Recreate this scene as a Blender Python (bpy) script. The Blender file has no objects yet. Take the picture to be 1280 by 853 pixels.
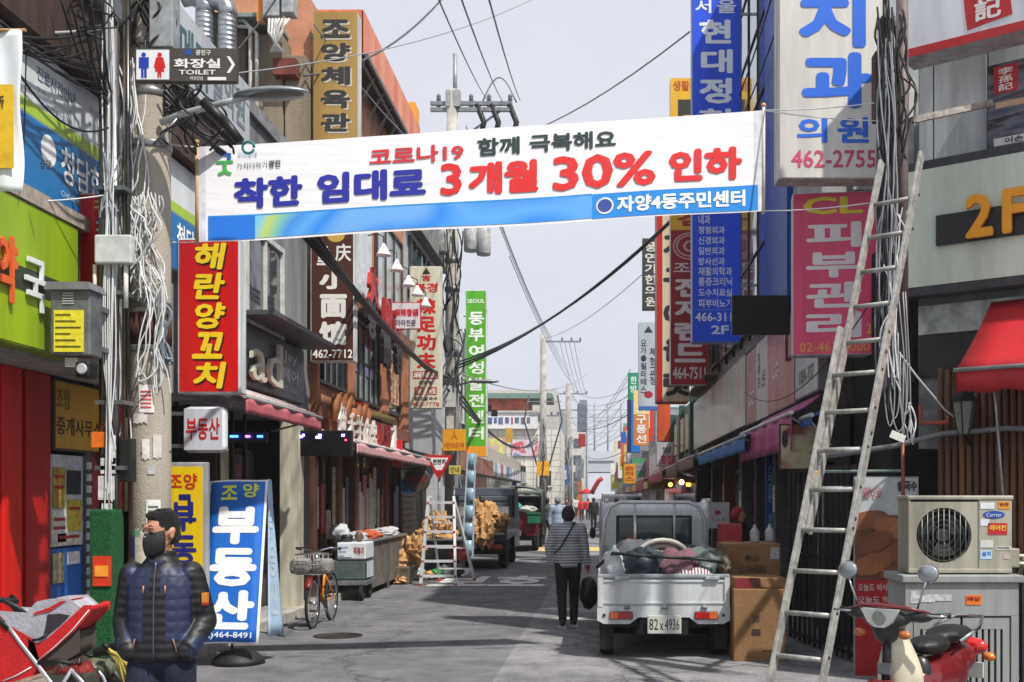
import bpy, bmesh, math, random
from mathutils import Vector, Matrix
from math import pi, sin, cos, radians, atan2, sqrt
rnd = random.Random(11)
sc = bpy.context.scene
COL = sc.collection
# ---------------------------------------------------------------- camera, sky, sun, exposure
F, VX, VY, H = 1400.0, 745.0, 622.0, 1.72
cd = bpy.data.cameras.new('camera'); cam = bpy.data.objects.new('camera', cd); COL.objects.link(cam)
cam.location = (0, 0, H); cam.rotation_euler = (pi/2, 0, 0)
cd.sensor_width = 36; cd.lens = F/1280*36; cd.shift_x = (640-VX)/1280; cd.shift_y = (VY-426.5)/1280
cd.clip_start = .1; cd.clip_end = 6000
sc.camera = cam
w = bpy.data.worlds.new('World'); sc.world = w; w.use_nodes = True
SUN_EL, SDX, SDY = radians(55), -.71, .70          # direction the light travels over the ground
nt = w.node_tree; nt.nodes.clear()
sky = nt.nodes.new('ShaderNodeTexSky'); sky.sky_type = 'NISHITA'; sky.sun_disc = False
sky.sun_elevation = SUN_EL; sky.sun_rotation = atan2(-SDX, -SDY)
sky.air_density = 1.0; sky.dust_density = 3.0; sky.ozone_density = 1.0
bg = nt.nodes.new('ShaderNodeBackground'); bg.inputs[1].default_value = .10
mx = nt.nodes.new('ShaderNodeMix'); mx.data_type = 'RGBA'; mx.inputs[0].default_value = .93
mx.inputs[7].default_value = (6.55, 6.75, 7.5, 1)    # thin bright overcast over the blue
# faint uneven cloud, a little brighter towards the horizon
tcw = nt.nodes.new('ShaderNodeTexCoord'); mpw = nt.nodes.new('ShaderNodeMapping'); mpw.inputs['Scale'].default_value = (1, 1, 2.6)
cw = nt.nodes.new('ShaderNodeTexNoise'); cw.inputs['Scale'].default_value = 2.4; cw.inputs['Detail'].default_value = 5; cw.inputs['Roughness'].default_value = .55
rw = nt.nodes.new('ShaderNodeValToRGB'); rw.color_ramp.elements[0].position = .32; rw.color_ramp.elements[1].position = .7
rw.color_ramp.elements[0].color = (6.2, 6.45, 7.4, 1); rw.color_ramp.elements[1].color = (6.95, 7.05, 7.6, 1)
nt.links.new(tcw.outputs['Generated'], mpw.inputs[0]); nt.links.new(mpw.outputs[0], cw.inputs['Vector']); nt.links.new(cw.outputs[0], rw.inputs[0]); nt.links.new(rw.outputs[0], mx.inputs[7])
wo = nt.nodes.new('ShaderNodeOutputWorld')
nt.links.new(sky.outputs[0], mx.inputs[6]); nt.links.new(mx.outputs[2], bg.inputs[0]); nt.links.new(bg.outputs[0], wo.inputs[0])
sl = bpy.data.lights.new('sun', 'SUN'); sl.energy = 4.5; sl.angle = radians(.9); sl.color = (1, .95, .87)
so = bpy.data.objects.new('sun', sl); COL.objects.link(so); so.location = (20, -10, 30)
so.rotation_euler = Vector((SDX*cos(SUN_EL), SDY*cos(SUN_EL), -sin(SUN_EL))).to_track_quat('-Z', 'Y').to_euler()
sc.view_settings.view_transform = 'Standard'; sc.view_settings.look = 'None'
sc.view_settings.exposure = .27; sc.view_settings.gamma = 1
# ---------------------------------------------------------------- materials
def lin(h):
    if not isinstance(h, str): return tuple(h)
    h = h.lstrip('#'); o = []
    for i in (0, 2, 4):
        c = int(h[i:i+2], 16)/255
        o.append(c/12.92 if c <= .04045 else ((c+.055)/1.055)**2.4)
    return tuple(o)
MC = {}
def m(c, rough=.55, metal=0, dirt=.18, scale=6, bump=0, bscale=40, emit=0, streak=0, coat=0, dirtc=None):
    key = (str(c), rough, metal, dirt, scale, bump, bscale, emit, streak, coat, str(dirtc))
    if key in MC: return MC[key]
    M = bpy.data.materials.new('mat_%03d' % len(MC)); MC[key] = M; M.use_nodes = True
    n = M.node_tree; b = n.nodes['Principled BSDF']; L = n.links.new
    col = lin(c)
    b.inputs['Roughness'].default_value = rough; b.inputs['Metallic'].default_value = metal
    b.inputs['Coat Weight'].default_value = coat
    M.diffuse_color = (*col, 1)
    if emit:
        b.inputs['Base Color'].default_value = (*col, 1)
        b.inputs['Emission Color'].default_value = (*col, 1); b.inputs['Emission Strength'].default_value = emit
        return M
    tc = n.nodes.new('ShaderNodeTexCoord')
    if dirt:
        nz = n.nodes.new('ShaderNodeTexNoise'); nz.inputs['Scale'].default_value = scale
        nz.inputs['Detail'].default_value = 6; nz.inputs['Roughness'].default_value = .68
        src = tc.outputs['Object']
        if streak:
            mp = n.nodes.new('ShaderNodeMapping'); mp.inputs['Scale'].default_value = (1, 1, .12)
            L(src, mp.inputs[0]); src = mp.outputs[0]
        L(src, nz.inputs['Vector'])
        rp = n.nodes.new('ShaderNodeValToRGB')
        rp.color_ramp.elements[0].position = .36; rp.color_ramp.elements[1].position = .66
        d = lin(dirtc) if dirtc else tuple(v*(1-dirt*1.6) for v in col)
        rp.color_ramp.elements[0].color = (*d, 1) if not dirtc else (*[a*(1-dirt)+q*dirt for a, q in zip(col, d)], 1)
        rp.color_ramp.elements[1].color = (*[min(1, v*(1+dirt*.25)) for v in col], 1)
        L(nz.outputs[0], rp.inputs[0]); L(rp.outputs[0], b.inputs['Base Color'])
        mr = n.nodes.new('ShaderNodeMapRange'); mr.inputs[3].default_value = min(1, rough+.12); mr.inputs[4].default_value = max(.03, rough-.08)
        L(nz.outputs[0], mr.inputs[0]); L(mr.outputs[0], b.inputs['Roughness'])
    else: b.inputs['Base Color'].default_value = (*col, 1)
    if bump:
        n2 = n.nodes.new('ShaderNodeTexNoise'); n2.inputs['Scale'].default_value = bscale; n2.inputs['Detail'].default_value = 4
        L(tc.outputs['Object'], n2.inputs['Vector'])
        bp = n.nodes.new('ShaderNodeBump'); bp.inputs['Strength'].default_value = bump; bp.inputs['Distance'].default_value = .02
        L(n2.outputs[0], bp.inputs['Height']); L(bp.outputs[0], b.inputs['Normal'])
    return M
def m_wave(c, c2=None, axis='Z', scale=20, bump=.5, rough=.6, mix=0, dist=.01, axis2=None, scale2=10):
    """fabric, corrugation or quilting: fine relief in bands, optional second colour"""
    key = ('wave', str(c), str(c2), axis, scale, bump, rough, mix, dist, axis2, scale2)
    if key in MC: return MC[key]
    M = m(c, rough=rough, dirt=.12, scale=9).copy(); MC[key] = M; M.name = 'mat_%03d' % len(MC)
    n = M.node_tree; b = n.nodes['Principled BSDF']; L = n.links.new
    tc = n.nodes.new('ShaderNodeTexCoord')
    def wv(ax, s):
        q = n.nodes.new('ShaderNodeTexWave'); q.wave_type = 'BANDS'; q.bands_direction = ax; q.inputs['Scale'].default_value = s
        q.inputs['Distortion'].default_value = .6; q.inputs['Detail'].default_value = 1
        L(tc.outputs['Object'], q.inputs['Vector']); return q.outputs[1] if False else q.outputs['Fac']
    h = wv(axis, scale)
    if axis2:
        h2 = wv(axis2, scale2); mi = n.nodes.new('ShaderNodeMath'); mi.operation = 'MULTIPLY'; L(h, mi.inputs[0]); L(h2, mi.inputs[1])
        pw = n.nodes.new('ShaderNodeMath'); pw.operation = 'POWER'; pw.inputs[1].default_value = .5; L(mi.outputs[0], pw.inputs[0]); h = pw.outputs[0]
    bp = n.nodes.new('ShaderNodeBump'); bp.inputs['Strength'].default_value = bump; bp.inputs['Distance'].default_value = dist
    L(h, bp.inputs['Height']); L(bp.outputs[0], b.inputs['Normal'])
    if c2:
        mxx = n.nodes.new('ShaderNodeMix'); mxx.data_type = 'RGBA'
        rp = n.nodes.new('ShaderNodeValToRGB'); rp.color_ramp.elements[0].position = .45; rp.color_ramp.elements[1].position = .55
        L(h, rp.inputs[0]); L(rp.outputs[0], mxx.inputs[0])
        mxx.inputs[6].default_value = (*lin(c), 1); mxx.inputs[7].default_value = (*lin(c2), 1)
        L(mxx.outputs[2], b.inputs['Base Color'])
    return M
def m_blotch(cols, scale=3, rough=.5, bump=0, detail=2, stretch=(1, 1, 1), coat=0):
    """printed picture or mottled stuff: several colours laid out by noise"""
    key = ('blotch', str(cols), scale, rough, bump, detail, stretch, coat)
    if key in MC: return MC[key]
    M = bpy.data.materials.new('mat_%03d' % len(MC)); MC[key] = M; M.use_nodes = True
    n = M.node_tree; b = n.nodes['Principled BSDF']; L = n.links.new
    b.inputs['Roughness'].default_value = rough; b.inputs['Coat Weight'].default_value = coat
    tc = n.nodes.new('ShaderNodeTexCoord'); mp = n.nodes.new('ShaderNodeMapping'); mp.inputs['Scale'].default_value = stretch
    nz = n.nodes.new('ShaderNodeTexNoise'); nz.inputs['Scale'].default_value = scale; nz.inputs['Detail'].default_value = detail
    rp = n.nodes.new('ShaderNodeValToRGB'); e = rp.color_ramp.elements
    k = len(cols)
    for i, c in enumerate(cols):
        p = .3+.4*i/max(1, k-1)
        el = e[i] if i < 2 else e.new(p)
        el.position = p; el.color = (*lin(c), 1)
    L(tc.outputs['Object'], mp.inputs[0]); L(mp.outputs[0], nz.inputs['Vector']); L(nz.outputs[0], rp.inputs[0]); L(rp.outputs[0], b.inputs['Base Color'])
    if bump:
        bp = n.nodes.new('ShaderNodeBump'); bp.inputs['Strength'].default_value = bump; bp.inputs['Distance'].default_value = .02
        L(nz.outputs[0], bp.inputs['Height']); L(bp.outputs[0], b.inputs['Normal'])
    return M
def glass(c='#20282c', rough=.06):
    key = ('glass', c, rough)
    if key not in MC:
        M = bpy.data.materials.new('glass_%03d' % len(MC)); MC[key] = M; M.use_nodes = True
        b = M.node_tree.nodes['Principled BSDF']; b.inputs['Base Color'].default_value = (*lin(c), 1)
        b.inputs['Roughness'].default_value = rough; b.inputs['Specular IOR Level'].default_value = .9
        n = M.node_tree; tc = n.nodes.new('ShaderNodeTexCoord'); nz = n.nodes.new('ShaderNodeTexNoise'); nz.inputs['Scale'].default_value = 1.3
        bp = n.nodes.new('ShaderNodeBump'); bp.inputs['Strength'].default_value = .12; bp.inputs['Distance'].default_value = .05
        n.links.new(tc.outputs['Object'], nz.inputs['Vector']); n.links.new(nz.outputs[0], bp.inputs['Height']); n.links.new(bp.outputs[0], b.inputs['Normal'])
    return MC[key]
def clear_glass():
    if 'clear' not in MC:
        M = bpy.data.materials.new('clear_glass'); MC['clear'] = M; M.use_nodes = True
        n = M.node_tree; b = n.nodes['Principled BSDF']; o = n.nodes['Material Output']
        b.inputs['Base Color'].default_value = (.7, .75, .75, 1); b.inputs['Roughness'].default_value = .05
        t = n.nodes.new('ShaderNodeBsdfTransparent'); mm = n.nodes.new('ShaderNodeMixShader'); mm.inputs[0].default_value = .22
        n.links.new(t.outputs[0], mm.inputs[1]); n.links.new(b.outputs[0], mm.inputs[2]); n.links.new(mm.outputs[0], o.inputs[0])
    return MC['clear']
BLACK = m('#141414', .5); DARK = m('#262626', .5); STEEL = m('#9a9c9e', .35, .8, dirt=.3); GREYP = m('#8c8f90', .5, dirt=.25)
WHITE = m('#e4e4e2', .45, dirt=.12, streak=1, scale=5); CHROME = m('#c8ccd0', .12, 1, dirt=0); RUBBER = m('#1a1a1b', .85)
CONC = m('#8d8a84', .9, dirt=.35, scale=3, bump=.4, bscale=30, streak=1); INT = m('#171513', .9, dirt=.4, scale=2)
# ---------------------------------------------------------------- objects
def W(px, py, Y): return Vector(((px-VX)/F*Y, Y, H-(py-VY)/F*Y))
def kk(Y): return F/Y
def YX(px, X): return X*F/(px-VX)              # distance at which a vertical plane X=const meets picture column px
def off(o):
    v = Vector((0, 0, 0))
    while o: v = v+o.location; o = o.parent
    return v
def tag(o, label=None, cat=None, group=None, kind=None):
    if label: o['label'] = label
    if cat: o['category'] = cat
    if group: o['group'] = group
    if kind: o['kind'] = kind
    return o
def thing(name, label, cat, loc=(0, 0, 0), group=None, rz=0):
    o = bpy.data.objects.new(name, None); COL.objects.link(o); o.location = loc; o.rotation_euler = (0, 0, rz)
    o.empty_display_size = .1
    return tag(o, label, cat, group)
def kids(o): return [c for c in bpy.data.objects if c.parent == o]
def dup(root, loc, rz=None, label=None, group=None, scale=None):
    def cp(o, par):
        c = o.copy(); COL.objects.link(c); c.parent = par
        for ch in kmap.get(o.name, []): cp(ch, c)
        return c
    kmap = {}
    def fill(o):
        kmap[o.name] = list(o.children)
        for ch in o.children: fill(ch)
    fill(root); r = cp(root, None); r.location = loc
    if rz is not None: r.rotation_euler = (0, 0, rz)
    if scale: r.scale = scale
    if label: r['label'] = label
    if group: r['group'] = group
    return r
TS = bpy.data.scenes.new('scratch')
def evaluated(o):
    vl = TS.view_layers[0]; vl.update(); return o.evaluated_get(vl.depsgraph)
_kc = bpy.data.curves.new('keep', 'FONT'); _kc.body = '가重'; _ko = bpy.data.objects.new('keep', _kc); TS.collection.objects.link(_ko)
GC = {}
def glyph(s, bold=0, solid=False):
    key = (s, solid)
    if key in GC: return GC[key]
    c = bpy.data.curves.new('t', 'FONT'); c.body = s; c.size = 1; c.resolution_u = 2; c.fill_mode = 'BOTH'
    if solid: c.extrude = .5
    o = bpy.data.objects.new('t', c); TS.collection.objects.link(o)
    me = bpy.data.meshes.new_from_object(evaluated(o))
    v = [tuple(q.co) for q in me.vertices]; f = [tuple(p.vertices) for p in me.polygons]
    bpy.data.objects.remove(o); bpy.data.curves.remove(c); bpy.data.meshes.remove(me)
    if not v: v = [(0, 0, 0)]*3; f = []
    bb = (min(q[0] for q in v), min(q[1] for q in v), max(q[0] for q in v), max(q[1] for q in v))
    GC[key] = (v, f, bb); return GC[key]
class MB:
    dy = .00012
    def __init__(s): s.v = []; s.f = []; s.sm = []
    def add(s, vs, fs, sm=False):
        b = len(s.v); s.v += [tuple(q) for q in vs]; s.f += [tuple(i+b for i in f) for f in fs]; s.sm += [sm]*len(fs); return s
    def box(s, x0, x1, y0, y1, z0, z1):
        return s.add([(x, y, z) for z in (z0, z1) for y in (y0, y1) for x in (x0, x1)],
                     [(0, 2, 3, 1), (4, 5, 7, 6), (0, 1, 5, 4), (2, 6, 7, 3), (0, 4, 6, 2), (1, 3, 7, 5)])
    def obox(s, c, size, rot):
        x, y, z = (q/2 for q in size); c = Vector(c)
        vs = [c+rot@Vector((a*x, b*y, d*z)) for d in (-1, 1) for b in (-1, 1) for a in (-1, 1)]
        return s.add(vs, [(0, 2, 3, 1), (4, 5, 7, 6), (0, 1, 5, 4), (2, 6, 7, 3), (0, 4, 6, 2), (1, 3, 7, 5)])
    def bar(s, a, b, w, h=None, up=(0, 0, 1)):
        a = Vector(a); b = Vector(b); h = h or w; d = (b-a); L = d.length; d.normalize(); u = Vector(up)
        if abs(d.dot(u)) > .97: u = Vector((0, 1, 0))
        x = d.cross(u).normalized(); z = x.cross(d).normalized()
        return s.obox((a+b)/2, (w, L, h), Matrix((x, d, z)).transposed())
    def tube(s, pts, r, n=8, cap=True, sm=True, closed=False, sx=1):
        pts = [Vector(p) for p in pts]; rs = r if isinstance(r, (list, tuple)) else [r]*len(pts)
        N = len(pts); vs = []; prev = None
        for i, p in enumerate(pts):
            if closed: d = pts[(i+1) % N]-pts[i-1]
            else: d = pts[min(i+1, N-1)]-pts[max(i-1, 0)]
            if d.length < 1e-9: d = Vector((0, 0, 1))
            d.normalize()
            if prev is None:
                u = Vector((0, 0, 1)) if abs(d.z) < .95 else Vector((0, 1, 0)); x = d.cross(u).normalized()
            else: x = (prev-d*prev.dot(d)); x = x.normalized() if x.length > 1e-6 else prev
            prev = x; y = d.cross(x)
            for k in range(n):
                a = 2*pi*k/n; vs.append(p+x*cos(a)*rs[i]*sx+y*sin(a)*rs[i])
        fs = []
        for i in range(N if closed else N-1):
            j = (i+1) % N
            for k in range(n): fs.append((i*n+k, i*n+(k+1) % n, j*n+(k+1) % n, j*n+k))
        s.add(vs, fs, sm)
        if cap and not closed:
            b = len(s.v)-N*n
            s.f += [tuple(b+k for k in range(n))[::-1], tuple(b+(N-1)*n+k for k in range(n))]; s.sm += [False, False]
        return s
    def ball(s, c, r, nu=12, nv=8, rot=None):
        rx, ry, rz = (r, r, r) if not isinstance(r, (list, tuple)) else r; c = Vector(c); vs = [c+((rot@Vector((0, 0, -rz))) if rot else Vector((0, 0, -rz)))]
        for i in range(1, nv):
            t = -pi/2+pi*i/nv
            for k in range(nu):
                p = Vector((rx*cos(t)*cos(2*pi*k/nu), ry*cos(t)*sin(2*pi*k/nu), rz*sin(t))); vs.append(c+(rot@p if rot else p))
        p = Vector((0, 0, rz)); vs.append(c+(rot@p if rot else p)); fs = []
        for k in range(nu):
            fs.append((0, 1+(k+1) % nu, 1+k)); e = 1+(nv-2)*nu
            fs.append((len(vs)-1, e+k, e+(k+1) % nu))
        for i in range(nv-2):
            for k in range(nu): a = 1+i*nu; fs.append((a+k, a+(k+1) % nu, a+nu+(k+1) % nu, a+nu+k))
        return s.add(vs, fs, True)
    def cap(s, a, b, r0, r1, n=12):
        a = Vector(a); b = Vector(b); s.tube([a, b], [r0, r1], n); s.ball(a, r0, n, 8); return s.ball(b, r1, n, 8)
    def lathe(s, prof, c, n=20, axis='Z', sm=True):
        c = Vector(c); vs = []
        for r, h in prof:
            for k in range(n):
                a = 2*pi*k/n; p = (r*cos(a), r*sin(a), h)
                if axis == 'X': p = (h, r*cos(a), r*sin(a))
                if axis == 'Y': p = (r*cos(a), h, r*sin(a))
                vs.append(c+Vector(p))
        fs = [(i*n+k, i*n+(k+1) % n, (i+1)*n+(k+1) % n, (i+1)*n+k) for i in range(len(prof)-1) for k in range(n)]
        s.add(vs, fs, sm); b = len(s.v)-len(vs)
        s.f += [tuple(b+k for k in range(n))[::-1], tuple(b+(len(prof)-1)*n+k for k in range(n))]; s.sm += [False]*2
        return s
    def prism(s, poly, f0, f1):
        """poly: list of 2D points; f0,f1: functions mapping a 2D point to the two end faces"""
        n = len(poly); vs = [f0(p) for p in poly]+[f1(p) for p in poly]
        return s.add(vs, [tuple(range(n)), tuple(range(2*n-1, n-1, -1))]+[(k, (k+1) % n, n+(k+1) % n, n+k) for k in range(n)])
    def xz(s, poly, y0, y1): return s.prism(poly, lambda p: (p[0], y0, p[1]), lambda p: (p[0], y1, p[1]))
    def yz(s, poly, x0, x1): return s.prism(poly, lambda p: (x0, p[0], p[1]), lambda p: (x1, p[0], p[1]))
    def xy(s, poly, z0, z1): return s.prism(poly, lambda p: (p[0], p[1], z0), lambda p: (p[0], p[1], z1))
    def grid(s, fn, nu, nv, th=0, sm=True):
        g = [[Vector(fn(i/nu, j/nv)) for i in range(nu+1)] for j in range(nv+1)]
        vs = [p for row in g for p in row]; n = nu+1
        fs = [(j*n+i, j*n+i+1, (j+1)*n+i+1, (j+1)*n+i) for j in range(nv) for i in range(nu)]
        if th:
            nr = []
            for j in range(nv+1):
                for i in range(nu+1):
                    a = g[j][min(i+1, nu)]-g[j][max(i-1, 0)]; b = g[min(j+1, nv)][i]-g[max(j-1, 0)][i]
                    q = a.cross(b); nr.append(q.normalized() if q.length > 1e-12 else Vector((0, 0, 1)))
            N = len(vs); vs = vs+[p-q*th for p, q in zip(vs, nr)]
            fs = fs+[tuple(N+i for i in f[::-1]) for f in fs]
            bd = [j*n for j in range(nv+1)]
            for j in range(nv): fs += [(j*n, (j+1)*n, N+(j+1)*n, N+j*n), (j*n+nu, N+j*n+nu, N+(j+1)*n+nu, (j+1)*n+nu)]
            for i in range(nu): fs += [(i, N+i, N+i+1, i+1), (nv*n+i, nv*n+i+1, N+nv*n+i+1, N+nv*n+i)]
        return s.add(vs, fs, sm)
    def text(s, t, x0, z0, x1, z1, y, bold=.02, vert=False, ext=0, gap=.12, keep=False, slant=0):
        """lettering fitted into the rectangle x0..x1, z0..z1 at depth y (front = -y)"""
        if vert:
            n = len(t); hh = (z1-z0)/n
            for i, ch in enumerate(t):
                if ch == ' ': continue
                a = z1-hh*(i+1)+hh*gap/2; s.text(ch, x0, a, x1, a+hh*(1-gap), y, bold, False, ext, slant=slant)
            return s
        v, f, bb = glyph(t, 0, ext > 0)
        e = max(0, bold)*1.05; e = min(e, .03) if all(ord(q_) < 256 for q_ in t) else e; d = e*.72
        sx = (x1-x0)/max(1e-6, bb[2]-bb[0]+2*e); sz = (z1-z0)/max(1e-6, bb[3]-bb[1]+2*e)
        if keep: sx = sz = min(sx, sz)
        sh = [(0, 0)] if e < .004 else [(0, 0), (-e, 0), (e, 0), (0, -e), (0, e), (d, d), (-d, d), (d, -d), (-d, -d)]
        dy = s.dy
        for i, (a, b) in enumerate(sh):      # heavier strokes: the outline laid again a hair to each side
            vs = [(x0+(q[0]+a+e-bb[0])*sx+slant*(q[1]-bb[1])*sz, (y-q[2]*ext if ext else y)-dy*i, z0+(q[1]+b+e-bb[1])*sz) for q in v]
            s.add(vs, f)
        return s
    def xf(s, M, start=0):
        s.v[start:] = [tuple(M@Vector(q)) for q in s.v[start:]]; return s
    def build(s, name, mat, parent=None, bevel=0, label=None, seg=2, kind=None, auto=True):
        me = bpy.data.meshes.new(name)
        o3 = off(parent) if parent else Vector((0, 0, 0))
        me.from_pydata([(q[0]-o3.x, q[1]-o3.y, q[2]-o3.z) for q in s.v], [], s.f)
        if any(s.sm): me.polygons.foreach_set('use_smooth', s.sm)
        mats = mat if isinstance(mat, (list, tuple)) else [mat]
        for q in mats: me.materials.append(q)
        me.update()
        o = bpy.data.objects.new(name, me); COL.objects.link(o)
        if parent: o.parent = parent
        if bevel:
            b = o.modifiers.new('b', 'BEVEL'); b.width = bevel; b.segments = seg; b.limit_method = 'ANGLE'; b.angle_limit = radians(40); b.harden_normals = False
        if label: o['label'] = label
        if kind: o['kind'] = kind
        return o
def blob(mb, voxel, smooth=2, sub=0):
    """union of overlapping volumes turned into one continuous surface"""
    me = bpy.data.meshes.new('x'); me.from_pydata(mb.v, [], mb.f); o = bpy.data.objects.new('x', me); TS.collection.objects.link(o)
    bm = bmesh.new(); bm.from_mesh(me); bmesh.ops.recalc_face_normals(bm, faces=bm.faces); bm.to_mesh(me); bm.free()
    r = o.modifiers.new('r', 'REMESH'); r.mode = 'VOXEL'; r.voxel_size = voxel
    if smooth: q = o.modifiers.new('s', 'SMOOTH'); q.factor = .5; q.iterations = smooth
    e = bpy.data.meshes.new_from_object(evaluated(o))
    out = MB(); out.v = [tuple(v.co) for v in e.vertices]; out.f = [tuple(p.vertices) for p in e.polygons]; out.sm = [True]*len(out.f)
    bpy.data.objects.remove(o); bpy.data.meshes.remove(e); bpy.data.meshes.remove(me)
    return out
def finish(name, mb, mat, label, cat, group=None, bevel=0, base=None, kind=None):
    """a thing that is one mesh, origin at its base"""
    zs = min(q[2] for q in mb.v); cx = sum(q[0] for q in mb.v)/len(mb.v); cy = sum(q[1] for q in mb.v)/len(mb.v)
    b = Vector(base or (cx, cy, zs)); mb.v = [(q[0]-b.x, q[1]-b.y, q[2]-b.z) for q in mb.v]
    o = mb.build(name, mat, None, bevel); o.location = b
    return tag(o, label, cat, group, kind)
def struct(name, mb, mat, bevel=0): return tag(mb.build(name, mat, None, bevel), kind='structure')
# ---------------------------------------------------------------- signs
def sign(name, label, loc, rz, w_, h_, d_, face, texts=(), cab='#c9ccce', group=None, cat='sign', arm=None, border=.02, back=True, facemat=None, rnds=0, lamp=None):
    """board or light box; texts: (string, u0, v0, u1, v1, colour, {options}) in fractions from the top left"""
    r = thing(name, label, cat, (0, 0, 0), group)
    b = MB().box(-w_/2, w_/2, -d_/2, d_/2, 0, h_); b.build('cabinet', m(cab, .45, dirt=.3, streak=1), r, bevel=rnds or min(.012, d_/6), seg=4 if rnds else 2)
    fm = facemat or m(face, .42, dirt=.16, scale=2.5, streak=1)
    p = MB().box(-w_/2+border, w_/2-border, -d_/2-.006, -d_/2+.004, border, h_-border)
    fo = p.build('face_panel', fm, r, bevel=max(0, rnds-border) if rnds else 0, seg=4)
    if back: MB().box(-w_/2+border, w_/2-border, d_/2-.004, d_/2+.006, border, h_-border).build('back_panel', fm, r)
    by = {}
    for t in texts:
        s_, u0, v0, u1, v1, c = t[:6]; o = t[6] if len(t) > 6 else {}
        by.setdefault((c, o.get('nm', 'lettering'), len(by)), []).append((s_, u0, v0, u1, v1, {k: q for k, q in o.items() if k != 'nm'}))
    for (c, nm, _), lst in by.items():
        tb = MB()
        for s_, u0, v0, u1, v1, o in lst:
            X0, X1 = -w_/2+u0*w_, -w_/2+u1*w_; Z1, Z0 = h_*(1-v0), h_*(1-v1)
            if s_ == '#rect': tb.box(X0, X1, -d_/2-.0095-o.get('up', 0), -d_/2-.0065, Z0, Z1)
            elif s_ == '#disc' or s_ == '#ring':
                n = 28; cx, cz, a, bz = (X0+X1)/2, (Z0+Z1)/2, (X1-X0)/2, (Z1-Z0)/2
                if s_ == '#disc': tb.xz([(cx+a*cos(2*pi*k/n), cz+bz*sin(2*pi*k/n)) for k in range(n)], -d_/2-.0085-o.get('up', 0), -d_/2-.0065)
                else:
                    q = o.get('t', .14)
                    vs = [(cx+a*f*cos(2*pi*k/n), -d_/2-.0085, cz+bz*f*sin(2*pi*k/n)) for f in (1, 1-q) for k in range(n)]
                    tb.add(vs, [(k, (k+1) % n, n+(k+1) % n, n+k) for k in range(n)])
            elif s_ == '#poly': tb.xz([(-w_/2+u*w_, h_*(1-v)) for u, v in o['pts']], -d_/2-.009-o.get('up', 0), -d_/2-.0065)
            else:
                up = o.pop('up', 0) if 'up' in o else 0
                tb.text(s_, X0, Z0, X1, Z1, -d_/2-.010-up-(o.get('ext', 0)/2), **o)
        tb.build(nm, m(c, .45, dirt=.06) if isinstance(c, str) else c, r)
    if arm:
        sx = -1 if arm[0] == 'L' else 1; L = float(arm[1:] or .3)
        for z in (h_*.15, h_*.85): MB().box(min(sx*w_/2, sx*(w_/2+L)), max(sx*w_/2, sx*(w_/2+L)), -.02, .02, z-.02, z+.02).build('bracket', STEEL, r)
    r.location = loc; r.rotation_euler = (0, 0, rz)
    return r
def psign(name, label, x0, y0, x1, y1, Y, face, texts=(), d=.14, rz=0, **k):
    """sign facing the camera side of the street, measured in photograph pixels at distance Y"""
    a = W(x0, y1, Y); b = W(x1, y0, Y); w_, h_ = b.x-a.x, b.z-a.z
    tt = [(t[0], (t[1]-x0)/(x1-x0), (t[2]-y0)/(y1-y0), (t[3]-x0)/(x1-x0), (t[4]-y0)/(y1-y0))+tuple(t[5:]) for t in texts]
    return sign(name, label, ((a.x+b.x)/2, Y+d/2, a.z), rz, w_, h_, d, face, tt, **k)
def wsign(name, label, X, Y0, Y1, z0, z1, face, texts=(), d=.14, **k):
    """sign flat on a street wall at x=X; the left row faces +x, the right row faces -x"""
    left = X < 0
    return sign(name, label, (X-(d/2 if left else -d/2), (Y0+Y1)/2, z0), pi/2 if left else -pi/2, Y1-Y0, z1-z0, d, face, texts, **k)
def window(par, X, y0, y1, z0, z1, frame=None, gl=None, cols=2, rows=1, t=.05, axis='X', s=None, dp=.07):
    """window on a wall plane: x=X (axis X) or y=X (axis Y); frame with panes set back in it"""
    frame = frame or m('#d8d8d4', .4); gl = gl or glass(); s = s if s is not None else (1 if X < 0 else -1)
    f = MB()
    def bx(q, a0, a1, b0, b1, d0, d1):
        lo, hi = sorted((X+s*d0, X+s*d1))
        if axis == 'X': q.box(lo, hi, a0, a1, b0, b1)
        else: q.box(a0, a1, lo, hi, b0, b1)
    bx(f, y0, y1, z0, z0+t, 0, dp); bx(f, y0, y1, z1-t, z1, 0, dp)
    bx(f, y0, y0+t, z0+t, z1-t, 0, dp); bx(f, y1-t, y1, z0+t, z1-t, 0, dp)
    for i in range(1, cols): c = y0+(y1-y0)*i/cols; bx(f, c-t*.4, c+t*.4, z0+t, z1-t, 0, dp-.008)
    for i in range(1, rows): c = z0+(z1-z0)*i/rows; bx(f, y0+t, y1-t, c-t*.35, c+t*.35, 0, dp-.014)
    fo = f.build('window', frame, par)
    for i in range(cols):
        for j in range(rows):
            p = MB(); a0 = y0+(y1-y0)*i/cols+t*.3; a1 = y0+(y1-y0)*(i+1)/cols-t*.3; b0 = z0+(z1-z0)*j/rows+t*.3; b1 = z0+(z1-z0)*(j+1)/rows-t*.3
            bx(p, a0, a1, b0, b1, .01, .022); p.build('pane', gl, fo)
    return fo
def at(root, mb):
    """shift geometry written in a finished, placed sign's own coordinates to where the sign stands"""
    L = root.location; R_ = Matrix.Rotation(root.rotation_euler.z, 3, 'Z')
    mb.v = [(q[0]+L.x, q[1]+L.y, q[2]+L.z) for q in mb.v]; return mb
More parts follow.
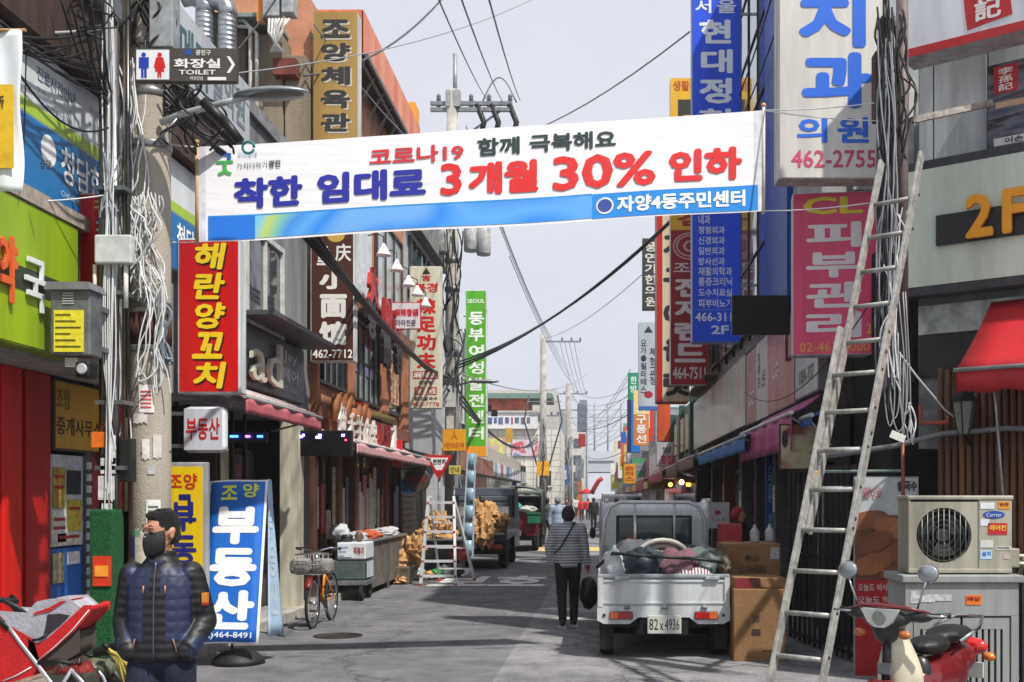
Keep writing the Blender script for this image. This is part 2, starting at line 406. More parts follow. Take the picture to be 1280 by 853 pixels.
# ================================================================ ground
def road_mat(c='#78787c'):
    M = m(c, .9, dirt=.2, scale=.55, bump=.55, bscale=160).copy(); M.name = 'asphalt'
    n = M.node_tree; L = n.links.new; b = n.nodes['Principled BSDF']
    src = b.inputs['Base Color'].links[0].from_socket
    tc = n.nodes.new('ShaderNodeTexCoord'); n2 = n.nodes.new('ShaderNodeTexNoise'); n2.inputs['Scale'].default_value = 55; n2.inputs['Detail'].default_value = 5
    n3 = n.nodes.new('ShaderNodeTexNoise'); n3.inputs['Scale'].default_value = 2.2; n3.inputs['Detail'].default_value = 8; n3.inputs['Roughness'].default_value = .7
    L(tc.outputs['Object'], n2.inputs['Vector']); L(tc.outputs['Object'], n3.inputs['Vector'])
    r2 = n.nodes.new('ShaderNodeMapRange'); r2.inputs[1].default_value = .3; r2.inputs[2].default_value = .7; r2.inputs[3].default_value = .68; r2.inputs[4].default_value = 1.25
    r3 = n.nodes.new('ShaderNodeMapRange'); r3.inputs[1].default_value = .35; r3.inputs[2].default_value = .6; r3.inputs[3].default_value = .72; r3.inputs[4].default_value = 1.08
    L(n2.outputs[0], r2.inputs[0]); L(n3.outputs[0], r3.inputs[0])
    v = n.nodes.new('ShaderNodeMath'); v.operation = 'MULTIPLY'; L(r2.outputs[0], v.inputs[0]); L(r3.outputs[0], v.inputs[1])
    # cracks
    vo = n.nodes.new('ShaderNodeTexVoronoi'); vo.feature = 'DISTANCE_TO_EDGE'; vo.inputs['Scale'].default_value = .45
    ad = n.nodes.new('ShaderNodeVectorMath'); ad.operation = 'ADD'; L(tc.outputs['Object'], ad.inputs[0]); L(n3.outputs['Color'], ad.inputs[1]); L(ad.outputs[0], vo.inputs['Vector'])
    cr = n.nodes.new('ShaderNodeMapRange'); cr.inputs[1].default_value = 0; cr.inputs[2].default_value = .016; cr.inputs[3].default_value = .38; cr.inputs[4].default_value = 1
    L(vo.outputs[0], cr.inputs[0]); v2 = n.nodes.new('ShaderNodeMath'); v2.operation = 'MULTIPLY'; L(v.outputs[0], v2.inputs[0]); L(cr.outputs[0], v2.inputs[1])
    n4 = n.nodes.new('ShaderNodeTexNoise'); n4.inputs['Scale'].default_value = 1.1; n4.inputs['Detail'].default_value = 3; L(tc.outputs['Object'], n4.inputs['Vector'])
    r4 = n.nodes.new('ShaderNodeMapRange'); r4.inputs[1].default_value = .64; r4.inputs[2].default_value = .70; r4.inputs[3].default_value = 1; r4.inputs[4].default_value = .62; L(n4.outputs[0], r4.inputs[0])
    v5 = n.nodes.new('ShaderNodeMath'); v5.operation = 'MULTIPLY'; L(v2.outputs[0], v5.inputs[0]); L(r4.outputs[0], v5.inputs[1]); v2 = v5
    mm = n.nodes.new('ShaderNodeVectorMath'); mm.operation = 'SCALE'; L(src, mm.inputs[0]); L(v2.outputs[0], mm.inputs['Scale']); L(mm.outputs[0], b.inputs['Base Color'])
    return M
struct('ground', MB().box(-700, 700, -60, 1500, -1, -.006), m('#6f6e6c', .95, dirt=.3, scale=.2))
struct('road', MB().box(-4.35, 9, -8, 170, -.3, 0), road_mat())
sw = MB().box(-6.2, -4.35, -2, 74, -.3, .11)
struct('sidewalk', sw, m('#a9a49b', .9, dirt=.35, scale=2, bump=.3, bscale=60), .01)
kb = MB()
for i in range(46): kb.box(-4.39, -4.25, -2+i*1.0, -2+i*1.0+.985, -.2, .13)
kr = struct('kerb', MB().box(-4.36, -4.28, -2, 44, -.25, .115), m('#b5b1a9', .9, dirt=.3))
for i in range(18): MB().box(-4.40, -4.25, 5+i*1.0, 5.985+i*1.0, -.2, .13).build('kerb_stone', m('#b7b3ab', .9, dirt=.3), kr, bevel=.012)
# worn white letters painted on the road, a drain cover and a hump
sp = thing('road_marking', 'worn white lettering painted on the road beside the white ladder', 'road marking', W(605, 730, 22.5)*1)
sp.location = (-2.3, 22.8, 0)
tb = MB(); v0 = 0
tb.text('보호', -3.3, 0, -1.0, 3.6, 0, .04)
tb.v = [(q[0], 21.6+q[2]*.8, .008-q[1]) for q in tb.v]
tb.build('painted_letters', m('#cfcfcc', .8, dirt=.5, scale=5, dirtc='#77777a'), sp)
finish('speed_hump', MB().yz([(36.0, .001), (36.5, .05), (37.1, .07), (37.7, .05), (38.2, .001)], -1.9, .35), m('#c9b46a', .8, dirt=.45, scale=3, dirtc='#6a6a6a'), 'faded yellow speed hump across the far road', 'speed hump')
finish('manhole_cover', MB().lathe([(.30, 0), (.30, .008), (.27, .010), (.27, .006), (0.02, .006)], (-3.2, 13.9, .001), 28), m('#4a4643', .6, .6, dirt=.5, scale=20, bump=.8, bscale=30), 'round rusty manhole cover in the road by the bicycle', 'manhole cover')
for i, (x, y, l) in enumerate([(-.25, 9.6, 1.9), (.02, 16.5, 3.2)]):
    pass
lp_ = MB().xy([(-1.15, -6), (2.9, -6), (2.9, 60), (-.62, 60), (-.75, 30), (-.9, 16)], .0005, .004)
struct('road_patch', lp_, road_mat('#8e8e90'))
for i, (x, y, a, b_) in enumerate([(-.55, 17.2, .35, .12), (-.35, 15.9, .3, .06)]): finish('paint_scrap', MB().xy([(x-a, y), (x-a*.3, y+b_*2), (x+a, y+b_), (x+a*.5, y-b_)], .0045, .0065), m('#bdbdb8', .8, dirt=.4, dirtc='#77777a', scale=12), ['worn white paint remnant left of the walking person', 'smaller worn white paint remnant at the walking person'][i], 'road marking')
# ================================================================ left row
XL = -4.5
BROWN = m('#c98a68', .7, dirt=.22, scale=2.2, bump=.25, bscale=45); CREAM = m('#d6d0bd', .6, dirt=.3, scale=3, streak=1)
REDP = m('#d4120c', .45, dirt=.22, scale=3, streak=1)
A = thing('pharmacy_building', 'low grey building with red pillars and the lime green pharmacy board', 'building', (-5.2, 10.2, .11))
MB().box(-10, -4.56, 5.2, 13.86, 2.85, 6.75).build('wall', m('#9c9c9c', .8, dirt=.35, scale=2, streak=1), A)
MB().box(-10, -4.50, 5.1, 13.88, 6.751, 6.93).build('roof', m('#8b8d8f', .7, dirt=.3), A)
MB().box(-4.56, -4.38, 5.2, 13.86, 5.36, 6.0).build('soffit_band', m('#4a352c', .7, dirt=.4, streak=1), A)
MB().box(-4.56, -4.40, 5.2, 10.3, 4.02, 4.14).build('cornice', m('#b3a79a', .7, dirt=.3), A)
MB().box(-8, -5.12, 5.2, 9.4, .11, 2.85).build('wall', m('#28302e', .7), A)
wd = window(A, -5.12, 5.4, 9.38, .3, 2.7, m('#3b4340', .4, .5), glass('#16201d'), 4, 1, .06)
for y0, y1, mm_ in ((9.46, 9.77, REDP), (9.86, 10.28, m('#b8130d', .5, dirt=.25, scale=3, streak=1))):  # second pillar's darker red is its shade put into the colour
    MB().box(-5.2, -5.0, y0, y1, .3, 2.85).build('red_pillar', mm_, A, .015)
MB().box(-5.35, -5.1, 9.4, 11.35, .11, 2.85).build('recess_wall', INT, A)
MB().box(-5.5, -4.95, 9.4, 11.4, .11, .3).build('doorstep', m('#b69a8a', .9, dirt=.3), A, .01)
# office door: blue film, posters
dr = MB().box(-5.1, -5.04, 10.32, 10.98, .32, 1.24).build('door', m('#1566bd', .45, dirt=.15, scale=3), A)
MB().box(-5.1, -5.03, 10.30, 10.98, 1.26, 2.12).build('window', m('#c9d3d8', .3, dirt=.3, scale=6), A)
MB().box(-5.1, -5.0, 10.99, 11.08, .3, 2.2).build('door_frame', m('#6d7276', .35, .6), A)
for a in range(14): MB().box(-5.0, -4.975, 10.99, 11.05, .5+a*.115, .57+a*.115).build('reflector', m('#c8d2d6', .3), A)
MB().box(-5.08, -5.02, 11.08, 11.36, .3, 2.18).build('window', glass('#2b3a44'), A)
for (y0, y1, z0, z1, c) in [(10.36, 10.6, 1.62, 2.0, '#b79a3c'), (10.64, 10.92, 1.75, 1.98, '#1d2730'), (10.34, 10.62, 1.3, 1.6, '#e3e6e2'), (10.66, 10.93, 1.4, 1.7, '#d8c23c'), (10.45, 10.9, 1.27, 1.38, '#eceade'), (10.36, 10.58, .92, 1.2, '#b9b28e'), (10.66, 10.9, 1.08, 1.2, '#f0f0ee')]:
    MB().box(-5.035, -5.022, y0, y1, z0, z1).build('poster', m(c, .5, dirt=.35, scale=25), A)
for y0, y1, z in [(10.38, 10.58, 1.9), (10.38, 10.56, 1.8), (10.37, 10.6, 1.5), (10.37, 10.6, 1.42), (10.68, 10.9, 1.6), (10.47, 10.88, 1.33)]:
    MB().box(-5.021, -5.019, y0, y1, z, z+.03).build('poster_print', m('#a02a20', .6), A)
# rest of the ground floor: dark shop under the pink awning
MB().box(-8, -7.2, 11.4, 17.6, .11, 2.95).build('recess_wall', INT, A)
MB().box(-7.2, -4.7, 13.84, 13.92, .11, 2.9).build('recess_wall', m('#3a2422', .8), A)
MB().box(-5.1, -4.9, 11.42, 11.62, .11, 2.85).build('red_pillar', REDP, A, .01)
MB().box(-5.0, -4.9, 12.2, 13.6, .11, .95).build('counter', m('#6a3630', .6, dirt=.3), A)
for i in range(5): MB().box(-4.99, -4.95, 12.2+i*.35, 12.24+i*.35, .95, 2.85).build('mullion', BLACK, A)
fg = MB().box(-5.0, -4.985, 12.2, 13.6, .95, 2.1); fg.build('window', glass('#15171b'), A)

# --- clinic film band above, wrapping the first two buildings
B2 = thing('dark_shop_building', 'dark fronted shop building with cream pillar between the pink awning and the brown restaurant', 'building', (-5, 15.9, .11))
MB().box(-8, -4.56, 13.90, 17.84, 2.95, 6.75).build('wall', m('#8f9092', .8, dirt=.35, scale=2, streak=1), B2)
MB().box(-8, -4.50, 13.89, 17.86, 6.751, 6.93).build('roof', m('#8b8d8f', .7, dirt=.3), B2)
MB().box(-4.62, -4.33, 16.35, 16.6, .0, 2.95).build('pillar', m('#cdc9b4', .7, dirt=.35, scale=4, streak=1), B2, .01)
MB().box(-4.8, -4.55, 17.45, 17.8, .11, 2.95).build('pillar', BLACK, B2, .01)
for i in range(4): MB().box(-5.0, -4.96, 14.2+i*.55, 14.25+i*.55, .11, 2.9).build('mullion', BLACK, B2)
MB().box(-5.0, -4.985, 14.2, 16.3, .5, 2.4).build('window', glass('#15181c'), B2)
MB().box(-4.99, -4.9, 14.2, 17.4, .11, .6).build('counter', m('#5a4e44', .6, dirt=.3), B2)
wb = window(B2, -4.50, 14.25, 15.95, 3.95, 5.25, m('#d9d9d5', .4, dirt=.2), glass('#39434a'), 2, 1, .07)
for y0 in (14.4, 15.15): MB().box(-4.488, -4.484, y0, y0+.68, 4.15, 4.85).build('blue_film', m('#1673ad', .35, dirt=.1), B2)
for y0 in (14.4, 15.15): MB().box(-4.488, -4.484, y0, y0+.68, 4.87, 4.94).build('green_film', m('#a9c83c', .35), B2)
MB().box(-4.56, -4.0, 13.95, 17.3, 4.0, 4.06).build('eave', m('#4d5157', .5, dirt=.2), B2)

# --- brown restaurant with the gym above
B3 = thing('restaurant_building', 'tall brown restaurant building with orange roof edge and black framed upper windows', 'building', (-5, 22, .11))
MB().box(-6.1, -4.56, 17.9, 26.6, 2.95, 9.7).build('wall', BROWN, B3)
MB().box(-4.56, -4.36, 17.9, 26.6, 5.15, 5.42).build('cornice', m('#8a5b45', .7, dirt=.2), B3)
MB().box(-4.56, -4.40, 17.9, 26.6, 3.02, 3.25).build('fascia', m('#7b4a35', .7, dirt=.3, bump=.4, bscale=20), B3)
for y0, y1 in ((17.9, 18.05), (20.25, 20.7), (23.3, 24.1), (25.8, 26.6)):
    MB().box(-4.56, -4.45, y0, y1, 3.25, 5.15).build('pilaster', m('#b4734f', .7, dirt=.2, scale=3), B3)
window(B3, -4.55, 18.1, 20.2, 3.6, 5.05, m('#1d1c1b', .5), glass('#3a4248'), 5, 2, .05)
window(B3, -4.55, 20.75, 23.25, 3.55, 5.1, m('#242220', .5), glass('#8f9a98', .1), 5, 2, .06)
window(B3, -4.55, 24.15, 25.75, 3.55, 5.1, m('#242220', .5), glass('#2b2422'), 1, 1, .08)
window(B3, -4.55, 20.6, 22.4, 5.6, 7.6, m('#c9ccce', .5), glass('#c6d2d8', .15), 3, 1, .06)
window(B3, -4.55, 23.0, 26.0, 5.6, 7.6, m('#4a3b33', .5), glass('#aebbc2', .15), 3, 1, .06)
for (y, c) in ((24.6, '#c9402c'), (25.05, '#d8b488'), (25.4, '#8d2a22')): MB().box(-4.53, -4.515, y, y+.3, 3.8, 4.9).build('poster', m_blotch([c, '#7a3a28', '#e2c8a0', '#2b1a18'], 9), B3)
for (y, w_) in ((21.0, .45), (21.6, .4), (22.2, .3)): MB().box(-4.52, -4.51, y, y+w_, 4.7, 4.95).build('poster', m('#b02a2a', .5, dirt=.3), B3)
for (y, w_) in ((20.9, .3), (21.35, .3), (21.85, .35), (22.4, .3)): MB().box(-4.52, -4.51, y, y+w_, 4.1, 4.35).build('poster', m('#8c86b4', .5, dirt=.3, scale=30), B3)
# ground floor of the restaurant: glass front, red strips, posters
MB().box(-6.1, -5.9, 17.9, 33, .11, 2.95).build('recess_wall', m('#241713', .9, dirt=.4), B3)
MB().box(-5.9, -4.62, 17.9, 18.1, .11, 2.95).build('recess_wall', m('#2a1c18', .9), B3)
for y0, y1, c in [(18.1, 18.35, '#5a3220'), (19.9, 20.15, '#6b4630'), (21.2, 21.4, '#5a3b2c'), (24.4, 24.65, '#8d2018'), (26.2, 26.55, '#3a2a22')]:
    MB().box(-4.72, -4.56, y0, y1, .11, 2.95).build('pillar', m(c, .6, dirt=.25), B3, .01)
window(B3, -4.72, 18.4, 19.85, .5, 2.6, m('#4d3323', .5), glass('#241e1c'), 2, 1, .06)
window(B3, -4.72, 20.2, 21.15, .5, 2.6, m('#4d3323', .5), glass('#2c2926'), 1, 1, .06)
window(B3, -4.72, 21.45, 24.35, .5, 2.6, m('#54402f', .5), glass('#4a5350'), 3, 1, .06)
window(B3, -4.72, 24.7, 26.15, .2, 2.6, m('#54402f', .5), glass('#1e2222'), 2, 1, .06)
for y, z0, z1, c, w_ in [(18.5, 1.2, 1.9, '#dcdcd6', .3), (18.95, 1.1, 1.95, '#c3291f', .25), (19.3, 1.0, 1.5, '#b8aaa0', .35), (20.4, .9, 1.9, '#e2ddd2', .35), (20.85, 1.2, 2.1, '#6e89a0', .2), (21.7, 1.0, 1.8, '#d9d2c4', .3), (22.4, 1.3, 1.7, '#c2a08a', .35), (23.3, .9, 2.3, '#c01f1d', .12), (23.7, 1.2, 1.9, '#dedede', .3)]:
    MB().box(-4.66, -4.65, y, y+w_, z0, z1).build('poster', m(c, .5, dirt=.4, scale=18), B3)
for i in range(16):
    y = 18.3+rnd.random()*7.6; MB().box(-4.64+.001*i, -4.628+.001*i, y, y+.15+.3*rnd.random(), .6+rnd.random(), 1.7+.7*rnd.random()).build('poster', m(rnd.choice(['#c8442c', '#e0d4bc', '#b8702c', '#e4e2dc', '#8a2a20', '#d8a84c', '#6a8a9c', '#d8887c']), .5, dirt=.35, scale=15), B3)
# gym roof: orange sheet parapet in panels, dark soffit, truss
for i in range(13):
    y0 = 20.2+i*.495; c = ['#dd7b55', '#e08a62', '#d9704f', '#e39468'][i % 4]
    MB().box(-4.22, -4.18, y0, y0+.485, 9.72, 10.5).build('orange_panel', m(c, .45, dirt=.12, scale=3), B3)
MB().box(-4.17, -4.12, 20.2, 26.65, 9.66, 9.74).build('eave_trim', m('#5b6066', .4, .5), B3)
MB().box(-6.0, -4.2, 20.2, 20.25, 9.72, 10.52).build('orange_panel', m('#d97a4e', .45), B3)
MB().box(-6.0, -4.2, 20.2, 26.7, 9.70, 9.74).build('soffit', m('#3c3a3a', .8), B3)
MB().box(-4.9, -4.2, 26.0, 26.65, 9.74, 10.9).build('stair_tower', m('#f0a02c', .5, dirt=.1), B3)
tr = MB()
for i in range(8): tr.bar((-4.5, 20.4+i*.85, 9.2), (-4.2, 20.4+i*.85, 9.68), .03); tr.bar((-4.3, 20.4+i*.85, 9.6), (-4.5, 20.8+i*.85, 9.25), .025)
tr.bar((-4.25, 20.3, 9.62), (-4.25, 26.6, 9.62), .04); tr.build('roof_truss', GREYP, B3)
# concrete service wall with ducts facing down the street
SV = thing('concrete_stair_wall', 'stained concrete service wall behind the round silver ducts', 'wall', (-5.3, 17.6, 6.93))
for x0, x1, z1 in ((-5.95, -5.42, 8.95), (-5.40, -4.86, 8.9), (-4.84, -4.52, 8.6)):
    MB().box(x0, x1, 17.3+(x0+6)*.1, 17.88, 6.0, z1).build('wall_panel', m('#867a68', .9, dirt=.45, scale=2.5, bump=.4, bscale=30, streak=1, dirtc='#4a4038'), SV, .01)
MB().box(-6.05, -4.9, 17.0, 17.88, 9.02, 9.08).build('roof_sheet', m('#7f9188', .5, dirt=.2), SV)
MB().box(-4.95, -4.6, 17.15, 17.4, 8.2, 8.45).build('brick_patch', m('#7a3a2c', .8, dirt=.3), SV)
def duct(x, y, z0, z1, r, lab, bend=True):
    o = thing('exhaust_duct', lab, 'duct', (x, y, z0), 'round ribbed exhaust ducts on the concrete wall')
    q = MB(); n = int((z1-z0)/.07); prof = []
    for i in range(n+1): z = z0+(z1-z0)*i/n; prof += [(r, z), (r*1.05, z+.008), (r, z+.016)]
    q.lathe(prof, (x, y, 0), 16); q.build('duct_pipe', m('#b9bec2', .3, .85, dirt=.3), o)
    if bend: MB().tube([(x, y, z1), (x, y, z1+.12), (x-.05, y-.0, z1+.22), (x-.2, y, z1+.28), (x-.34, y, z1+.26)], [r, r*1.02, r, r, r], 14).build('duct_elbow', m('#b9bec2', .3, .85, dirt=.3), o)
    return o
duct(-5.56, 16.9, 6.93, 8.95, .14, 'silver ribbed exhaust duct nearest the gym sign')
duct(-5.9, 16.9, 6.93, 9.0, .14, 'silver ribbed exhaust duct farther left by the grey roof sheet')
pp = thing('drain_pipe', 'thin white drain pipes running up the concrete wall', 'pipe', (-5.3, 16.9, 6.93))
for x, z in ((-5.28, 8.9), (-5.18, 8.8)): MB().tube([(x, 17.1, 6.9), (x, 17.1, z), (x-.1, 17.1, z+.1), (x-.5, 17.1, z+.12)], .03, 8).build('pipe', m('#c8c8c2', .5), pp)
ac = thing('rooftop_box', 'grey electrical boxes on the roof left of the gym sign', 'equipment box', (-4.85, 16.9, 8.9))
for x, z, w_, h_ in ((-5.0, 8.95, .3, .5), (-4.72, 9.0, .22, .42)): MB().box(x, x+w_*.8, 16.8, 17.05, z, z+h_).build('box', m('#a8adb0', .5, dirt=.3), ac, .01)
MB().box(-5.12, -5.02, 16.9, 17.0, 8.9, 9.25).build('orange_cover', m('#e08a2c', .5), ac)
q = MB()
for i in range(7): q.tube([(-4.9+i*.05, 16.8, 8.9), (-4.9+i*.04, 16.75, 8.6+rnd.random()*.2), (-4.7-i*.03, 16.8, 8.4)], .02, 6)
q.build('cable', m('#c7c7c2', .5), ac)

# --- grey clad buildings further on
B4 = thing('grey_clad_building', 'grey corrugated building behind the cream noodle sign and utility pole', 'building', (-5.5, 30, .11))
MB().box(-9, -4.56, 26.65, 33, 2.9, 9.2).build('wall', m_wave('#b4b8bd', None, 'Y', 14, .5, .5, dist=.02), B4)
MB().box(-8.9, -4.3, 26.7, 33, 8.3, 9.25).build('parapet', m('#8c8c8a', .7, dirt=.3, streak=1), B4)
window(B4, -4.55, 27.2, 29.6, 6.6, 8.1, m('#3b4146', .5), glass('#31484b'), 3, 2, .06)
window(B4, -4.55, 30.2, 32.6, 6.6, 8.1, m('#3b4146', .5), glass('#31484b'), 3, 2, .06)
MB().box(-9, -5.0, 26.65, 33, .11, 2.9).build('wall', m('#2a1e18', .8, dirt=.3), B4)
sl_ = thing('shutter', 'dark brown slatted shutter beside the round brown sign', 'shutter', (-4.97, 28, .11))
for i in range(16): MB().box(-4.99, -4.93, 26.8, 30.5, .15+i*.16, .29+i*.16).build('slat', m('#3a2a20', .6, dirt=.3), sl_)
B5 = thing('pale_clad_building', 'pale ribbed building right of the green vertical sign', 'building', (-6, 40, .11))
MB().box(-9, -4.56, 33.1, 47, .11, 7.4).build('wall', m_wave('#c3c7cc', None, 'Y', 12, .4, .5, dist=.02), B5)
MB().box(-4.56, -4.3, 33.1, 47, 2.6, 3.2).build('fascia', m('#9a6a54', .6, dirt=.4, scale=1.2), B5)
MB().box(-4.57, -4.5, 34, 46, .3, 2.5).build('window', glass('#2a2c2e'), B5)
for i in range(4):
    window(B5, -4.55, 34+i*3.1, 36+i*3.1, 4.2, 5.8, m('#d8d8d4'), glass('#5a6468'), 2, 1, .07)
B6 = thing('low_shop_row', 'low shop with orange and red goods past the green sign', 'building', (-6, 58, 0))
MB().box(-10, -4.9, 47.2, 73, .0, 4.0).build('wall', m('#b9b2a4', .8, dirt=.3), B6)
MB().box(-4.9, -4.82, 48, 72, .3, 2.6).build('window', glass('#30302f'), B6)
MB().box(-4.9, -4.5, 47.4, 72, 2.7, 3.3).build('fascia', m_blotch(['#d8542a', '#e8e4da', '#4a78a8', '#c83a2a'], .6, stretch=(1, 1, .1)), B6)

# --- white tiled building closing the left of the view
TB = thing('tiled_building', 'white tiled building with a long roof board facing down the street', 'building', (-6, 76, 0))
ty = 75.0
tm = bpy.data.materials.new('tile_wall'); tm.use_nodes = True; n_ = tm.node_tree
br = n_.nodes.new('ShaderNodeTexBrick'); br.offset = 0; br.inputs['Scale'].default_value = 1; br.inputs['Brick Width'].default_value = .6; br.inputs['Row Height'].default_value = .42; br.inputs['Mortar Size'].default_value = .02
br.inputs['Color1'].default_value = (*lin('#d9d7cf'), 1); br.inputs['Color2'].default_value = (*lin('#cfccc2'), 1); br.inputs['Mortar'].default_value = (*lin('#8f8d87'), 1)
tcn = n_.nodes.new('ShaderNodeTexCoord'); mpn = n_.nodes.new('ShaderNodeMapping'); mpn.inputs['Rotation'].default_value = (pi/2, 0, 0)
n_.links.new(tcn.outputs['Object'], mpn.inputs[0]); n_.links.new(mpn.outputs[0], br.inputs['Vector']); n_.links.new(br.outputs[0], n_.nodes['Principled BSDF'].inputs['Base Color'])
MB().box(-14, -2.35, ty, ty+9, 0, 6.3).build('wall', tm, TB)
MB().box(-14, -3.9, ty-.4, ty+.2, 6.3, 7.35).build('roof_board', m('#dfe0e2', .5, dirt=.1), TB)
MB().box(-14, -3.8, ty-.5, ty+9, 7.36, 7.5).build('roof', m('#b8b8b4', .7), TB)
for i, (x, w_, c) in enumerate([(-7.2, .28, '#5d6c9c'), (-6.8, .2, '#5d6c9c'), (-6.5, .3, '#6b7aa8'), (-6.05, .25, '#5d6c9c'), (-5.65, .12, '#c05068'), (-5.4, .28, '#6f7a94'), (-5.0, .25, '#6f7a94'), (-4.6, .2, '#6f7a94')]): MB().box(x, x+w_, ty-.42, ty-.41, 6.6+.06*(i % 2), 7.05).build('printed_mark', m(c, .5, dirt=.4, scale=9), TB)
MB().box(-14, -4.6, ty+1, ty+6, 7.5, 8.4).build('roof_shed', m('#b5583c', .7, dirt=.4, scale=1.5), TB)
MB().yz([(ty+.5, 8.4), (ty+6, 8.4), (ty+5, 8.8), (ty+1, 8.8)], -14, -3).build('roof_sheet', m('#4f6b62', .6, dirt=.3), TB)
for x0, x1, z0, z1 in ((-7.3, -6.5, 2.7, 3.9), (-5.9, -4.6, 2.7, 3.9), (-7.2, -6.3, .4, 1.9), (-3.9, -2.9, 2.4, 3.6)):
    window(TB, ty, x0, x1, z0, z1, m('#e2e0d6'), glass('#4c5358'), 2, 1, .1, 'Y', -1, .12)
MB().box(-7.2, -6.0, ty-.12, ty, 4.6, 5.7).build('banner', m_blotch(['#d4d8e0', '#c48ab0', '#c8d060', '#e8e8ea'], 1.2), TB)
MB().box(-5.6, -3.9, ty-.12, ty, 4.5, 5.6).build('banner', m_blotch(['#e8e8ea', '#c83848', '#d8d4dc', '#8890b8'], 1.2), TB)
bp_ = thing('blue_parking_sign', 'small blue sign board on a post in front of the tiled building', 'sign', W(633, 640, 66))
o_ = W(633, 605, 66); MB().box(o_.x-.6, o_.x+.6, 66, 66.1, o_.z-.1, o_.z+.6).build('panel', m('#1555c8'), bp_, .02)
MB().tube([(o_.x, 66.1, 0), (o_.x, 66.1, 4.2)], .05, 8).build('post', GREYP, bp_)

# ================================================================ right row
XR = 2.6
R2 = thing('clinic_building', 'tall glass fronted clinic building with blue corner panel on the right', 'building', (4, 18, 0))
MB().box(2.72, 10, 13.2, 24, 4.4, 11.2).build('wall', m('#9aa0a3', .7, dirt=.3, scale=2, streak=1), R2)
MB().box(2.64, 10, 13.1, 15.0, 4.35, 11.2).build('corner_wall', m('#a3a9ab', .7, dirt=.35, scale=2, streak=1), R2)
MB().box(2.56, 2.74, 15.02, 17.0, 4.2, 11.2).build('blue_panel', m('#14459c', .35, dirt=.15), R2)
# glass curtain wall: panes between black mullions
yy = [17.05, 18.1, 19.2, 20.3, 21.4, 22.6, 23.9]; zz = [4.6, 5.7, 6.9, 8.1, 9.3, 10.4, 11.15]
gm = glass('#8fa3b4', .05)
gm.node_tree.nodes['Principled BSDF'].inputs['Metallic'].default_value = .65
for i in range(6):
    for j in range(6): MB().box(2.62, 2.70, yy[i]+.03, yy[i+1]-.03, zz[j]+.03, zz[j+1]-.03).build('pane', gm, R2)
for y in yy: MB().box(2.598, 2.66, y-.012, y+.012, 4.4, 11.2).build('mullion', BLACK, R2)
for z in zz: MB().box(2.60, 2.66, 17.05, 23.9, z-.02, z+.02).build('transom', BLACK, R2)
MB().box(2.66, 2.72, 13.2, 30, 4.25, 4.38).build('ledge', m('#6b6b6a', .6, dirt=.4), R2)
# windows on the street-facing strip of the corner above
window(R2, 13.1, 3.0, 3.7, 5.3, 6.6, m('#d0d2d2'), glass('#3c4850'), 2, 1, .06, 'Y', -1)
# shop row at ground level
SR = thing('shop_row_building', 'right hand row of open shop fronts in shade below the faded boards', 'building', (4.5, 21, 0))
MB().box(2.75, 10, 13.2, 30, 2.72, 4.36).build('wall', m('#55504c', .8, dirt=.4), SR)
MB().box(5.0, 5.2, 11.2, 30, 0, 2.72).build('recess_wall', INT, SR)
for y0, y1, c in [(13.0, 13.2, '#2b2b2b'), (16.6, 16.9, '#5c5c5c'), (18.6, 18.8, '#3a3a3a'), (20.4, 20.9, '#4c4a48'), (23.2, 23.5, '#6e2e26'), (25.6, 25.9, '#4d3a28'), (29.6, 30.0, '#555250')]:
    MB().box(2.66, 2.95, y0, y1, 0, 2.72).build('pillar', m(c, .6, dirt=.3), SR, .01)
for y in (14.9, 18.6, 23.3, 27.5): MB().box(2.95, 5.0, y, y+.1, 0, 2.72).build('recess_wall', m('#262422', .9, dirt=.4), SR)
window(SR, 2.9, 13.2, 14.85, .2, 2.5, m('#3d3f40', .4), glass('#4d5254'), 2, 1, .06)
window(SR, 2.9, 16.9, 18.55, .1, 2.5, m('#1b1b1b', .4), glass('#22262a'), 2, 1, .06)
window(SR, 2.9, 23.5, 25.6, .1, 2.5, m('#3f2c1c', .4), glass('#2c2218'), 3, 1, .08)
window(SR, 2.9, 25.9, 27.4, .1, 2.5, m('#3f2c1c', .4), glass('#30261a'), 2, 1, .08)
MB().box(3.3, 3.9, 18.9, 20.3, .0, 1.0).build('counter', m('#6f6a62', .6, dirt=.3), SR)
MB().box(3.3, 4.3, 21.2, 23.0, .0, .9).build('counter', m('#7a5538', .6, dirt=.3), SR)
# shelves of goods glimpsed in the open shop
for i in range(26):
    y = 19.0+rnd.random()*4; z = [.95, 1.3, 1.65][i % 3]; s_ = .08+rnd.random()*.1; x = 3.3+rnd.random()*.5
    MB().box(x, x+s_, y, y+s_*1.3, z, z+s_*1.2).build('goods', m(rnd.choice(['#b4582a', '#8a8a86', '#c8a23c', '#7a2a22', '#4a5a66', '#d0ccc2']), .5), SR, .01)
for z in (.93, 1.28, 1.63): MB().box(3.25, 3.85, 18.95, 23.0, z-.025, z-.002).build('shelf', m('#4c4640', .6), SR)
R3 = thing('stepped_shop_building', 'two storey shop building with dark upper windows past the signs on the right', 'building', (4.5, 27, 0))
MB().box(2.75, 10, 24.05, 30, 4.38, 6.4).build('wall', m('#77736c', .8, dirt=.4, scale=2), R3)
window(R3, 2.75, 24.4, 26.8, 4.7, 5.9, m('#4b4f50'), glass('#30363a'), 3, 1, .06)
window(R3, 2.75, 27.2, 29.6, 4.7, 5.9, m('#4b4f50'), glass('#30363a'), 3, 1, .06)
rl = MB()
for i in range(12): rl.bar((2.5, 24.4+i*.45, 4.4), (2.5, 24.4+i*.45, 5.0), .02)
rl.bar((2.5, 24.3, 5.0), (2.5, 29.6, 5.0), .03); rl.box(2.4, 2.75, 24.3, 29.7, 4.39, 4.44); rl.build('balcony_rail', m('#6e665c', .6), R3)
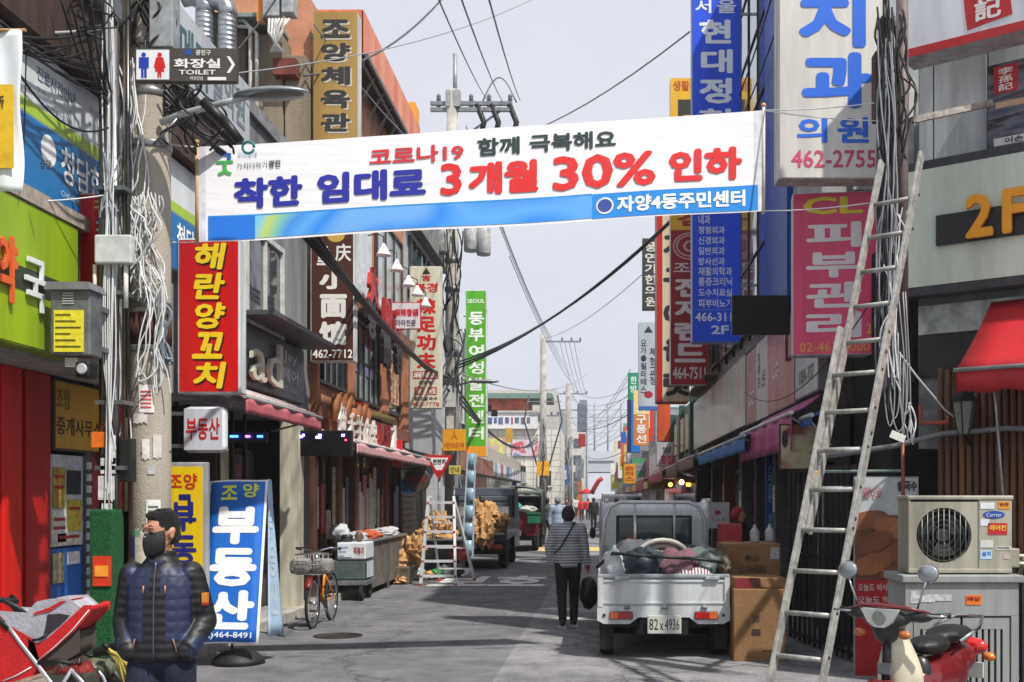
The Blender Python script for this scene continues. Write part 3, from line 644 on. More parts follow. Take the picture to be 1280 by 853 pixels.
R4 = thing('green_framed_shop', 'low shop with green framed upper boards on the right side', 'building', (4.5, 36, 0))
MB().box(2.75, 10, 30.1, 44, 0, 4.5).build('wall', m('#8e8d89', .8, dirt=.4, scale=2), R4)
MB().box(2.68, 2.76, 30.2, 43.8, .1, 2.5).build('window', glass('#241f1b'), R4)
for y in (31.0, 35, 39, 43.5): MB().box(2.6, 2.8, y, y+.12, 2.5, 4.6).build('post', m('#2c5a4a', .5), R4)
for y in (31.5, 33.3, 36): MB().box(2.6, 2.68, y, y+1.2, 3.1, 4.1).build('board', m('#c9bd9b', .5, dirt=.3), R4)
R5 = thing('far_shop_row', 'far row of mixed low shops at the right end of the street', 'building', (5, 70, 0))
y = 44.2
for i in range(12):
    L_ = 5+rnd.random()*4; h_ = 4.2+rnd.random()*2.6
    MB().box(2.8+rnd.random()*.5, 12, y, y+L_-.1, 0, h_).build('wall', m(rnd.choice(['#b9b4aa', '#9a9a98', '#a8886c', '#8f9aa0', '#c6c2b8']), .8, dirt=.3, scale=1), R5)
    MB().box(2.5, 2.9, y+.2, y+L_-.3, 2.6, 3.6).build('board', m(rnd.choice(['#c8382c', '#3a6aa8', '#d8c23c', '#3c8a5c', '#d8d4ca', '#8a2a5a', '#e0843c']), .5, dirt=.2), R5)
    MB().box(2.2, 2.85, y+.4, y+L_-.5, 2.1, 2.45).build('awning', m(rnd.choice(['#b8241c', '#2b5a9a', '#8a6a4a', '#c8a060']), .6), R5)
    y += L_
# near corner building on the right (second floor board, red awning)
RX = radians(-37.1)     # its front runs back to the left at about 37 degrees from square-on
R1 = thing('corner_building', 'near corner building with big grey panels and a lit orange second floor mark', 'building', (3.18, 11.05, 0))
def cpt(u, d=0):        # u metres along the front from its far edge, d metres out from it
    c, s = cos(RX), sin(RX); return Vector((3.18+u*c+d*s, 11.05+u*s-d*c, 0))
def cbox(q, u0, u1, d0, d1, z0, z1):
    p = [cpt(u0, d0), cpt(u1, d0), cpt(u1, d1), cpt(u0, d1)]; return q.xy([(a.x, a.y) for a in p], z0, z1)
GP = m('#ccd1d3', .6, dirt=.3, scale=2.2, streak=1)
cbox(MB(), -.02, 6, -2.2, -.06, 2.2, 7.2).build('wall', m('#7e8183', .7, dirt=.3), R1)
cbox(MB(), .42, 6, -2.4, -1.2, 0, 2.2).build('recess_wall', INT, R1)
for u0, u1 in ((-.0, .135), (.15, .665), (.68, 1.2), (1.22, 1.8), (1.82, 2.4)):
    cbox(MB(), u0, u1, -.06, -.02, 4.98, 6.1).build('wall_panel', GP, R1, .004)
cbox(MB(), 0, 3, -.06, 0, 3.32, 3.6).build('lintel_panel', m('#bfc3c1', .6, dirt=.35, scale=4), R1)
cbox(MB(), 0, 3, -.3, -.02, 2.9, 3.32).build('recess_beam', m('#33302e', .7, dirt=.3), R1)

# notices, lamps and goods in the shaded shop fronts
for i, (y, z, h_, w_, c) in enumerate([(13.08, 1.3, .5, .12, '#c8ccd0'), (16.7, 1.5, .4, .14, '#d8d4c8'), (18.68, 1.2, .7, .1, '#b0282c'), (20.6, 1.4, .45, .3, '#d2cfc4'), (20.6, .8, .4, .25, '#5a7aa8'), (23.3, 1.5, .5, .2, '#c8b070'), (25.72, 1.1, .8, .12, '#d8d8d4'), (29.8, 1.2, .7, .25, '#a8322c')]):
    MB().box(2.645, 2.658, y-w_/2, y+w_/2, z, z+h_).build('poster', m(c, .6, dirt=.3, scale=16), SR)
for i in range(9):
    y = 13.6+i*1.15; MB().box(2.882, 2.895, y, y+.3+.2*rnd.random(), .9+.8*rnd.random(), 1.9+.3*rnd.random()).build('poster', m(rnd.choice(['#c9c4b8', '#8a3a34', '#b8b8bc', '#4a6a8c', '#b89a4c', '#7a7a78']), .5, dirt=.4, scale=14), SR)
for i in range(30):
    y = 19+rnd.random()*4; x = 2.7+rnd.random()*.5; s_ = .1+rnd.random()*.16; MB().box(x, x+s_, y, y+s_, 0, s_*(1+rnd.random()*2.2)).build('goods', m(rnd.choice(['#9a6a3a', '#6a6a68', '#b8903c', '#6a2a22', '#42545e', '#bab6ac', '#3a6a4a']), .6, dirt=.2), SR, .012)
for i in range(6):
    y = 19.3+i*.7; MB().tube([(2.95, y, 2.7), (2.95, y, 2.3)], .006, 5).build('lamp_cord', BLACK, SR); MB().lathe([(.03, 2.32), (.12, 2.22), (.12, 2.2)], (2.95, y, 0), 12).build('lamp_shade', m('#8a8a84', .4), SR)
for i in range(10):
    y = 31+i*1.25; MB().box(2.3, 2.62, y, y+.8, 0, .5+rnd.random()*.6).build('goods', m(rnd.choice(['#9a6a3a', '#8a8a86', '#b83a2c', '#3c7a4c', '#c8a84c', '#c9c6be']), .6, dirt=.3), R4, .02)
# ================================================================ signs on the left row
wsign('pharmacy_sign', 'lime green pharmacy board with a grey stripe and orange and white characters', -4.42, 6.4, 9.56, 2.88, 4.02, '#8fae1c',
      [('#rect', .0, .46, .97, .62, '#2f3a2a', {'nm': 'stripe'}), ('국', .70, .38, .80, .74, '#dfe3e4', {'ext': .02, 'bold': .01, 'up': .012}), ('약', .565, .3, .66, .74, '#e2622a', {'ext': .02, 'bold': .02, 'up': .012})], d=.16, cab='#7f9a1e')
wsign('clinic_film_board', 'white and blue oriental clinic board with green stripe above the pharmacy', -4.50, 7.2, 13.85, 4.16, 5.34, '#dfe5e8',
      [('#rect', 0, .50, 1, 1, '#1470ae', {'nm': 'blue_band'}), ('#rect', 0, .40, 1, .49, '#a6c63a', {'nm': 'green_band'}),
       ('진료시간안내', .27, .12, .37, .22, '#4a6a86', {'bold': .01}), ('월.화.수 10:00-21:00', .27, .26, .36, .30, '#7d93a6', {'bold': 0}), ('토요일 10:00-15:00', .27, .33, .36, .37, '#7d93a6', {'bold': 0}),
       ('점심시간', .41, .12, .47, .19, '#7d93a6', {'bold': 0}), ('일요일 휴진', .41, .24, .48, .3, '#7d93a6', {'bold': 0}),
       ('#disc', .28, .55, .318, .77, '#f2f4f4', {'nm': 'badge', 'up': .003}), ('청담한의원', .33, .56, .53, .82, '#f4f6f6', {'bold': .02, 'up': .004}), ('CHEONGDAM CLINIC', .33, .88, .46, .92, '#c9dcea', {'bold': 0, 'up': .004}),
       ('청담한의원', .72, .56, .92, .82, '#f4f6f6', {'bold': .02, 'up': .004})], d=.12, cab='#c9d0d4')
wsign('gym_fascia_sign', 'long pale grey fascia board with dark green letters at the roof line', -4.30, 7.0, 13.9, 6.02, 6.82, '#b6bcc1',
      [('대연한의원', .18, .15, .5, .8, '#8a9298', {'bold': .02}), ('메디', .66, .2, .78, .8, '#2d5d62', {'bold': .02}), ('컬의원', .8, .2, .97, .8, '#6b7880', {'bold': .02})], d=.22, cab='#a2a8ad')
wsign('office_board', 'yellow board with black characters over the blue office door', -5.0, 10.34, 11.34, 2.16, 2.82, '#c79e1c',
      [('조양', .02, .12, .3, .42, '#7a5a14', {}), ('중개사무소', .02, .52, .96, .78, '#2a2410', {'bold': .01})], d=.06, cab='#4a3a20')
psign('projecting_sign', 'red projecting sign half hidden behind the steel conduits, yellow first character', 98, 241, 152, 362, 9.75, '#c0140f',
      [('전', 118, 250, 146, 268, '#e8c040', {'bold': .03}), ('집', 120, 276, 148, 300, '#c8c8c4', {}), ('집', 120, 318, 148, 342, '#c8c8c4', {})], cab='#c8b0a8', arm='L.05')
psign('skewer_sign', 'red sign with yellow brush characters beside the concrete pole', 222, 298, 300, 492, 12.0, '#d00b08',
      [('해란양꼬치', 240, 302, 278, 488, '#f2cf1c', {'vert': True, 'bold': .035, 'slant': .18, 'up': .002, 'gap': .1}), ('해란양꼬치', 242, 304, 280, 490, '#3a0a06', {'vert': True, 'bold': .035, 'slant': .18, 'gap': .1, 'nm': 'letter_shadow'})], d=.22, cab='#d8dde0', arm='L.05')
psign('office_light_box', 'small rounded white light box with red characters under the red skewer sign', 227, 508, 281, 566, 11.9, '#c9cdd6',
      [('부동산', 233, 522, 275, 550, '#c4151c', {'bold': .02})], d=.16, rnds=.07, border=.025, cab='#d4dae0', arm='L.2')
psign('office_standing_sign', 'tall yellow sign in a grey frame standing behind the man in the quilted jacket', 205, 578, 259, 760, 11.0, '#eecb10',
      [('조양', 211, 592, 247, 612, '#c82818', {'bold': .02}), ('#poly', 0, 0, 1, 1, '#14206e', {'pts': [(.35, .22), (.62, .22), (.66, .42), (.58, .42), (.55, .26), (.35, .26)], 'nm': 'mark'}), ('부동산', 214, 625, 246, 750, '#1a237a', {'vert': True, 'bold': .03})], d=.08, cab='#a6a8a8', border=.045)
wsign('beauty_shop_sign', 'charcoal shop board with white loops of script under a grey eave', -4.42, 13.95, 16.95, 3.12, 3.94, '#3c4046',
      [('Jay', .62, .16, .86, .38, '#c8ccce', {'bold': .01}), ('헤어', .6, .45, .88, .68, '#d8dadb', {'bold': .02}), ('455-0086', .6, .76, .86, .86, '#bfc3c5', {'bold': .01}),
       ('ad', .06, .15, .52, .88, '#c9cbb8', {'bold': 0, 'ext': .05, 'up': .03})], d=.14, cab='#33373c')
psign('noodle_house_sign', 'brown sign with white characters for a noodle house, phone number at the foot', 388, 268, 443, 452, 17.6, '#4c2313',
      [('重', 396, 308, 412, 332, '#e4e2dc', {'bold': .02}), ('庆', 419, 305, 439, 327, '#e4e2dc', {'bold': .02}), ('小', 399, 338, 437, 362, '#e4e2dc', {'bold': .05}), ('面', 400, 368, 434, 398, '#e4e2dc', {'bold': .05}), ('馆', 399, 402, 434, 432, '#e4e2dc', {'bold': .05}),
       ('462-7712', 391, 437, 441, 448, '#f0efe9', {'bold': .02}), ('#disc', 409, 286, 431, 303, '#c8a44c', {'nm': 'bowl_mark'})], d=.24, cab='#d9dcd8', arm='L.05')
psign('hotpot_sign', 'tall cream sign with red characters in boxes, phone number below', 512, 333, 552, 511, 26.9, '#d6d8c2',
      [('▲', 528, 335, 538, 343, '#2a2a2a', {}), ('言', 527, 344, 539, 352, '#c02020', {}), ('북경', 518, 354, 547, 366, '#c8201c', {'bold': .03}), ('辣足功夫', 521, 372, 545, 462, '#c81a18', {'vert': True, 'bold': .04}),
       ('#rect', 516, 464, 526, 474, '#a8343a', {'nm': 'box'}), ('#rect', 527, 464, 537, 474, '#a8343a', {'nm': 'box'}), ('#rect', 538, 464, 548, 474, '#a8343a', {'nm': 'box'}), ('麻辣烫', 517, 465, 547, 473, '#e8e4d8', {'up': .004}),
       ('마라탕', 524, 476, 541, 481, '#4a4a4a', {}), ('#rect', 518, 484, 529, 494, '#a8343a', {'nm': 'box'}), ('#rect', 535, 484, 546, 494, '#a8343a', {'nm': 'box'}), ('米', 520, 485, 528, 493, '#e8e4d8', {'up': .004}), ('线', 536, 485, 545, 493, '#e8e4d8', {'up': .004}),
       ('원조쌀국수', 518, 496, 547, 501, '#333333', {}), ('462-7778', 515, 503, 549, 508, '#b8503a', {})], d=.2, cab='#dadcce', arm='L.1')
psign('womens_centre_sign', 'tall green vertical sign with white characters by the far utility pole', 582, 363, 608, 571, 38.2, '#58b022',
      [('동부여성발전센터', 586, 388, 605, 552, '#eef4ea', {'vert': True, 'bold': .03, 'gap': .2}), ('SEOUL', 584, 374, 606, 379, '#e4f0dc', {}), ('#rect', 582, 558, 608, 571, '#e89a1c', {'nm': 'orange_band'})], d=.5, cab='#dfe2e4', arm='L.1')
psign('zone_sign', 'yellow square sign with orange writing hung from the utility pole', 553, 537, 582, 564, 30.4, '#f0a818', [('人', 564, 539, 572, 550, '#b85c10', {}), ('어린이보호구역', 555, 553, 580, 561, '#c8501c', {'bold': .02})], d=.05, cab='#d89a20', border=.01)
psign('yellow_notice', 'small pale yellow notice on the pole beside the triangle sign', 561, 582, 576, 593, 30.2, '#d8c860', [('안내', 563, 584, 574, 591, '#5a5228', {})], d=.03, cab='#b8a850', border=.005)
ts = thing('slow_sign', 'red edged white triangle sign pointing down with three characters', 'traffic sign', W(549, 600, 26)*1)
a, b, c = W(531, 569, 26), W(566, 569, 26), W(549, 601, 26); mid = (a+b+c)/3
def tri(f, y0, y1): return MB().xz([(mid.x+(p.x-mid.x)*f, mid.z+(p.z-mid.z)*f) for p in (a, b, c)], y0, y1)
tri(1, 26, 26.03).build('rim', m('#c81c20', .4), ts); tri(.68, 25.99, 26.0).build('face', m('#eceff0', .4, dirt=.1), ts)
MB().text('천천히', W(541, 0, 26).x, W(0, 581, 26).z, W(557, 0, 26).x, W(0, 574, 26).z, 25.985, .03).build('lettering', BLACK, ts)
MB().tube([(mid.x, 26.05, 0), (mid.x, 26.05, a.z+.1)], .035, 8).build('post', GREYP, ts)
MB().xz([(W(x, y, 26).x, W(x, y, 26).z) for x, y in ((541, 588), (557, 588), (549, 600))], 25.94, 25.96).build('small_triangle', m('#c81c20', .4), ts)
rs = thing('round_sign', 'round dark brown sign with a red mark beside the slatted shutter', 'sign', W(521, 615, 25.6)*1); p = W(521, 600, 25.6)
MB().lathe([(.27, 0), (.29, .02), (.29, .12), (.27, .14)], (p.x, 25.6, p.z), 24, 'Y').build('disc', m('#4a4038', .5, dirt=.2), rs)
MB().text('串串', p.x-.2, p.z-.08, p.x+.2, p.z+.1, 25.59, .02).build('lettering', m('#8a2a22'), rs)
MB().bar((-4.55, 25.67, p.z+.25), (p.x, 25.67, p.z+.25), .03).build('bracket', BLACK, rs)
bs = finish('blue_bag', blob(MB().ball(W(512, 612, 25.9), (.2, .12, .1)).ball(W(506, 604, 25.9), (.12, .1, .1)), .02), m('#1c8ad8', .4), 'bright blue plastic bag hanging under the round brown sign', 'bag')
# LED board
led = psign('led_board', 'black LED board with purple lit dots hanging under the awnings', 357, 538, 440, 570, 16.4, '#0b0b0d', [], d=.1, cab='#151517')
def dots(root, pts, c, r, e=6):
    q = MB()
    for x, z, sx in pts: q.box(x-r*sx, x+r*sx, -.08, -.062, z-r, z+r)
    at(root, q).build('lit_dots', m(c, emit=e, dirt=0), root)
dots(led, [(-.43, .29, 1), (-.26, .28, 1.6), (-.22, .3, .8), (0, .27, 2.2), (.02, .3, 1.3), (.36, .30, 1.2)], '#8f7bff', .018, 7)
dots(led, [(-.47, .28, 1), (.40, .23, 1)], '#ff3c50', .012, 5)
led2 = psign('led_strip_sign', 'narrow dark LED strip lit blue and purple inside the dark shop', 284, 540, 334, 553, 13.9, '#0c0c10', [], d=.06, cab='#141418')
dots(led2, [(-.15, .07, 3.5), (.17, .07, 2.5)], '#3a6cff', .014, 6); dots(led2, [(.02, .07, 2)], '#9a5cff', .014, 6)
# restaurant characters
cs = thing('carved_sign', 'row of white and red carved characters on a rustic board over the restaurant', 'sign', (-4.3, 22, 3.0))
MB().box(-4.5, -4.38, 18.4, 25.2, 2.82, 3.02).build('board', m('#8a5636', .7, dirt=.3), cs)
MB().box(-4.5, -4.40, 21.3, 24.6, 3.30, 3.45).build('board', m('#8a7a3c', .7, dirt=.3), cs); MB().box(-4.5, -4.3, 20.9, 21.2, 3.02, 3.5).build('post', m('#d01818'), cs); MB().box(-4.5, -4.3, 24.7, 24.9, 2.4, 3.0).build('post', m('#d01818'), cs)
X_ = 18.6
for ch, wd_, col_, zo in [('伊', .5, '#e0e0da', .1), ('香', .5, '#e0e0da', 0), ('羊', .5, '#d8d8d2', .0), ('肉', .45, '#d8d8d2', 0), ('串', .4, '#e2e2dc', 0), ('火', .55, '#8c1c1c', -.02), ('城', .55, '#7c1818', 0), ('가', .5, '#e4e4e0', .05)]:
    q = MB().text(ch, 0, 2.55+zo, wd_, 3.2+zo, 0, .0, ext=.06); q.v = [(-4.28-a[1], X_+a[0], a[2]) for a in q.v]; q.build('carved_character', m(col_, .5), cs); X_ += wd_+.2
q = MB()
for i in range(7): p = 18.5+i*.42; q.tube([(-4.33, p, 3.0), (-4.3, p+.08, 3.2+.25*rnd.random()), (-4.33, p+.2, 3.1)], [.06, .09, .05], 7)
q.build('driftwood', m('#a3653c', .7, dirt=.3), cs)
vs_ = thing('seafood_letters', 'black and red brush characters standing out from the wall under the lamps', 'sign', (-4.2, 22, 4.6))
for ch, y, z, c_ in [('火', 20.9, 5.35, '#b82a2a'), ('마', 22.4, 5.05, '#b82a2a'), ('라', 23.4, 4.95, '#a32626'), ('탕', 20.7, 4.7, '#1b1818'), ('鍋', 22.2, 4.35, '#1b1818'), ('왕', 23.6, 4.35, '#1b1818')]:
    q = MB().text(ch, 0, z, .85, z+.75, 0, .05, ext=.08); q.v = [(-4.25-a[1], y+a[0], a[2]) for a in q.v]; q.build('character', m(c_, .5), vs_)
MB().box(-4.56, -4.3, 20.6, 25.2, 5.12, 5.2).build('rail', BLACK, vs_)
psign('small_hanging_board', 'small tilted white board with red characters over the black cables', 489, 378, 526, 412, 23.6, '#e4e0e4', [('麻辣香鍋', 493, 386, 523, 396, '#c8243c', {'bold': .03}), ('마라전문', 495, 400, 520, 408, '#4a4a6a', {})], d=.05, cab='#c83048', arm='L.4')
def spot(x, y, z, lab, first=[None]):
    if first[0] is None:
        o = thing('spot_lamp', lab, 'lamp', (0, 0, 0), 'white cone lamps over the restaurant characters')
        MB().lathe([(.14, 0), (.125, .04), (.045, .19), (.025, .23)], (0, 0, 0), 14).build('lamp_shade', m('#eef0f2', .35, dirt=.05), o)
        MB().tube([(0, 0, .26), (0, 0, .36), (-.12, 0, .42), (-.3, 0, .38)], .012, 6).build('arm', BLACK, o); first[0] = o; o.location = (x, y, z); return
    dup(first[0], (x, y, z), 0, lab)
for i, (px, py, Y, lab) in enumerate([(461, 320, 21.2, 'first white cone lamp, nearest the brown noodle house sign'), (480, 339, 22.6, 'second white cone lamp from the brown noodle house sign'), (495, 358, 24.0, 'third and middle white cone lamp in the row of five'), (508, 370, 25.2, 'fourth white cone lamp, next to last before the cream sign'), (521, 384, 26.4, 'fifth white cone lamp, in front of the cream sign')]):
    p = W(px, py, Y); spot(-4.02, Y, p.z, lab)
psign('gym_sign', 'tall gold vertical gym sign with dark characters above the banner', 392, 15, 447, 190, 17.7, '#a88744',
      [('조양체육관', 401, 22, 438, 168, '#2c2a28', {'vert': True, 'bold': .045, 'gap': .2, 'up': .003}), ('조양체육관', 403, 24, 440, 170, '#c9c2b0', {'vert': True, 'bold': .045, 'gap': .2, 'nm': 'letter_edge'})], d=.3, cab='#d8d8d2', border=.0, arm='L.1')
# white vertical banner at far left
vb = thing('vertical_banner', 'white vertical banner with a yellow box at the far left', 'banner', W(14, 240, 7.9))
p0, p1 = W(-30, 240, 7.9), W(27, 38, 7.9)
MB().grid(lambda u, v: (p0.x+(p1.x-p0.x)*u+.012*sin(v*9), 7.9+.015*sin(u*7+v*5), p0.z+(p1.z-p0.z)*v), 10, 24, .003).build('cloth', m('#e6ebef', .6, dirt=.08), vb)
q = MB(); a_ = W(-20, 212, 7.9); b_ = W(20, 108, 7.9); q.box(a_.x, b_.x, 7.865, 7.87, a_.z, b_.z); q.build('yellow_print', m('#e8bc22'), vb)
q = MB(); q.text('所', W(-4, 0, 7.9).x, W(0, 138, 7.9).z, W(9, 0, 7.9).x, W(0, 122, 7.9).z, 7.86, .02); q.text('상담', W(-8, 0, 7.9).x, W(0, 178, 7.9).z, W(7, 0, 7.9).x, W(0, 165, 7.9).z, 8.56); q.build('lettering', m('#3a2a10'), vb)
MB().tube([(p0.x, 7.9, p1.z), (p1.x+.03, 7.9, p1.z)], .012, 6).build('rod', m('#b89060'), vb)
# ================================================================ signs on the right row
psign('dental_sign', 'large white dental clinic sign with blue characters and a pink phone number', 973, -150, 1104, 224, 11.9, '#d9d7d1',
      [('치', 998, -12, 1082, 60, '#1a68dc', {'bold': .035, 'up': .002}), ('과', 1002, 66, 1090, 136, '#1a68dc', {'bold': .045, 'up': .002}),
       ('의', 996, 147, 1034, 179, '#1a68dc', {'bold': .03}), ('원', 1046, 147, 1086, 179, '#1a68dc', {'bold': .03}), ('462-2755', 989, 188, 1095, 210, '#c8456c', {'bold': .015})], d=.3, cab='#c9c7c0', border=.015, arm='R.2')
psign('skin_care_sign', 'pink fabric sign for skin care with yellow CL and white characters', 993, 240, 1100, 444, 12.25, '#f04c7a',
      [('CL', 1006, 246, 1080, 268, '#e8d62c', {'bold': .05}), ('피부관리', 1010, 275, 1078, 425, '#ece4e8', {'vert': True, 'bold': .035, 'gap': .14}), ('02-467-4000', 1002, 428, 1088, 440, '#e8a04c', {'bold': .01}), ('2F', 1084, 405, 1096, 418, '#e8b84c', {})], d=.26, cab='#ccd4da', border=.012, rz=radians(-7), arm='R.3')
psign('surgery_sign', 'very tall royal blue clinic sign with white list of departments', 865, -60, 926, 428, 19.0, '#1050ea',
      [('서', 869, 0, 889, 17, '#e8eef4', {}), ('울', 896, 0, 920, 17, '#e8eef4', {}), ('현', 874, 25, 914, 55, '#e8eef4', {'bold': .035}), ('대', 876, 62, 916, 92, '#e8eef4', {'bold': .035}), ('정', 874, 98, 915, 130, '#e8eef4', {'bold': .035}), ('형', 874, 136, 914, 160, '#e8eef4', {'bold': .03}),
       ('내과', 873, 269, 888, 281, '#d4dcf0', {}), ('정형외과', 873, 283, 906, 293, '#d4dcf0', {}), ('신경외과', 873, 296, 906, 306, '#d4dcf0', {}), ('일반외과', 873, 309, 906, 319, '#d4dcf0', {}), ('방사선과', 873, 322, 906, 332, '#d4dcf0', {}), ('재활의학과', 873, 334, 915, 345, '#d4dcf0', {}), ('통증크리닉', 873, 347, 915, 358, '#d4dcf0', {}), ('도수치료실', 873, 361, 915, 371, '#d4dcf0', {}), ('피부비뇨기', 873, 374, 915, 385, '#d4dcf0', {}),
       ('466-3111', 869, 391, 922, 402, '#dce6f4', {}), ('2F', 889, 407, 911, 418, '#dce6f4', {'bold': .05}), ('#rect', 871, 387, 922, 388, '#6a8ae0', {'nm': 'line'}), ('#rect', 873, 264, 920, 265, '#8aa4e8', {'nm': 'line'})], d=.3, cab='#8fa8d8', border=.01, arm='R.15')
psign('electronics_sign', 'dark red electronics store sign with ring mark and a yellow top', 838, 98, 885, 481, 25.2, '#a01416',
      [('#rect', 838, 98, 885, 288, '#e2b01c', {'nm': 'yellow_part'}), ('생활용품', 841, 101, 883, 114, '#c04a18', {'up': .004}), ('#poly', 0, 0, 1, 1, '#2c2c2c', {'pts': [(.2, .07), (.85, .07), (.85, .12), (.35, .12), (.35, .2), (.2, .2)], 'nm': 'dark_mark', 'up': .004}), ('심', 846, 266, 884, 283, '#a02818', {'up': .004, 'bold': .04}),
       ('#ring', 841, 291, 883, 325, '#c9a4a4', {'nm': 'ring', 't': .09}), ('#ring', 845, 294, 879, 321, '#c9a4a4', {'nm': 'ring', 't': .12}), ('G', 853, 300, 875, 316, '#c9a4a4', {'bold': .0}),
       ('조양', 842, 328, 884, 342, '#d8cccc', {}), ('전자랜드', 843, 346, 882, 455, '#dcd6d4', {'vert': True, 'bold': .04}), ('464-7511', 841, 459, 882, 474, '#dcd6d4', {})], d=.34, cab='#d9d2c8', border=.01, arm='R.1')
psign('family_restaurant_sign', 'cream sign with a red edge and heavy black characters behind the electronics sign', 821, 180, 862, 502, 27.5, '#d8cdb0',
      [('#rect', 821, 180, 828, 502, '#b81e14', {'nm': 'red_edge'}), ('가구아울렛', 829, 285, 862, 502, '#1d2a30', {'vert': True, 'bold': .05, 'gap': .3})], d=.9, cab='#c23a24', border=.0, arm='R.1')
psign('oriental_clinic_sign', 'narrow dark grey sign with white characters among the far right signs', 803, 298, 824, 387, 33.5, '#3a3d3f', [('풍연가한의원', 806, 302, 822, 384, '#dcdccf', {'vert': True, 'bold': .02}), ], d=.3, cab='#2c2e30', border=.01, arm='R.6')
psign('yoga_sign', 'pale grey vertical yoga and pilates sign', 798, 403, 822, 513, 38, '#b9c3cc', [('▲', 805, 408, 816, 416, '#2a3440', {}), ('요가.필라테스', 801, 424, 808, 492, '#2a3440', {'vert': True, 'bold': .02}), ('체형교정', 812, 434, 820, 482, '#2a3440', {'vert': True}), ('#disc', 805, 489, 816, 498, '#a8203c', {'nm': 'disc'}), ('#rect', 798, 508, 822, 513, '#3c6ab0', {'nm': 'foot'})], d=.2, cab='#9aa4ae', border=.01, arm='R.6')
psign('balloon_sign', 'orange and white vertical sign left of the yoga sign', 792, 488, 811, 557, 45, '#d8874a', [('#rect', 792, 488, 811, 518, '#e8cc8c', {'nm': 'pale_part'}), ('가구풍선', 795, 506, 808, 555, '#f0ece4', {'vert': True, 'bold': .03, 'up': .004})], d=.2, cab='#c88a50', border=.0, arm='R.6')
psign('blue_side_sign', 'bright blue box sign below the teal sign at the far right', 784, 500, 800, 566, 50, '#1c72c8', [('#rect', 784, 500, 789, 566, '#12284a', {'nm': 'side'})], d=.3, cab='#1c62b0', arm='R.6')
psign('teal_sign', 'teal green sign above the bright blue box sign', 785, 466, 799, 505, 51, '#1c8a6a', [('한방', 788, 470, 796, 492, '#d8e8dc', {'vert': True}), ('#rect', 785, 500, 799, 505, '#c8a020', {'nm': 'foot'})], d=.3, cab='#147058', arm='R.6')
psign('orange_goods_sign', 'plain orange brown board past the cream sign', 822, 502, 838, 552, 39, '#c8552c', [], d=.4, cab='#b84c2c', arm='R.4')
psign('white_red_board', 'small white board with red characters above the red awning', 820, 553, 842, 583, 34, '#b8bcc0', [('쌀', 827, 558, 840, 567, '#5a6470', {}), ('횟집', 826, 569, 841, 581, '#c82828', {'bold': .03})], d=.1, cab='#98a0a8', arm='R.3')
psign('tiny_far_sign', 'tiny blue and orange striped far sign at the end of the right row', 776, 540, 783, 583, 68, '#d86a3c', [('#rect', 776, 540, 783, 554, '#2a62b8', {'nm': 'top'}), ('#rect', 780, 556, 783, 583, '#e0c060', {'nm': 'strip'})], d=.3, cab='#c8603c', arm='R.6')
psign('yellow_red_far_sign', 'yellow and red far sign low down by the parked van', 779, 580, 795, 605, 52, '#d8a02c', [('돈까스', 781, 583, 793, 602, '#b02420', {'bold': .03, 'vert': True})], d=.3, cab='#b87c24', arm='R.3')
# facade boards on the right
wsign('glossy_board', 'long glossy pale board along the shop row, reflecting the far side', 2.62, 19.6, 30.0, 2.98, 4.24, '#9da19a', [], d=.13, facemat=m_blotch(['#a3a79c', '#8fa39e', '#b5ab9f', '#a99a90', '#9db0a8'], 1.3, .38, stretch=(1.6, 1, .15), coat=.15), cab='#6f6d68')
wsign('phone_shop_board', 'dusty pink and white phone shop board between the glossy board and the pale end board', 2.62, 14.75, 19.5, 2.96, 4.2, '#b0686c',
      [('#rect', .27, .0, .52, 1, '#bcbab8', {'nm': 'white_part'}), ('U+', .05, .1, .2, .3, '#c89aa0', {}), ('LG', .07, .55, .2, .75, '#dcc8ca', {'bold': .03}), ('휴대폰', .31, .12, .35, .6, '#4a4a4c', {'up': .004, 'vert': True}), ('노트', .4, .4, .47, .6, '#3c3c3e', {'up': .004}), ('LG', .62, .42, .72, .6, '#dcc8ca', {'bold': .03}), ('판매점', .62, .1, .85, .24, '#c8a8aa', {})], d=.13, cab='#8a8686')
wsign('repair_board', 'grey white board with dark strokes at the near end of the shop row', 2.62, 13.2, 14.7, 2.98, 4.1, '#b2b6b8', [('대리점', .15, .15, .8, .5, '#4a4e52', {'bold': .03}), ('DBA-TST', .2, .68, .85, .84, '#5c6064', {})], d=.12, cab='#888c8e')
mt = psign('dot_panel', 'black dot matrix panel on a steel arm below the blue clinic sign', 915, 369, 988, 418, 14.2, '#161514', [], d=.09, cab='#0c0c0c', facemat=m_wave('#1c1a19', '#0a0a0a', 'Z', 26, .8, .7, dist=.006, axis2='X', scale2=26))
at(mt, MB().bar((.35, .12, .1), (.5, 1.0, -.2), .04)).build('arm', STEEL, mt)
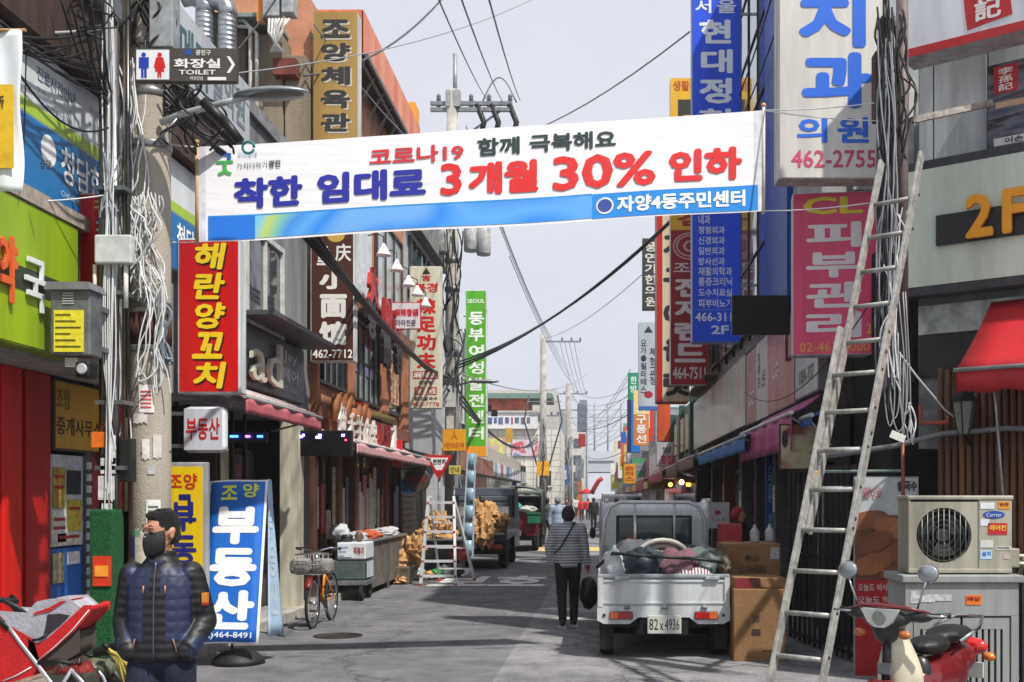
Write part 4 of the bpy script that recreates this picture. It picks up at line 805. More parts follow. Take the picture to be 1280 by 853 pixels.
# second floor board at right
sg = sign('second_floor_board', 'pale grey second floor board in a dark frame with raised orange 2F', (cpt(.93, .14).x, cpt(.93, .14).y, 3.66), RX, 2.1, 1.3, .2, '#d2dccd', [('#rect', .19, .43, .64, .65, '#1d1c1e', {'nm': 'dark_bar', 'up': .03}), ('2', .335, .33, .455, .64, '#f0a010', {'ext': .04, 'bold': .03, 'up': .06}), ('F', .495, .33, .60, .64, '#f0a010', {'ext': .04, 'bold': .03, 'up': .06})], cab='#3a3b3f', border=.09)
fs = sign('upper_red_sign', 'white light box with a red rim and a red seal with two characters', (cpt(1.5, .42).x, cpt(1.5, .42).y, 5.84), RX, 2.9, 1.6, .34, '#e2e4ea', [('#rect', .006, 0.01, .99, .03, '#b81a1e', {'nm': 'rim'}), ('#rect', 0.006, .03, .018, .95, '#b81a1e', {'nm': 'rim'}), ('#rect', 0, .95, 1, 1, '#b81a1e', {'nm': 'rim'}),
     ('#poly', 0, 0, 1, 1, '#c01c20', {'pts': [(.205, .62), (.355, .6), (.36, .7), (.352, .8), (.358, .9), (.28, .915), (.22, .93), (.214, .85), (.208, .74)], 'nm': 'seal'}), ('孫', .243, .64, .325, .76, '#ece6e0', {'up': .006, 'bold': .03}), ('記', .243, .775, .325, .895, '#ece6e0', {'up': .006, 'bold': .03})], cab='#b8babd', border=.03)
ps = sign('food_poster', 'dark food photo poster with a small red seal beside the grey panels', (cpt(1.11, .03).x, cpt(1.11, .03).y, 5.0), RX, .85, .80, .03, '#3a3540', [('#rect', .08, .04, .34, .36, '#b01c24', {'nm': 'seal'}), ('李孫記', .13, .06, .29, .34, '#e4dcd8', {'vert': True, 'up': .004}), ('#rect', .08, .88, .9, .97, '#d8d8d8', {'nm': 'strip'}), ('이손', .2, .89, .4, .96, '#2a2a2a', {'up': .004}), ('#rect', .1, .46, .95, .53, '#b89878', {'nm': 'strip'})], facemat=m_blotch(['#1c1c24', '#34405c', '#6a6470', '#1b1820', '#8a7a78'], 4, .3, detail=3, stretch=(.4, 1, 2)), cab='#1c1c1e', border=.01, cat='poster')
from mathutils import noise as NZ
def sagpts(a, b, sag, n=14):
    a = Vector(a); b = Vector(b); return [a.lerp(b, i/n)-Vector((0, 0, sag*4*(i/n)*(1-i/n))) for i in range(n+1)]
CAB = m('#17181a', .5, dirt=0); CABG = m('#8d9196', .5, dirt=0); CABW = m('#d4d6d6', .5, dirt=.1)
def cable(a, b, sag, r, lab, mat=None, grp=None, n=14):
    q = MB().tube(sagpts(a, b, sag, n), r, 6)
    o = q.build('overhead_cable', mat or CAB); o.location = (0, 0, 0)
    mid = Vector(q.v[len(q.v)//2]); 
    for v in o.data.vertices: v.co -= mid
    o.location = mid
    return tag(o, lab, 'cable', grp)
def tangle(root, c, sz, n, r, mat, turns=3, name='cable_tangle', drop=0):
    q = MB(); c = Vector(c)
    for i in range(n):
        p = []; a = rnd.random()*6.28; ph = rnd.random()*6
        k = 12
        for j in range(k):
            t = j/(k-1); a += (rnd.random()-.35)*1.6
            p.append(c+Vector((sz[0]*cos(a)*(.6+.5*sin(ph+t*5)), sz[1]*sin(a+ph)*.8, sz[2]*(t-.5)*(1.1+.4*rnd.random())-drop*t*rnd.random())))
        # smooth
        pp = []
        for j in range(len(p)-1): pp += [p[j], (p[j]+p[j+1])/2]
        for _ in range(2): pp = [pp[0]]+[(pp[j-1]+pp[j]*2+pp[j+1])/4 for j in range(1, len(pp)-1)]+[pp[-1]]
        q.tube(pp, r, 5, cap=False)
    return q.build(name, mat, root, kind='stuff')
# ---------------------------------------------------------------- left concrete utility pole
PX, PY = -3.9, 9.8
lp = thing('utility_pole', 'thick concrete utility pole with torn notices and tangled white cables, near left', 'utility pole', (PX, PY, 0))
MB().lathe([(.178, 0), (.174, 2), (.172, 4), (.168, 7), (.165, 9.5)], (PX, PY, 0), 28).build('shaft', m('#aaa294', .9, dirt=.32, scale=4, bump=.35, bscale=50, streak=1, dirtc='#6f675a'), lp)
for z in (5.62, 5.2, 4.75, 3.36, 2.98): MB().lathe([(.18, z), (.184, z+.01), (.184, z+.05), (.18, z+.06)], (PX, PY, 0), 24).build('steel_band', m('#9a9b9a', .35, .8, dirt=.3), lp)
MB().lathe([(.181, 3.02), (.181, 3.32)], (PX, PY, 0), 24).build('rust_patch', m('#5a3226', .8, dirt=.4, scale=8), lp)
MB().tube([(PX-.18, PY, 2.12), (PX, PY-.18, 2.1), (PX+.18, PY, 2.12)], .008, 6).build('wire_loop', BLACK, lp)
def notice(z0, z1, a0, a1, c, root=lp, r=.183, cx=PX, cy=PY, name='notice', torn=0, extra=None):
    """paper stuck round the pole between angles a0..a1 (0 = towards the camera, positive to the right)"""
    f = lambda u, v: (cx+r*sin(a0+(a1-a0)*u), cy-r*cos(a0+(a1-a0)*u), z0+(z1-z0)*v+torn*(NZ.noise(Vector((u*9, v*2, z0)))*(v if v > .5 else -1+v)))
    o = MB().grid(f, 8, 6 if torn else 2).build(name, m(c, .7, dirt=.2, scale=18) if isinstance(c, str) else c, root)
    if extra:
        q = MB()
        for k in range(extra[0]):
            v0 = .15+k*.7/extra[0]; q.grid(lambda u, v: (cx+(r+.002)*sin(a0+(a1-a0)*(.12+.7*u)), cy-(r+.002)*cos(a0+(a1-a0)*(.12+.7*u)), z0+(z1-z0)*(v0+v*.35/extra[0])), 5, 1)
        q.build('notice_print', m(extra[1], .6), root, kind='stuff')
notice(2.45, 2.69, -.15, .55, '#e4e0dc', extra=(5, '#c05048')); notice(2.36, 2.44, -.45, .25, '#dcd8d0', torn=.02); notice(2.05, 2.22, 0, .35, '#e2e0da', torn=.04); notice(2.06, 2.26, .5, .9, '#cfcbc2', torn=.03)
notice(1.92, 1.99, .25, .6, '#b5b7b5'); notice(1.48, 1.7, .2, .85, '#e0e0dc', extra=(4, '#5a6a60')); notice(.95, 1.45, -.35, .15, '#c9c0b0', torn=.05); notice(1.2, 1.4, -.75, -.35, '#32406a', torn=.03)
notice(.9, 1.42, .15, 1.0, '#dfe7ee', extra=(7, '#6f94b8')); notice(1.38, 1.44, -.55, -.1, '#1c8c5a'); notice(1.0, 1.06, -.35, 0, '#1c8c5a'); notice(.45, .9, -.6, .2, '#bdb3a2', torn=.06); notice(1.06, 1.12, .2, .35, '#3a4a8a')
tangle(lp, (PX-.1, PY-.2, 4.65), (.16, .08, 1.3), 16, .007, CABW); tangle(lp, (PX+.0, PY-.22, 3.9), (.2, .08, .7), 20, .007, CABW)
tangle(lp, (PX+.12, PY-.22, 3.2), (.12, .08, .8), 12, .007, CABW); tangle(lp, (PX-.15, PY-.2, 2.7), (.05, .05, .9), 6, .007, CABW)
tangle(lp, (PX+.16, PY-.12, 3.15), (.09, .08, .4), 10, .012, m('#7e8a94', .5)); tangle(lp, (PX+.05, PY-.15, 5.85), (.24, .2, .6), 13, .010, CAB); tangle(lp, (PX+.42, PY-.1, 5.05), (.28, .15, .45), 10, .010, CAB)
q = MB()
for i in range(5): q.tube(sagpts((PX+.16, PY-.1, 5.3-i*.05), (PX+1.0+i*.05, PY+1.6, 4.35+i*.1), .12), .014+.008*(i % 2), 6)
q.build('cable_run', CAB, lp, kind='stuff')
MB().box(PX+.1, PX+.3, PY-.28, PY-.1, 5.55, 6.3).build('grey_box', m('#9aa0a2', .5, dirt=.3), lp, .01)
q = MB().tube([(PX+.55, PY-.25, 5.1), (PX+.75, PY-.22, 4.9)], .045, 10); q.build('splice_closure', CAB, lp); MB().tube([(PX+.72, PY-.25, 4.95), (PX+.86, PY-.22, 4.76)], .04, 10).build('splice_closure', CAB, lp)
q = MB().tube([(PX+.92+.05*cos(a*.5), PY-.2, 4.72+.05*sin(a*.5)) for a in range(13)], .012, 6); q.build('cable_coil', m('#2a7a7a'), lp)
# steel conduits
cr = thing('conduit_riser', 'shiny steel conduits beside the concrete pole, green wrap at the foot', 'conduit', (-4.08, 9.5, 0))
for i, (px, r, z0, z1, c) in enumerate([(-4.16, .036, 1.6, 5.4, '#70706c'), (-4.085, .036, 1.6, 5.7, '#a8acae'), (-4.02, .024, 1.6, 6.6, '#a29276'), (-4.13, .03, 2.0, 6.5, '#9ca0a2'), (-3.975, .02, 2.4, 6.5, '#5b5c5c')]):
    MB().tube([(px, 9.46+.05*(i % 3), z0), (px, 9.46+.05*(i % 3), z1)], r, 12).build('conduit', m(c, .28, .85, dirt=.35, scale=9, streak=1), cr)
for z in (4.3, 3.42, 2.5, 1.95): MB().box(-4.2, -3.95, 9.38, 9.6, z, z+.035).build('clamp', STEEL, cr)
MB().box(-4.24, -4.04, 9.36, 9.6, 0.0, 1.62).build('green_wrap', m('#0c5a2c', .95, dirt=.3, scale=30, bump=.8, bscale=90), cr, .02)
MB().box(-4.2, -4.05, 9.345, 9.358, .98, 1.23).build('red_sticker', m('#d83a1c', .5), cr); MB().box(-4.18, -4.07, 9.338, 9.344, 1.06, 1.15).build('sticker_print', m('#f0a030'), cr)
MB().box(-4.23, -4.12, 9.39, 9.43, 2.14, 2.27).build('orange_sticker', m('#f07818'), cr)
for x0, x1, z0, z1 in ((-4.1, -4.03, 2.0, 2.24), (-4.15, -4.03, 1.92, 2.05), (-4.17, -4.04, 1.7, 1.9), (-4.14, -4.06, 1.6, 1.67)): MB().box(x0, x1, 9.38, 9.40, z0, z1).build('white_sticker', m('#dcdcd8', .6, dirt=.25, scale=20), cr)
MB().box(-4.02, -3.92, 9.44, 9.56, 1.85, 2.22).build('black_box', BLACK, cr, .01)
MB().box(-4.16, -3.85, 9.28, 9.36, 3.66, 3.9).build('white_plate', m('#cfd2d2', .5, dirt=.2), cr, .015)
MB().tube([(-3.92, 9.34, 3.3), (-3.92, 9.34, 3.66)], .02, 8).build('antenna', m('#dcdcd8'), cr); MB().tube([(-4.18, 9.34, 3.35), (-4.18, 9.34, 3.66)], .016, 8).build('antenna', m('#dcdcd8'), cr)
tangle(cr, (-4.07, 9.36, 3.9), (.06, .03, 3.2), 9, .006, CABW); tangle(cr, (-4.05, 9.36, 4.35), (.08, .03, .4), 8, .006, CABG)
jb = thing('junction_box', 'grey steel junction box with a yellow sheet on it, clamped to the conduits', 'equipment box', (-4.16, 8.95, 2.83))
MB().box(-4.32, -4.0, 8.86, 9.08, 2.84, 3.38).build('box', m('#74777a', .5, .3, dirt=.3), jb, .015); MB().xz([(-4.35, 3.36), (-3.98, 3.36), (-4.0, 3.42), (-4.33, 3.42)], 8.82, 9.1).build('lid', m('#828588', .5, .3), jb)
MB().box(-4.285, -4.05, 8.848, 8.858, 2.87, 3.20).build('yellow_sheet', m('#e6d832', .6, dirt=.15, scale=20), jb)
q = MB()
for i in range(6): q.box(-4.27, -4.27+.12+.08*(i % 3)/2, 8.843, 8.847, 3.16-i*.05, 3.168-i*.05)
q.build('sheet_print', m('#4a4420'), jb, kind='stuff')
for i in range(5): MB().box(-4.22, -4.13, 8.853, 8.859, 3.25+i*.02, 3.258+i*.02).build('vent', m('#c8c8c8'), jb)
for z in (3.25, 2.92): MB().box(-4.1, -4.06, 9.08, 9.42, z, z+.04).build('bracket', STEEL, jb)
cc = thing('street_camera', 'small black square camera under the grey junction box', 'camera', (-4.06, 8.92, 2.67))
MB().box(-4.12, -4.0, 8.85, 9.0, 2.67, 2.80).build('housing', BLACK, cc, .02); MB().lathe([(.035, 0), (.045, .01), (.03, .02)], (-4.06, 8.83, 2.735), 14, 'Y').build('lens', m('#b8bcc0', .2), cc); MB().box(-4.22, -4.12, 8.9, 8.96, 2.76, 2.83).build('bracket', m('#c8c0b8'), cc)
# street lamp
sl2 = thing('street_lamp', 'flat grey street lamp head on a curved arm from the concrete pole', 'street lamp', (PX, PY-.1, 4.9))
MB().tube([(PX+.15, PY-.15, 4.95), (PX+.35, PY-.17, 5.02), (PX+.7, PY-.2, 5.1), (PX+.95, PY-.2, 5.16)], [.03, .03, .028, .026], 8).build('arm', m('#c8ccce', .4, .5), sl2)
hd = MB().ball((0, 0, 0), (.33, .14, .06), 24, 10); hd.v = [(a[0]+PX+1.12, a[1]+PY-.2, (a[2] if a[2] > 0 else a[2]*.25)+5.17+a[0]*.05) for a in hd.v]; hd.build('lamp_head', m('#8f9598', .4, .5, dirt=.2), sl2)
ln = MB().ball((0, 0, 0), (.24, .1, .03), 20, 8); ln.v = [(a[0]+PX+1.16, a[1]+PY-.2, a[2]+5.158+a[0]*.05) for a in ln.v]; ln.build('lamp_glass', m('#6f6a60', .3), sl2)
MB().tube([(PX+.1, PY-.18, 4.75), (PX+.32, PY-.17, 5.0)], .012, 6).build('stay', STEEL, sl2)
psign('toilet_sign', 'dark brown toilet direction sign with blue man and red woman figures', 168, 60, 296, 103, 9.22, '#4a4740',
      [('#rect', 171, 63, 212, 100, '#e6e8ea', {'nm': 'white_panel'}), ('#disc', 177.5, 66.5, 183, 72, '#1c3ca8', {'nm': 'man_mark', 'up': .004}), ('#poly', 0, 0, 1, 1, '#1c3ca8', {'nm': 'man_mark', 'up': .004, 'pts': [(.050, .29), (.146, .29), (.146, .60), (.125, .60), (.125, .88), (.102, .88), (.102, .62), (.094, .62), (.094, .88), (.072, .88), (.072, .60), (.050, .60)]}),
       ('#disc', 197.5, 66.5, 203, 72, '#d0181c', {'nm': 'woman_mark', 'up': .004}), ('#poly', 0, 0, 1, 1, '#d0181c', {'nm': 'woman_mark', 'up': .004, 'pts': [(.218, .29), (.285, .29), (.31, .58), (.292, .6), (.298, .70), (.268, .70), (.268, .88), (.255, .88), (.250, .7), (.245, .88), (.232, .88), (.232, .70), (.205, .70), (.212, .6), (.194, .58)]}),
       ('#disc', 231, 62, 241, 70, '#2a4a9a', {'nm': 'badge'}), ('광진구', 245, 63, 264, 70, '#e4e4e0', {}), ('화장실', 218, 74, 276, 86, '#eeeeea', {'bold': .03}), ('TOILET', 224, 88, 270, 94, '#e4e4e0', {}), ('여성안심', 238, 96, 254, 101, '#c8c8c4', {}), ('#rect', 260, 97, 283, 101, '#e4e4e0', {'nm': 'strip'}),
       ('#poly', 0, 0, 1, 1, '#eeeeea', {'nm': 'arrow', 'pts': [(.905, .26), (.935, .26), (.985, .5), (.935, .74), (.905, .74), (.955, .5)]})], d=.06, cab='#3a3833', border=.006)
# ---------------------------------------------------------------- banner
bn = thing('street_banner', 'wide white cloth banner hung across the street with blue and red characters', 'banner', (-1.0, 10.5, 4.0))
bl, brr = 10.2, 10.9
def BN(u, v, d=0):
    px = 245+710*u; Yv = bl+(brr-bl)*u; yt = 183-46*u+2.5*sin(pi*u); yb = 302-40*u+3*sin(pi*u)+1.2*sin(u*14); py = yt+(yb-yt)*v
    p = W(px, py, Yv); p.y += .025*sin(u*7+1)+.006*sin(u*19+v*1.5)*(.4+.6*v)-d; return p
cl = m('#eaeaee', .7, dirt=.03, scale=3).copy(); cl.name = 'banner_cloth'; MC['bcloth'] = cl
def wrinkle(M):
    n = M.node_tree; b = n.nodes['Principled BSDF']; tc = n.nodes.new('ShaderNodeTexCoord'); mp = n.nodes.new('ShaderNodeMapping'); mp.inputs['Scale'].default_value = (.7, 1, 9); mp.inputs['Rotation'].default_value = (0, .09, 0)
    nz = n.nodes.new('ShaderNodeTexNoise'); nz.inputs['Scale'].default_value = 1.4; nz.inputs['Detail'].default_value = 3; bp = n.nodes.new('ShaderNodeBump'); bp.inputs['Strength'].default_value = .22; bp.inputs['Distance'].default_value = .03
    n.links.new(tc.outputs['Object'], mp.inputs[0]); n.links.new(mp.outputs[0], nz.inputs['Vector']); n.links.new(nz.outputs[0], bp.inputs['Height']); n.links.new(bp.outputs[0], b.inputs['Normal'])
    # thin cloth lets some sun through
    return M
wrinkle(cl)
MB().grid(lambda u, v: BN(u, v), 90, 14).build('cloth', cl, bn)
def bstrip(u0, u1, v0, v1, mat, name, d=.004): MB().grid(lambda u, v: BN(u0+(u1-u0)*u, v0+(v1-v0)*v, d), 60, 3).build(name, mat, bn)
U = lambda px: (px-245)/710
bstrip(U(259), U(318), .74, .985, m('#0f74dc', .6, dirt=.05), 'blue_strip'); bstrip(U(740), U(948), .735, .985, m('#0a86dc', .6, dirt=.05), 'blue_strip')
bstrip(U(318), U(740), .745, .975, m_blotch(['#6aa8e8', '#1c86e4', '#58a4ea', '#3c8ce0', '#7cc0a8', '#b8cc60', '#78c4e4'], .8, .6, detail=0, stretch=(1.4, 1, 1.2)), 'printed_strip'); bstrip(U(259), U(740), .728, .742, m('#0f9be8', .6), 'printed_line')
bstrip(U(247), U(256), 0, 1, m('#d8dae4', .7), 'hem', .003); bstrip(U(943), U(953), 0, 1, m('#dedfe6', .7), 'hem', .002)
def btext(lst, c, name='lettering', bold=.03):
    if len(lst) > 1:
        for q_ in lst: btext([q_], c, name, bold)
        return
    q = MB(); tt = MB()
    for t, x0, x1, v0, v1 in lst: tt.text(t, U(x0), -v1, U(x1), -v0, 0, bold)
    bm = bmesh.new(); me = bpy.data.meshes.new('x'); me.from_pydata(tt.v, [], tt.f); bm.from_mesh(me)
    lo, hi = min(v[0] for v in tt.v), max(v[0] for v in tt.v)
    for i in range(1, 70):
        u = i/70
        if lo < u < hi: bmesh.ops.bisect_plane(bm, geom=bm.verts[:]+bm.edges[:]+bm.faces[:], plane_co=(u, 0, 0), plane_no=(1, 0, 0))
    for v in bm.verts: v.index = -1
    bm.verts.index_update(); q.v = [tuple(BN(v.co.x, -v.co.z, .008-v.co.y)) for v in bm.verts]; q.f = [tuple(v.index for v in f.verts) for f in bm.faces]; q.sm = [False]*len(q.f); bm.free(); bpy.data.meshes.remove(me)
    M = m(c, .6, dirt=.04); return q.build(name, M, bn)
btext([('착한', 291, 378, .35, .67), ('임대료', 396, 533, .35, .67)], '#16209a', bold=.045); btext([('3', 551, 578, .33, .66), ('개월', 586, 673, .34, .67), ('30%', 691, 820, .33, .68), ('인하', 836, 928, .34, .67)], '#d81a1e', bold=.05)
btext([('코로나19', 462, 580, .13, .31)], '#cf2430', bold=.03); btext([('함께', 597, 650, .10, .28), ('극복해요', 662, 770, .095, .275)], '#16302f', bold=.03)
btext([('ㅜ', 269, 291, .16, .24), ('ㅅ', 271, 289, .22, .31)], '#3cae4a', bold=.06); btext([('ㄱ', 273, 288, .08, .16)], '#1c5ca8', bold=.08); btext([('가치더하기', 295, 333, .19, .26)], '#6a6e74', bold=0); btext([('광진', 335, 350, .18, .26)], '#3a3e44', bold=.03); btext([('우리동네', 296, 320, .08, .14)], '#8aa4c8', bold=0)
btext([('자양4동주민센터', 771, 932, .775, .94)], '#f2f6fa', bold=.035)
q = MB(); q.grid(lambda u, v: BN(U(756)+.0155*v*cos(6.283*u), .86+.085*v*sin(6.283*u), .008), 24, 2).build('badge', m('#e8eef4'), bn)
q = MB(); q.grid(lambda u, v: BN(U(756)+.0125*v*cos(6.283*u), .86+.066*v*sin(6.283*u), .010), 24, 2).build('badge_core', m('#2c4a9a'), bn); btext([('◆', 752, 760, .82, .9)], '#d8f0e0', bold=.0)
for px, u in ((245, 0), (955, 1)):
    a = BN(u, -.03); b = BN(u, 1.03); MB().tube([a, b], .017, 8).build('end_rod', m('#c9a878' if u == 0 else '#d8d2c8', .6), bn)
    MB().ball(BN(u, -.05), .025, 8, 6).build('rod_knob', m('#c89a5c'), bn)
PR = Vector((2.5, 9.75, 0))
for a, b in ((BN(0, 0), (-3.95, 9.6, 4.82)), (BN(0, 1), (-3.98, 9.6, 3.95)), (BN(1, 0), (2.45, 9.7, 4.98)), (BN(1, 0), (2.45, 9.7, 5.14)), (BN(1, 1), (2.45, 9.7, 4.28))): MB().tube(sagpts(a, b, .02, 4), .006, 5).build('rope', CABW, bn)
cable(W(0, 252, 8.7), (-4.1, 9.4, 4.26), .02, .006, 'white cord running left from the conduits under the clinic board', CABW); cable(W(35, 42, 8.9), (-4.15, 9.4, 4.9+.75), .01, .014, 'pale tie cord running up left to the conduits', CABG)
# ---------------------------------------------------------------- right pole with hanging cables
rp = thing('service_pole', 'dark pole wrapped in hanging cables, against which the long ladder leans', 'utility pole', (2.5, 9.75, 0))
MB().lathe([(.07, 2.75), (.07, 3), (.06, 5.9)], (2.52, 9.8, 0), 16).build('shaft', m('#3a2f2c', .8, dirt=.4, scale=6), rp)
MB().box(2.42, 2.56, 9.7, 9.86, 5.0, 5.6).build('rusty_box', m('#4f2a24', .8, dirt=.3), rp, .02); MB().tube([(2.72, 9.95, 3.0), (2.72, 9.95, 6.4)], .055, 12).build('downpipe', m('#6d5c5c', .6, dirt=.3), rp)
tangle(rp, (2.5, 9.68, 4.4), (.085, .07, 2.6), 13, .009, CAB); tangle(rp, (2.5, 9.64, 4.3), (.08, .06, 2.2), 14, .007, CABG); tangle(rp, (2.55, 9.64, 3.5), (.12, .06, 1.2), 10, .007, CABW); tangle(rp, (2.6, 9.7, 5.3), (.18, .1, 1.0), 10, .01, CAB)
q = MB()
for i in range(7):
    x = 2.45+rnd.random()*.3; zb = 2.25+.5*rnd.random(); w_ = .03+.05*rnd.random()
    q.tube([(x+w_*sin(t*.33), 9.7, zb+(3.5-zb)*(1-t/9.5)**2 if t < 10 else zb+.02*(t-9)**2) for t in range(16)], .006, 5)
q.build('hanging_cable', CABG, rp, kind='stuff')
MB().bar((2.52, 9.8, 2.9), (3.2, 11.3, 2.9), .06).build('wall_bracket', STEEL, rp)
wa = finish('wooden_bracket', MB().bar((2.78, 9.9, 5.05), (3.64, 10.35, 5.36), .075, .055), m('#a9a49c', .8, dirt=.4, scale=12), 'weathered pale wooden arm across the grey panels near the cable pole', 'bracket')
# big extension ladder
ld = thing('extension_ladder', 'long aluminium extension ladder leaning on the cable pole at the right', 'ladder', (1.33, 7.9, 0))
ft = Vector((1.33, 7.9, 0)); tp = Vector((2.54, 9.42, 4.62)); rd = Vector((.76, -.65, 0)); ALU = m('#b4b3ae', .45, .35, dirt=.3, scale=12)
dd = (tp-ft); LL = dd.length; dn = dd.normalized(); nn = rd.cross(dn).normalized()
def rail(a, b, wv, name='rail'):
    return MB().bar(a, b, .028, .075, up=nn).build(name, ALU, ld, .004)
s0 = .21
rail(ft-rd*s0, ft-rd*s0+dn*3.35, 0); rail(ft+rd*s0, ft+rd*s0+dn*3.35, 0)
o2 = nn*-.07
for sgn in (-1, 1): rail(ft+dn*1.6+rd*(s0-.03)*sgn+o2, tp+rd*(s0-.03)*sgn+o2, 0)
L_ = .28; i = 0
while L_ < LL-.15:
    low = L_ < 3.2; c = ft+dn*L_+(Vector((0, 0, 0)) if low else o2); w_ = s0 if low else s0-.03
    MB().tube([c-rd*w_, c+rd*w_], .019, 10).build('rung', ALU, ld)
    if 1.7 < L_ < 3.2: c2 = c+o2+dn*.04; MB().tube([c2-rd*(w_-.03), c2+rd*(w_-.03)], .017, 8).build('rung', ALU, ld)
    L_ += .33
for L_ in (1.7, 2.4, 3.1): MB().tube([ft+dn*L_+rd*(s0+.02), ft+dn*L_+rd*(s0-.02)+o2], .012, 8).build('bolt', BLACK, ld)
q = MB()
L_ = .3
while L_ < 4.8: c = ft+dn*L_+rd*(s0+.016)+(o2 if L_ > 3.3 else nn*0); q.tube([c-rd*.002, c+rd*.003], .012, 8); L_ += .33
q.build('rivets', BLACK, ld, kind='stuff')
MB().obox(ft+dn*2.05+rd*-.21+nn*-.06, (.06, .05, .12), Matrix.Identity(3)).build('yellow_hook', m('#e0a020'), ld, .01)
# ---------------------------------------------------------------- corner alcove: slats, pipes, lamps
sw2 = thing('bamboo_wall', 'brown bamboo pole screen behind the air conditioner', 'wall', cpt(.6, .05)+Vector((0, 0, .05)))
for i in range(26):
    p = cpt(.24+i*.069, .04); 
    MB().tube([(p.x, p.y, .05), (p.x+.003, p.y, 1.2), (p.x, p.y, 2.93+rnd.random()*.05)], [.033, .031, .03], 10).build('slat', m(['#6a452c', '#7a4f30', '#5c3b26', '#825636', '#6e4a30'][i % 5], .55, dirt=.35, scale=7, streak=1), sw2)
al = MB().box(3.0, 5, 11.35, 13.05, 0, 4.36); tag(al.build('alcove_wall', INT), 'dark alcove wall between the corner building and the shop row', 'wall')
pi_ = thing('horizontal_pipe', 'grey pipe with cords tied to it running across the dark alcove', 'pipe', (2.9, 10.4, 2.3))
MB().tube([(2.25, 11.2, 2.12), (2.9, 10.85, 2.22), cpt(.3, .16)+Vector((0, 0, 2.33)), cpt(.9, .16)+Vector((0, 0, 2.36)), cpt(2, .16)+Vector((0, 0, 2.3))], .027, 8).build('pipe', m('#84888a', .5, .4), pi_)
MB().tube([(2.3, 11.3, 1.98), (3.0, 10.95, 1.98)], .015, 8).build('pipe', m('#8fa49a', .5), pi_)
tangle(pi_, (3.0, 10.7, 2.45), (.05, .04, .3), 5, .008, CABW)
lw = thing('wall_lantern', 'black carriage lantern under the red awning', 'lamp', cpt(.52, .2)+Vector((0, 0, 2.3))); p = cpt(.52, .2)
MB().lathe([(.05, 2.32), (.07, 2.38), (.11, 2.62)], (p.x, p.y, 0), 6, sm=False).build('lamp_glass', m('#8a8f86', .15, dirt=.2), lw); MB().lathe([(.13, 2.62), (.13, 2.65), (.03, 2.73)], (p.x, p.y, 0), 6, sm=False).build('cap', BLACK, lw)
for a in range(6): MB().bar((p.x+.052*cos(a*pi/3), p.y+.052*sin(a*pi/3), 2.32), (p.x+.112*cos(a*pi/3), p.y+.112*sin(a*pi/3), 2.62), .012).build('bar', BLACK, lw)
MB().bar((p.x, p.y, 2.3), cpt(.55, .02)+Vector((0, 0, 2.2)), .03).build('arm', BLACK, lw)
cp = thing('copper_pipe', 'thin copper pipe with a white tag dangling beside the ladder', 'pipe', (2.82, 10.3, 1.5))
MB().tube([(2.83, 10.3, 1.25), (2.82, 10.3, 2.28)], .017, 8).build('pipe', m('#8a4630', .5, .3), cp); MB().obox((2.77, 10.28, 2.28), (.14, .01, .07), Matrix.Rotation(.4, 3, 'Y')).build('tag', m('#e0e0dc'), cp)
MB().tube([(2.82, 10.3, 2.28), (2.80, 10.2, 2.9), (2.78, 10.1, 3.4)], .008, 6).build('cord', CABW, cp)
gp = thing('gas_pipe', 'rust red gas pipe fittings on the bamboo screen', 'pipe', cpt(.1, .15)+Vector((0, 0, 2.4))); a = cpt(.08, .15); b = cpt(.35, .15)
MB().tube([(a.x, a.y, 2.62), (a.x, a.y, 2.44), (b.x, b.y, 2.44), (b.x, b.y, 2.5)], .022, 8).build('pipe', m('#b04a38', .5), gp)
MB().tube([(2.62, 9.75, 3.0), (2.9, 10.1, 2.8), (3.3, 10.6, 2.55), tuple(cpt(.5, .15)+Vector((0, 0, 2.42)))], .01, 6).build('cord', CABW, gp)
ra = thing('awning', 'bright red awning over the bamboo screen at the right edge', 'awning', cpt(1.4, .5)+Vector((0, 0, 2.7)))
MB().grid(lambda u, v: cpt(.74+2.2*u, .08+.95*v)+Vector((0, 0, 3.55-.72*v-.03*sin(v*pi))), 8, 6, .01).build('canopy', m('#b9151f', .6, dirt=.12, scale=5), ra)
MB().grid(lambda u, v: cpt(.74+2.2*u, 1.04)+Vector((0, 0, 2.82-.19*v+(.014*sin(u*40) if v > .9 else 0))), 60, 2, .006).build('valance', m('#a8121c', .6, dirt=.12), ra)
MB().tube([tuple(cpt(.72, 1.04)+Vector((0, 0, 2.83))), tuple(cpt(3, 1.04)+Vector((0, 0, 2.83)))], .02, 8).build('front_tube', m('#a8b0b0', .4, .5), ra); MB().tube([tuple(cpt(1.05, 1.0)+Vector((0, 0, 2.8))), tuple(cpt(1.15, .9)+Vector((0, 0, 1.0)))], .014, 6).build('pull_rod', STEEL, ra)
